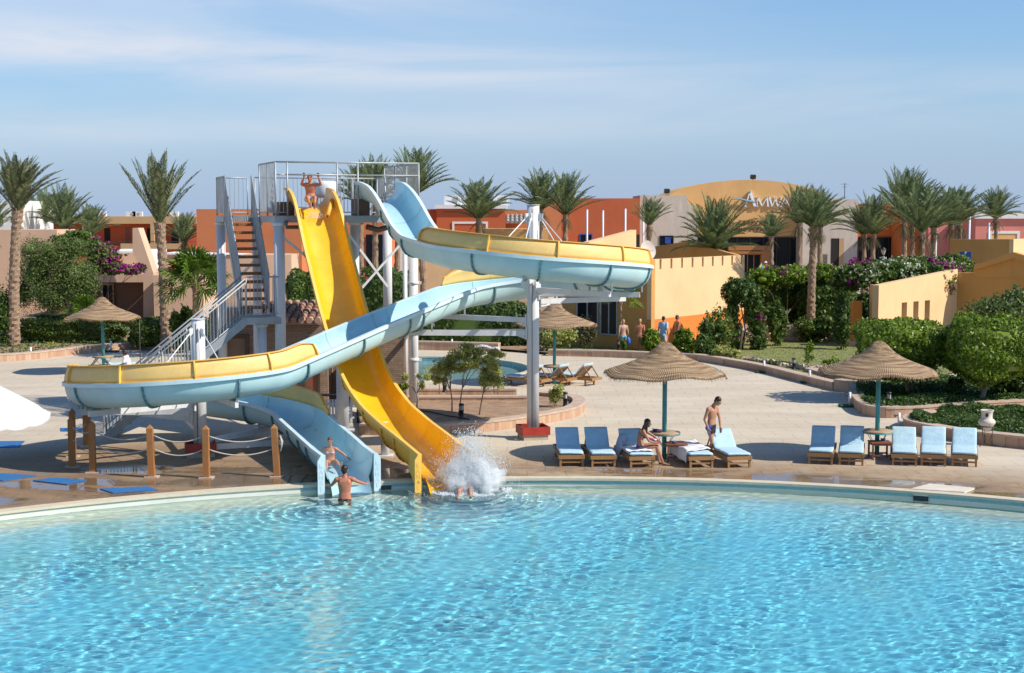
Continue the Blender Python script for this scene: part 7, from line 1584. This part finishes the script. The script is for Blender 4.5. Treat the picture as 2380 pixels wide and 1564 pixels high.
def headparts(t, c, yaw, pitch, k, hair, long=0, cut=.02):
    R = headrot(yaw, pitch); c = Vector(c); q = lambda x, y, z: c + R @ Vector((x, y, z)) * k
    if hair is not None:
        F = Fig(); F.ell(q(0, .022, .040), (.084 * k, .096 * k, .092 * k), R); F.ell(q(0, .055, -.015), (.070 * k, .055 * k, .075 * k), R)
        if long == 1:      # long loose hair down the back and over the shoulders
            for sx in (-1, -.5, 0, .5, 1): F.limb((q(sx * .06, .04, .0), .045 * k), (q(sx * .075, .075, -.12), .045 * k), (q(sx * .085, .085, -.25) + Vector((0, 0, -.02)), .042 * k), (q(sx * .08, .08, -.37) + Vector((0, 0, -.05)), .024 * k))
            for sx in (-1, 1): F.limb((q(sx * .066, -.01, .03), .03 * k), (q(sx * .085, .0, -.10), .032 * k), (q(sx * .09, -.02, -.24), .03 * k), (q(sx * .085, -.03, -.33), .014 * k))
        if long == 2: F.ell(q(0, .10, .03), (.035 * k, .035 * k, .035 * k), R)
        F.bake('hair', hair, t, .009 * max(.8, k), 2)
    E_ = MB(); E_.smooth = True
    for sx in (-1, 1):
        vs = []; cc = q(sx * .032, -.079, .006); n = 8
        for i in range(5):
            for j in range(n): th = math.pi * i / 4; ph = 2 * math.pi * j / n; vs.append(cc + Vector((.009 * math.sin(th) * math.cos(ph), .009 * math.sin(th) * math.sin(ph), .005 * math.cos(th))) * k)
        E_.add(vs, [(i * n + j, (i + 1) * n + j, (i + 1) * n + (j + 1) % n, i * n + (j + 1) % n) for i in range(4) for j in range(n)])
        E_.tube([q(sx * .016, -.086, .026), q(sx * .034, -.085, .032), q(sx * .052, -.074, .026)], [.002 * k, .003 * k, .001 * k], 5)
    part('eyes', E_, EYE, t)
def person(label, base, J, skinm, hair, k=1.0, female=False, yaw=0.0, pitch=0.0, long=0, voxel=.008, hands=None, clothes=(), group=None, feet=True):
    """J: joints in metres around 'base' (x right, y away from the viewer, z up), for a body of scale k"""
    t = thing('person', label, 'person', tuple(base), 0, group); F = Fig(); v = {a: Vector(b) for a, b in J.items()}
    shv = (v['shr'] - v['shl']).normalized(); hpv = (v['hr'] - v['hl']).normalized(); ch = (v['shr'] + v['shl']) / 2; pe = (v['hr'] + v['hl']) / 2; sp = (ch - pe); up = sp.normalized(); md = v.get('mid', pe.lerp(ch, .5))
    sw = (v['shr'] - v['shl']).length / 2; hw = (v['hr'] - v['hl']).length / 2; f = 1.0
    up1 = (md - pe).normalized(); up2 = (ch - md).normalized()
    wst = .115 if female else .135; F.torso([(pe - up1 * .07 * k, hpv, hw * .9 + .02 * k, .085 * k, up1), (pe + up1 * .0, hpv, hw + (.085 if female else .07) * k, .108 * k, up1), (pe + up1 * .09 * k, hpv, (.145 if female else .148) * k, .10 * k, up1), (md - up1 * .02, (shv + hpv), wst * k, .088 * k, (up1 + up2)), (md.lerp(ch, .45), shv, (.135 if female else .158) * k, .102 * k, up2), (md.lerp(ch, .82), shv, sw * .92, .098 * k, up2), (ch + up2 * .005, shv, sw * .80, .075 * k, up2), (ch + up2 * .045 * k, shv, sw * .42, .055 * k, up2)])
    fr = up2.cross(shv).normalized() * -1     # chest direction
    if v['face'].dot(fr) < 0: fr = -fr
    for sx in (-1, 1):
        c = md.lerp(ch, .62) + shv * sx * .075 * k
        if female: F.ell(c + fr * .085 * k - up2 * .03 * k, (.055 * k, .055 * k, .055 * k))
        else: F.ell(c + fr * .040 * k, (.075 * k, .05 * k, .06 * k))
        F.ell(md.lerp(ch, .7) + shv * sx * .085 * k - fr * .05 * k, (.06 * k, .045 * k, .09 * k)); F.ell(pe + hpv * sx * .065 * k - fr * .045 * k - up1 * .03 * k, (.078 * k, .068 * k, .08 * k))
    hc = v['head']; F.limb((ch + up2 * .02 * k, .062 * k), ((ch + up2 * .06 * k).lerp(hc, .35), .054 * k), (hc - Vector((0, 0, .03)) * k, .052 * k)); head(F, hc, yaw, pitch, k * (1.0))
    for sd in 'lr':
        F.limb((v['sh' + sd], .058 * k), (v['sh' + sd].lerp(v['el' + sd], .45), .046 * k), (v['el' + sd], .037 * k), (v['el' + sd].lerp(v['wr' + sd], .3), .038 * k), (v['wr' + sd], .024 * k))
        F.limb((ch.lerp(v['sh' + sd], .5) + up2 * .025 * k, .05 * k), (v['sh' + sd], .055 * k))
        F.limb((v['h' + sd], .088 * k), (v['h' + sd].lerp(v['kn' + sd], .5), .070 * k), (v['kn' + sd], .050 * k), (v['kn' + sd].lerp(v['an' + sd], .32) + (-fr if abs(fr.z) < .9 else Vector((0, 0, 0))) * .012 * k, .052 * k), (v['an' + sd], .031 * k))
        if feet: F.limb((v['an' + sd] - Vector((0, 0, .03)) * k, .034 * k), (v['an' + sd].lerp(v['to' + sd], .6) - Vector((0, 0, .02 * k)), .03 * k), (v['to' + sd], .022 * k))
        hd = (hands or {}).get(sd)
        if hd: hand(F, v['wr' + sd], hd[0], hd[1], hd[2], k, *(hd[3:] if len(hd) > 3 else ()))
        else: d = (v['wr' + sd] - v['el' + sd]).normalized(); F.cap(v['wr' + sd], v['wr' + sd] + d * .09 * k, .026 * k, .03 * k, 8); F.cap(v['wr' + sd] + d * .09 * k, v['wr' + sd] + d * .15 * k, .026 * k, .014 * k, 8)
    F.bake('body', skinm, t, voxel, 4); headparts(t, hc, yaw, pitch, k, hair, long)
    for nm, mt, kind, *rest in clothes:
        C = Fig(); e = .012 * k
        if kind == 'trunks' or kind == 'shorts':
            C.torso([(pe - up1 * .075 * k, hpv, hw * .9 + .03 * k, .10 * k, up1), (pe, hpv, hw + .085 * k, .122 * k, up1), (pe + up1 * .075 * k, hpv, .158 * k, .112 * k, up1)]); q = {'trunks': .33, 'shorts': .55}[kind]
            for sd in 'lr': C.cap(v['h' + sd], v['h' + sd].lerp(v['kn' + sd], q), .102 * k, (.088 if kind == 'trunks' else .085) * k); C.ell(pe + hpv * (1 if sd == 'r' else -1) * .065 * k - fr * .045 * k - up1 * .03 * k, (.088 * k, .078 * k, .088 * k))
        elif kind == 'brief':
            C.torso([(pe - up1 * .09 * k, hpv, hw * .6, .095 * k, up1), (pe - up1 * .02 * k, hpv, hw + .088 * k, .118 * k, up1), (pe + up1 * .04 * k, hpv, hw + .080 * k, .114 * k, up1)])
            for sx in (-1, 1): C.ell(pe + hpv * sx * .06 * k - fr * .06 * k - up1 * .02 * k, (.084 * k, .082 * k, .08 * k))
        elif kind == 'top':
            for sx in (-1, 1): C.ell(md.lerp(ch, .62) + shv * sx * .075 * k + fr * (.088 if female else .06) * k - up2 * .03 * k, (.062 * k, .058 * k, .058 * k))
            c = md.lerp(ch, .55); C.torso([(c - up2 * .012 * k, shv, .148 * k, .113 * k, up2), (c + up2 * .012 * k, shv, .15 * k, .114 * k, up2)])
        elif kind == 'shirt':
            C.torso([(pe - up1 * .03 * k, hpv, hw + .095 * k, .125 * k, up1), (pe + up1 * .1 * k, hpv, .168 * k, .12 * k, up1), (md, shv, .158 * k, .115 * k, up1 + up2), (md.lerp(ch, .5), shv, .172 * k, .12 * k, up2), (md.lerp(ch, .85), shv, sw * .98, .112 * k, up2), (ch + up2 * .02 * k, shv, sw * .86, .09 * k, up2), (ch + up2 * .06 * k, shv, sw * .4, .065 * k, up2)])
            for sd in 'lr': C.limb((v['sh' + sd], .072 * k), (v['sh' + sd].lerp(v['el' + sd], .7), .062 * k))
        elif kind == 'trousers':
            C.torso([(pe - up1 * .075 * k, hpv, hw * .9 + .03 * k, .10 * k, up1), (pe + up1 * .03 * k, hpv, hw + .085 * k, .12 * k, up1)])
            for sd in 'lr': C.limb((v['h' + sd], .105 * k), (v['kn' + sd], .072 * k), (v['an' + sd], .058 * k))
        C.bake(nm, mt, t, max(voxel, .009), 3)
    return t, v
def stand(k=1.0, dx=0, face=(0, 1, 0), lean=0, stride=.06, arms='hang', tw=0):
    """upright figure facing 'face' (unit xy)"""
    f = Vector(face).normalized(); l = Vector((-f.y, f.x, 0)); P = lambda a, b, z: (l * a + f * b + Vector((0, 0, z))) * k     # a to the person's left, b forward
    J = dict(hl=P(.085, 0, .90), hr=P(-.085, 0, .90), shl=P(.185, .02 + lean, 1.42), shr=P(-.185, .02 + lean, 1.42), mid=P(0, .02 + lean * .4, 1.14), head=P(0, .03 + lean * 1.2, 1.645), knl=P(.095, .04 + stride, .49), knr=P(-.09, .03 - stride * .4, .48), anl=P(.09, stride, .075), anr=P(-.09, -stride * 1.4, .085), tol=P(.11, stride + .17, .02), tor=P(-.10, -stride * 1.4 + .16, .02), face=f)
    if arms == 'hang': J.update(ell=P(.235, -.03, 1.12), wrl=P(.24, .06, .87), elr=P(-.235, -.03, 1.12), wrr=P(-.24, .06, .87))
    elif arms == 'front': J.update(ell=P(.24, -.02, 1.13), wrl=P(.14, .20, 1.05), elr=P(-.24, -.02, 1.13), wrr=P(-.14, .20, 1.08))
    elif arms == 'mixed': J.update(ell=P(.25, -.05, 1.13), wrl=P(.16, .18, 1.2), elr=P(-.235, -.03, 1.12), wrr=P(-.24, .08, .87))
    J['shl'], J['shr'] = Vector(J['shl']), Vector(J['shr']); return J, math.atan2(-f.x, f.y) + math.pi
# -- man standing by the loungers, looking down to the right
b = G(1651, 1069); f = Vector((.82, -.57, 0)); J, yw = stand(1.0, face=f, lean=.07)
J.update(head=Vector((.165, -.10, 1.60)), shl=Vector((.15, .11, 1.40)), shr=Vector((-.10, -.17, 1.40)), mid=Vector((.02, 0, 1.14)), elr=Vector((-.20, -.17, 1.12)), wrr=Vector((-.10, -.22, .89)), ell=Vector((.235, .08, 1.13)), wrl=Vector((.25, .0, .89)), knl=Vector((.06, .07, .50)), anl=Vector((-.02, .10, .08)), tol=Vector((.13, .02, .02)), knr=Vector((.02, -.10, .48)), anr=Vector((-.10, -.08, .08)), tor=Vector((.05, -.18, .02)))
person('man in black and blue swim trunks standing behind the towel covered lounger, looking down', b, J, SK_MID, HAIR_D, 1.0, yaw=yw, pitch=.55, hands={'l': ((.1, -.1, -1), (.6, .8, 0), -1, .5), 'r': ((.1, -.1, -1), (-.6, -.8, 0), 1, .5)}, clothes=[('swim_trunks', C_BLACK, 'trunks')])
tm = bpy.data.objects[[o.name for o in bpy.data.objects if o.name.startswith('swim_trunks')][-1]]; tm.data.materials.append(C_BLUE)
for pg in tm.data.polygons:
    if pg.center.x < -.035 and pg.center.y < -.02: pg.material_index = 1
# -- woman seated on the lounger, facing right
b = LW_(LS, .06, -.42, 0); b.z = 0
J = dict(hl=(.03, .10, .475), hr=(.03, -.08, .475), mid=(.0, 0, .69), shl=(.10, .17, .90), shr=(.08, -.17, .89), head=(.20, -.02, 1.10), knl=(.45, .10, .50), knr=(.44, -.07, .49), anl=(.52, .03, .09), anr=(.60, -.14, .08), tol=(.69, .0, .025), tor=(.78, -.18, .025), ell=(.36, .20, .74), wrl=(.52, .14, .60), elr=(.22, -.24, .66), wrr=(.42, -.12, .59), face=(1, 0, .0))
J = {a: Vector(c) for a, c in J.items()}
person('woman with long dark hair in a purple bikini sitting on a lounger, facing right', b, J, SK_TAN, HAIR_D, .94, True, yaw=math.pi / 2 - .15, pitch=.25, long=1, hands={'l': ((.6, -.1, -.8), (.7, .2, .6), 1, .5), 'r': ((.9, .2, -.2), (.1, -.2, 1), 1, .5)}, clothes=[('bikini_bottom', C_PURP, 'brief'), ('bikini_top', C_BLACK, 'top')])
m = MB(); m.smooth = True; m.tube([(0, 0, 0), (.12, -.02, -.05), (.22, 0, -.11), (.30, .02, -.12)], [.03, .045, .04, .015], 8); t = thing('magenta_cloth', 'magenta cloth bundle in the lap of the seated woman', 'cloth', (b.x + .2, b.y - .03, .71)); part('cloth', m, M('magenta_cloth', (.38, .02, .12), .85, .2, 12, .4, 40), t); m = MB(); m.smooth = True; m.tube([(.14, -.06, -.02), (.22, -.06, -.05)], [.02, .03], 8); part('white_trim', m, TOWEL, t)
m = MB()
for sx, p in ((1, J['tor']), (1, J['tol'])): m.box((b.x + p.x - .07, b.y + p.y + .0, .012), (.26, .09, .02), -.25)
single('sandals', m, DARKM, 'dark flat sandals under the feet of the seated woman', 'sandals')
# -- man in the water seen from behind, arms out to catch the girl
b = G(801, 1161, WZ); J = dict(hl=(-.085, .0, -.02), hr=(.085, .0, -.02), mid=(0, .015, .20), shl=(-.19, .03, .485), shr=(.19, .03, .485), head=(-.005, .06, .70), knl=(-.10, .10, -.44), knr=(.10, .10, -.44), anl=(-.1, -.02, -.82), anr=(.1, -.02, -.82), tol=(-.11, .15, -.86), tor=(.11, .15, -.86), ell=(-.31, .12, .34), wrl=(-.40, .26, .26), elr=(.33, .12, .40), wrr=(.46, .24, .33), face=(0, 1, 0))
J = {a: Vector(c) for a, c in J.items()}
person('man in black trunks waist deep in the pool with his back to us, arms spread', b, J, SK_RED, HAIR_D, 1.0, yaw=math.pi, pitch=.1, hands={'l': ((-.3, .8, .1), (0, -.3, .9), -1, .3, .3), 'r': ((.5, .7, .15), (0, -.3, .9), 1, .3, .3)}, clothes=[('swim_trunks', C_BLACK, 'brief')])
# -- girl coming down the blue slide
b = BP.at(sEND - 1.75, -.08, .02); J = dict(hl=(.06, 0, .11), hr=(-.06, 0, .11), mid=(0, .02, .26), shl=(.115, .02, .415), shr=(-.115, .02, .415), head=(.0, -.02, .585), knl=(.15, -.24, .20), knr=(-.05, -.24, .19), anl=(.27, -.44, .10), anr=(-.02, -.48, .03), tol=(.30, -.47, .20), tor=(-.02, -.55, .11), ell=(.24, .0, .34), wrl=(.37, -.03, .24), elr=(-.24, .03, .33), wrr=(-.31, .0, .24), face=(0, -1, .0))
J = {a: Vector(c) * 1.18 for a, c in J.items()}
person('small girl in a pink bikini sliding down the blue slide with arms spread', b, J, SK_MID, HAIR_BR, .82, False, yaw=-.1, pitch=.15, voxel=.007, hands={'l': ((.7, -.3, -.5), (.3, -.1, .9), 1, .1, .5), 'r': ((-.6, -.2, -.4), (0, 0, 1), -1, .5)}, clothes=[('bikini_bottom', C_PINK, 'brief'), ('bikini_top', C_PINK, 'top')])
# -- man at the top of the yellow slide, hanging from the bar
b = YP.at(.85, 0, .02); b.z = 6.90; barz = PF + H2 - b.z; bar0 = T(0, 0); ub = ((b - bar0).dot(TU)); bp_ = T(ub, 0) - b
J = dict(hl=(.09, .12, .12), hr=(-.09, .12, .12), mid=(0, .15, .33), shl=(.20, .08, .56), shr=(-.20, .08, .56), head=(.0, .02, .77), knl=(.11, -.28, .23), knr=(-.13, -.26, .23), anl=(.13, -.56, -.02), anr=(.0, -.58, .0), tol=(.17, -.66, .10), tor=(.02, -.68, .12), face=(0, -1, 0)); J = {a: Vector(c) for a, c in J.items()}
for a in ('knl', 'knr', 'anl', 'anr', 'tol', 'tor'): J[a] -= Vector((-.10, .1, .04 if a[0] == 'k' else .10))
for sd, sx in (('l', 1), ('r', -1)):
    gp_ = T(ub + sx * .22, 0) - b; gp_.z = barz; J['wr' + sd] = gp_ + Vector((0, .03, -.07)); J['el' + sd] = (J['sh' + sd] + J['wr' + sd]) / 2 + Vector((sx * .09, .10, -.10))
person('stout man at the top of the yellow slide holding the steel bar above his head', b, J, SK_RED, HAIR_D, 1.0, yaw=0, pitch=.05, hands={'l': ((0, -.1, 1), (0, 1, .0), -1, 1.1), 'r': ((0, -.1, 1), (0, 1, 0), 1, 1.1)}, clothes=[('swim_shorts', C_PRINT, 'shorts')])
# -- man in white shirt sitting at left
b = Vector(V(298, 860, 57)); b.z = 0; J = dict(hl=(.0, -.09, .46), hr=(.0, .09, .46), mid=(-.0, 0, .66), shl=(-.08, -.18, .90), shr=(-.08, .18, .90), head=(-.13, 0, 1.07), knl=(-.42, -.1, .48), knr=(-.42, .1, .48), anl=(-.40, -.1, .08), anr=(-.40, .1, .08), tol=(-.57, -.1, .03), tor=(-.57, .1, .03), ell=(-.13, -.22, .65), wrl=(-.34, -.14, .58), elr=(-.13, .22, .65), wrr=(-.34, .14, .58), face=(-1, 0, 0)); J = {a: Vector(c) for a, c in J.items()}
person('man in a white shirt sitting under the left parasol with his head bowed', b, J, SK_DARK, HAIR_D, 1.0, yaw=-math.pi / 2, pitch=.55, voxel=.014, clothes=[('shirt', C_WHITE, 'shirt'), ('trousers', C_BLACK, 'trousers')])
# -- walkers in front of the ochre house
WG = 'walkers on the garden path'
def walker(x, Y, label, skinm, hair, k=1.0, female=False, face=(0, 1, 0), long=0, clothes=(), arms='hang', stride=.06, lean=.02):
    b = Vector((V(x, 700, Y).x, Y, 0)); J, yw = stand(k, face=face, arms=arms, stride=stride, lean=lean); J = {a: Vector(c) for a, c in J.items()}
    return person(label, b, J, skinm, hair, k, female, yaw=yw, pitch=.1, long=long, voxel=.016, clothes=clothes, group=WG)
walker(1449, 67.2, 'blonde woman in a turquoise bikini walking away behind the slim sapling', SK_FAIR, HAIR_B, .93, True, (-.2, 1, 0), 0, [('bikini_bottom', C_TURQ, 'brief'), ('bikini_top', C_TURQ, 'top')])
walker(1487, 67.1, 'tanned woman with tied blonde hair walking away along the ochre wall', SK_RED, HAIR_B, .95, True, (.3, 1, 0), 2, [('bikini_bottom', SK_TAN, 'brief')], 'front')
walker(1541, 67.6, 'man in a light blue shirt walking behind the bright green shrub', SK_MID, HAIR_D, 1.0, False, (.6, .8, 0), 0, [('shirt', C_LBLUE, 'shirt'), ('shorts', C_LBLUE, 'shorts')])
walker(1572, 67.9, 'bare chested man in black shorts at the orange wall base', SK_RED, HAIR_BR, 1.02, False, (.9, .35, 0), 0, [('shorts', C_BLACK, 'shorts')], 'mixed')
walker(1767, 143, 'child with a colourful swim ring at the hotel entrance', SK_MID, HAIR_B, .95, False, (.2, -1, 0), 0, [('shirt', C_TURQ, 'shirt')], 'front'); walker(1779, 142.5, 'adult in a white sun hat at the hotel entrance', SK_RED, HAIR_BR, 1.02, False, (-.5, -1, 0), 0, [('shorts', C_BLUE, 'shorts')])
c = V(1772, 600, 142.6); c.z = 1.15; m = MB(); m.smooth = True; pts = [Vector((.34 * math.cos(a), 0, .34 * math.sin(a))) for a in [2 * math.pi * i / 20 for i in range(21)]]; m.tube(pts, .10, 10); t = thing('swim_ring', 'colourful inflatable swim ring carried at the hotel entrance', 'swim ring', tuple(c), .3); part('ring', m, M('ring_vinyl', (.75, .55, .12), .4, .5, 6, dirt=(.7, .1, .25), dirtamt=.9), t)
m = MB(); m.lathe([(.2, .0), (.12, .03), (.11, .12), (.001, .15)], 14); c = Vector((V(1779, 600, 142.5).x, 142.5, 1.72)); t = thing('sun_hat', 'white sun hat on the adult at the hotel entrance', 'hat', tuple(c)); part('hat', m, TOWEL, t)
b2 = Vector((V(1459, 700, 67).x, 67, .62)); m = MB(); m.smooth = True; m.tube([(0, 0, .22), (.03, 0, .1), (.02, .02, -.05), (.08, 0, -.12)], [.05, .1, .12, .04], 8); t = thing('blue_towel', 'blue towel carried by the woman in the turquoise bikini', 'towel', tuple(b2)); part('cloth', m, C_BLUE, t)
# -- swimmer hidden in the splash at the yellow slide
b = G(1082, 1145, WZ); J = dict(hl=(.09, .15, .05), hr=(-.09, .15, .05), mid=(0, .35, .12), shl=(.19, .58, .22), shr=(-.19, .58, .22), head=(0, .72, .38), knl=(.12, -.22, .10), knr=(-.13, -.22, .12), anl=(.13, -.62, -.03), anr=(-.17, -.60, -.02), tol=(.15, -.74, .05), tor=(-.19, -.73, .06), ell=(.27, .44, .12), wrl=(.30, .24, .02), elr=(-.27, .44, .12), wrr=(-.30, .24, .02), face=(0, -.5, .85)); J = {a: Vector(c) for a, c in J.items()}
person('swimmer landing feet first inside the white splash below the yellow slide', b, J, SK_MID, HAIR_BR, 1.0, yaw=0, pitch=-.3, voxel=.012, clothes=[('swim_trunks', C_WHITE, 'trunks')])
# ================================================================ splash
t = NT('water_spray'); t.p.inputs['Base Color'].default_value = (.86, .9, .93, 1); t.p.inputs['Roughness'].default_value = .35; tr = t.node('ShaderNodeBsdfTranslucent'); tr.inputs[0].default_value = (.9, .93, .95, 1); mx = t.node('ShaderNodeMixShader'); mx.inputs[0].default_value = .45; t.l.new(t.p.outputs[0], mx.inputs[1]); t.l.new(tr.outputs[0], mx.inputs[2]); t.l.new(mx.outputs[0], t.out.inputs[0]); SPRAY = t.mat
def drops(name, P_, size, mat=SPRAY):
    n = len(P_); o8 = np.array([[1, 0, 0], [-1, 0, 0], [0, 1, 0], [0, -1, 0], [0, 0, 1], [0, 0, -1]], float); f8 = np.array([[0, 2, 4], [2, 1, 4], [1, 3, 4], [3, 0, 4], [2, 0, 5], [1, 2, 5], [3, 1, 5], [0, 3, 5]]); rng = np.random.RandomState(5); st = np.stack([np.ones(n), np.ones(n), rng.uniform(.8, 2.2, n)], 1)
    v = (P_[:, None, :] + o8[None] * size[:, None, None] * st[:, None, :]).reshape(-1, 3); f = (f8[None] + 6 * np.arange(n)[:, None, None]).reshape(-1, 3); o = link(name, fastmesh(name, v, f, mat, True)); return o
rng = np.random.RandomState(7); c0 = np.array(G(1090, 1139, WZ)); c0[2] = WZ; k = c0[1] / FPX
PP = []; SS = []
n = 2600; a = rng.uniform(0, 2 * np.pi, n); r = np.abs(rng.normal(0, .46, n)); x = r * np.cos(a) * 1.0; y = r * np.sin(a) * .8; hh = np.clip(.95 * np.exp(-(x / .6) ** 2) + .22, 0, 2); z = rng.random(n) ** 1.1 * hh; z += .12 * np.sin(6 * a) * (r > .3); PP.append(np.stack([x, y, z], 1)); SS.append(rng.uniform(.004, .011, n))
n = 8000; a = rng.uniform(-.2, 1.4, n); q = rng.random(n) ** .6; jets = rng.randint(0, 9, n); ja = np.array([-.95, -.55, -.25, 0, .15, .35, .6, .85, 1.1])[jets]; jl = np.array([.8, 1.1, 1.5, 1.75, 1.6, 1.3, 1.1, .9, .8])[jets]
x = ja * .62 * q + rng.normal(0, .17, n) * (q + .3); z = jl * q * (1 - .12 * q) + rng.normal(0, .08, n); y = rng.normal(0, .3, n) * (.4 + q); PP.append(np.stack([x, y, np.abs(z)], 1)); SS.append(rng.uniform(.004, .011, n))
n = 3600; a = rng.uniform(0, 2 * np.pi, n); r = rng.uniform(.3, 1.5, n) ** 1.2; PP.append(np.stack([r * np.cos(a), r * np.sin(a) * .9, rng.random(n) ** 1.6 * np.clip(1.5 - r, .08, 1.2)], 1)); SS.append(rng.uniform(.003, .008, n))
o = drops('water_splash', np.vstack(PP) + c0, np.concatenate(SS)); setp(o, kind='stuff')
rng = np.random.RandomState(8); n = 5000; a = rng.uniform(0, 2 * np.pi, n); r = np.sqrt(rng.random(n)) * 1.05; P_ = np.stack([r * np.cos(a), r * np.sin(a) * .85, rng.normal(0, .008, n) + .012], 1) + c0; keep = vnoise(P_ * 3, rng, 5, 1.5) > -.2; o = drops('pool_foam', P_[keep], rng.uniform(.006, .022, n)[keep]); setp(o, kind='stuff')
# little spray at the feet of the man on the yellow slide
n = 700; bb = np.array(YP.at(1.3, 0, .06)); P_ = np.stack([rng.normal(0, .13, n), rng.normal(0, .2, n), np.abs(rng.normal(0, .13, n))], 1) + bb; o = drops('slide_spray', P_, rng.uniform(.003, .009, n)); setp(o, kind='stuff')

# soft mist inside the splash: fine spray in a closed lumpy body, density fading well inside it
m = MB(); nu, nv = 28, 16; dd = np.array([(math.sin(math.pi * i / nv) * math.cos(2 * math.pi * j / nu), math.sin(math.pi * i / nv) * math.sin(2 * math.pi * j / nu), math.cos(math.pi * i / nv)) for i in range(nv + 1) for j in range(nu)])
P_ = dd * np.array([1.35, .95, 1.05]) + np.array([.05, 0, .45]) + c0; m.add(P_.tolist(), [(i * nu + j, (i + 1) * nu + j, (i + 1) * nu + (j + 1) % nu, i * nu + (j + 1) % nu) for i in range(nv) for j in range(nu)])
t = NT('spray_mist'); t.n.remove(t.p); pv = t.node('ShaderNodeVolumePrincipled', Color=(.995, .998, 1.0), Anisotropy=.0); vv = t.coord('World')
mp = t.n.new('ShaderNodeVectorMath'); mp.operation = 'SUBTRACT'; t.l.new(vv, mp.inputs[0]); mp.inputs[1].default_value = (c0[0] + .03, c0[1], WZ + .22)
sp_ = t.n.new('ShaderNodeSeparateXYZ'); t.l.new(mp.outputs[0], sp_.inputs[0]); sq = lambda a, k: t.math('MULTIPLY', t.math('MULTIPLY', a, a), k)
x_, y_, z_ = sp_.outputs; d2 = t.math('ADD', t.math('ADD', sq(x_, 1.45), sq(y_, 3.0)), sq(z_, 2.1)); d = t.math('SQRT', d2)
n1 = t.noise(vv, 2.4, 3, .6); n2 = t.noise(vv, 9, 5, .7)
e = t.math('SUBTRACT', t.math('ADD', t.math('MULTIPLY', n1, 1.7), t.math('MULTIPLY', n2, .95)), t.math('ADD', d, .44)); dn = t.math('MULTIPLY', t.math('MULTIPLY', e, 1.3, None, True), 26.0)
t.l.new(dn, pv.inputs['Density']); t.l.new(pv.outputs[0], t.out.inputs['Volume'])
o = link('water_mist', m.mesh('water_mist', t.mat)); setp(o, kind='stuff'); cy.volume_step_rate = .35; cy.volume_bounces = 8
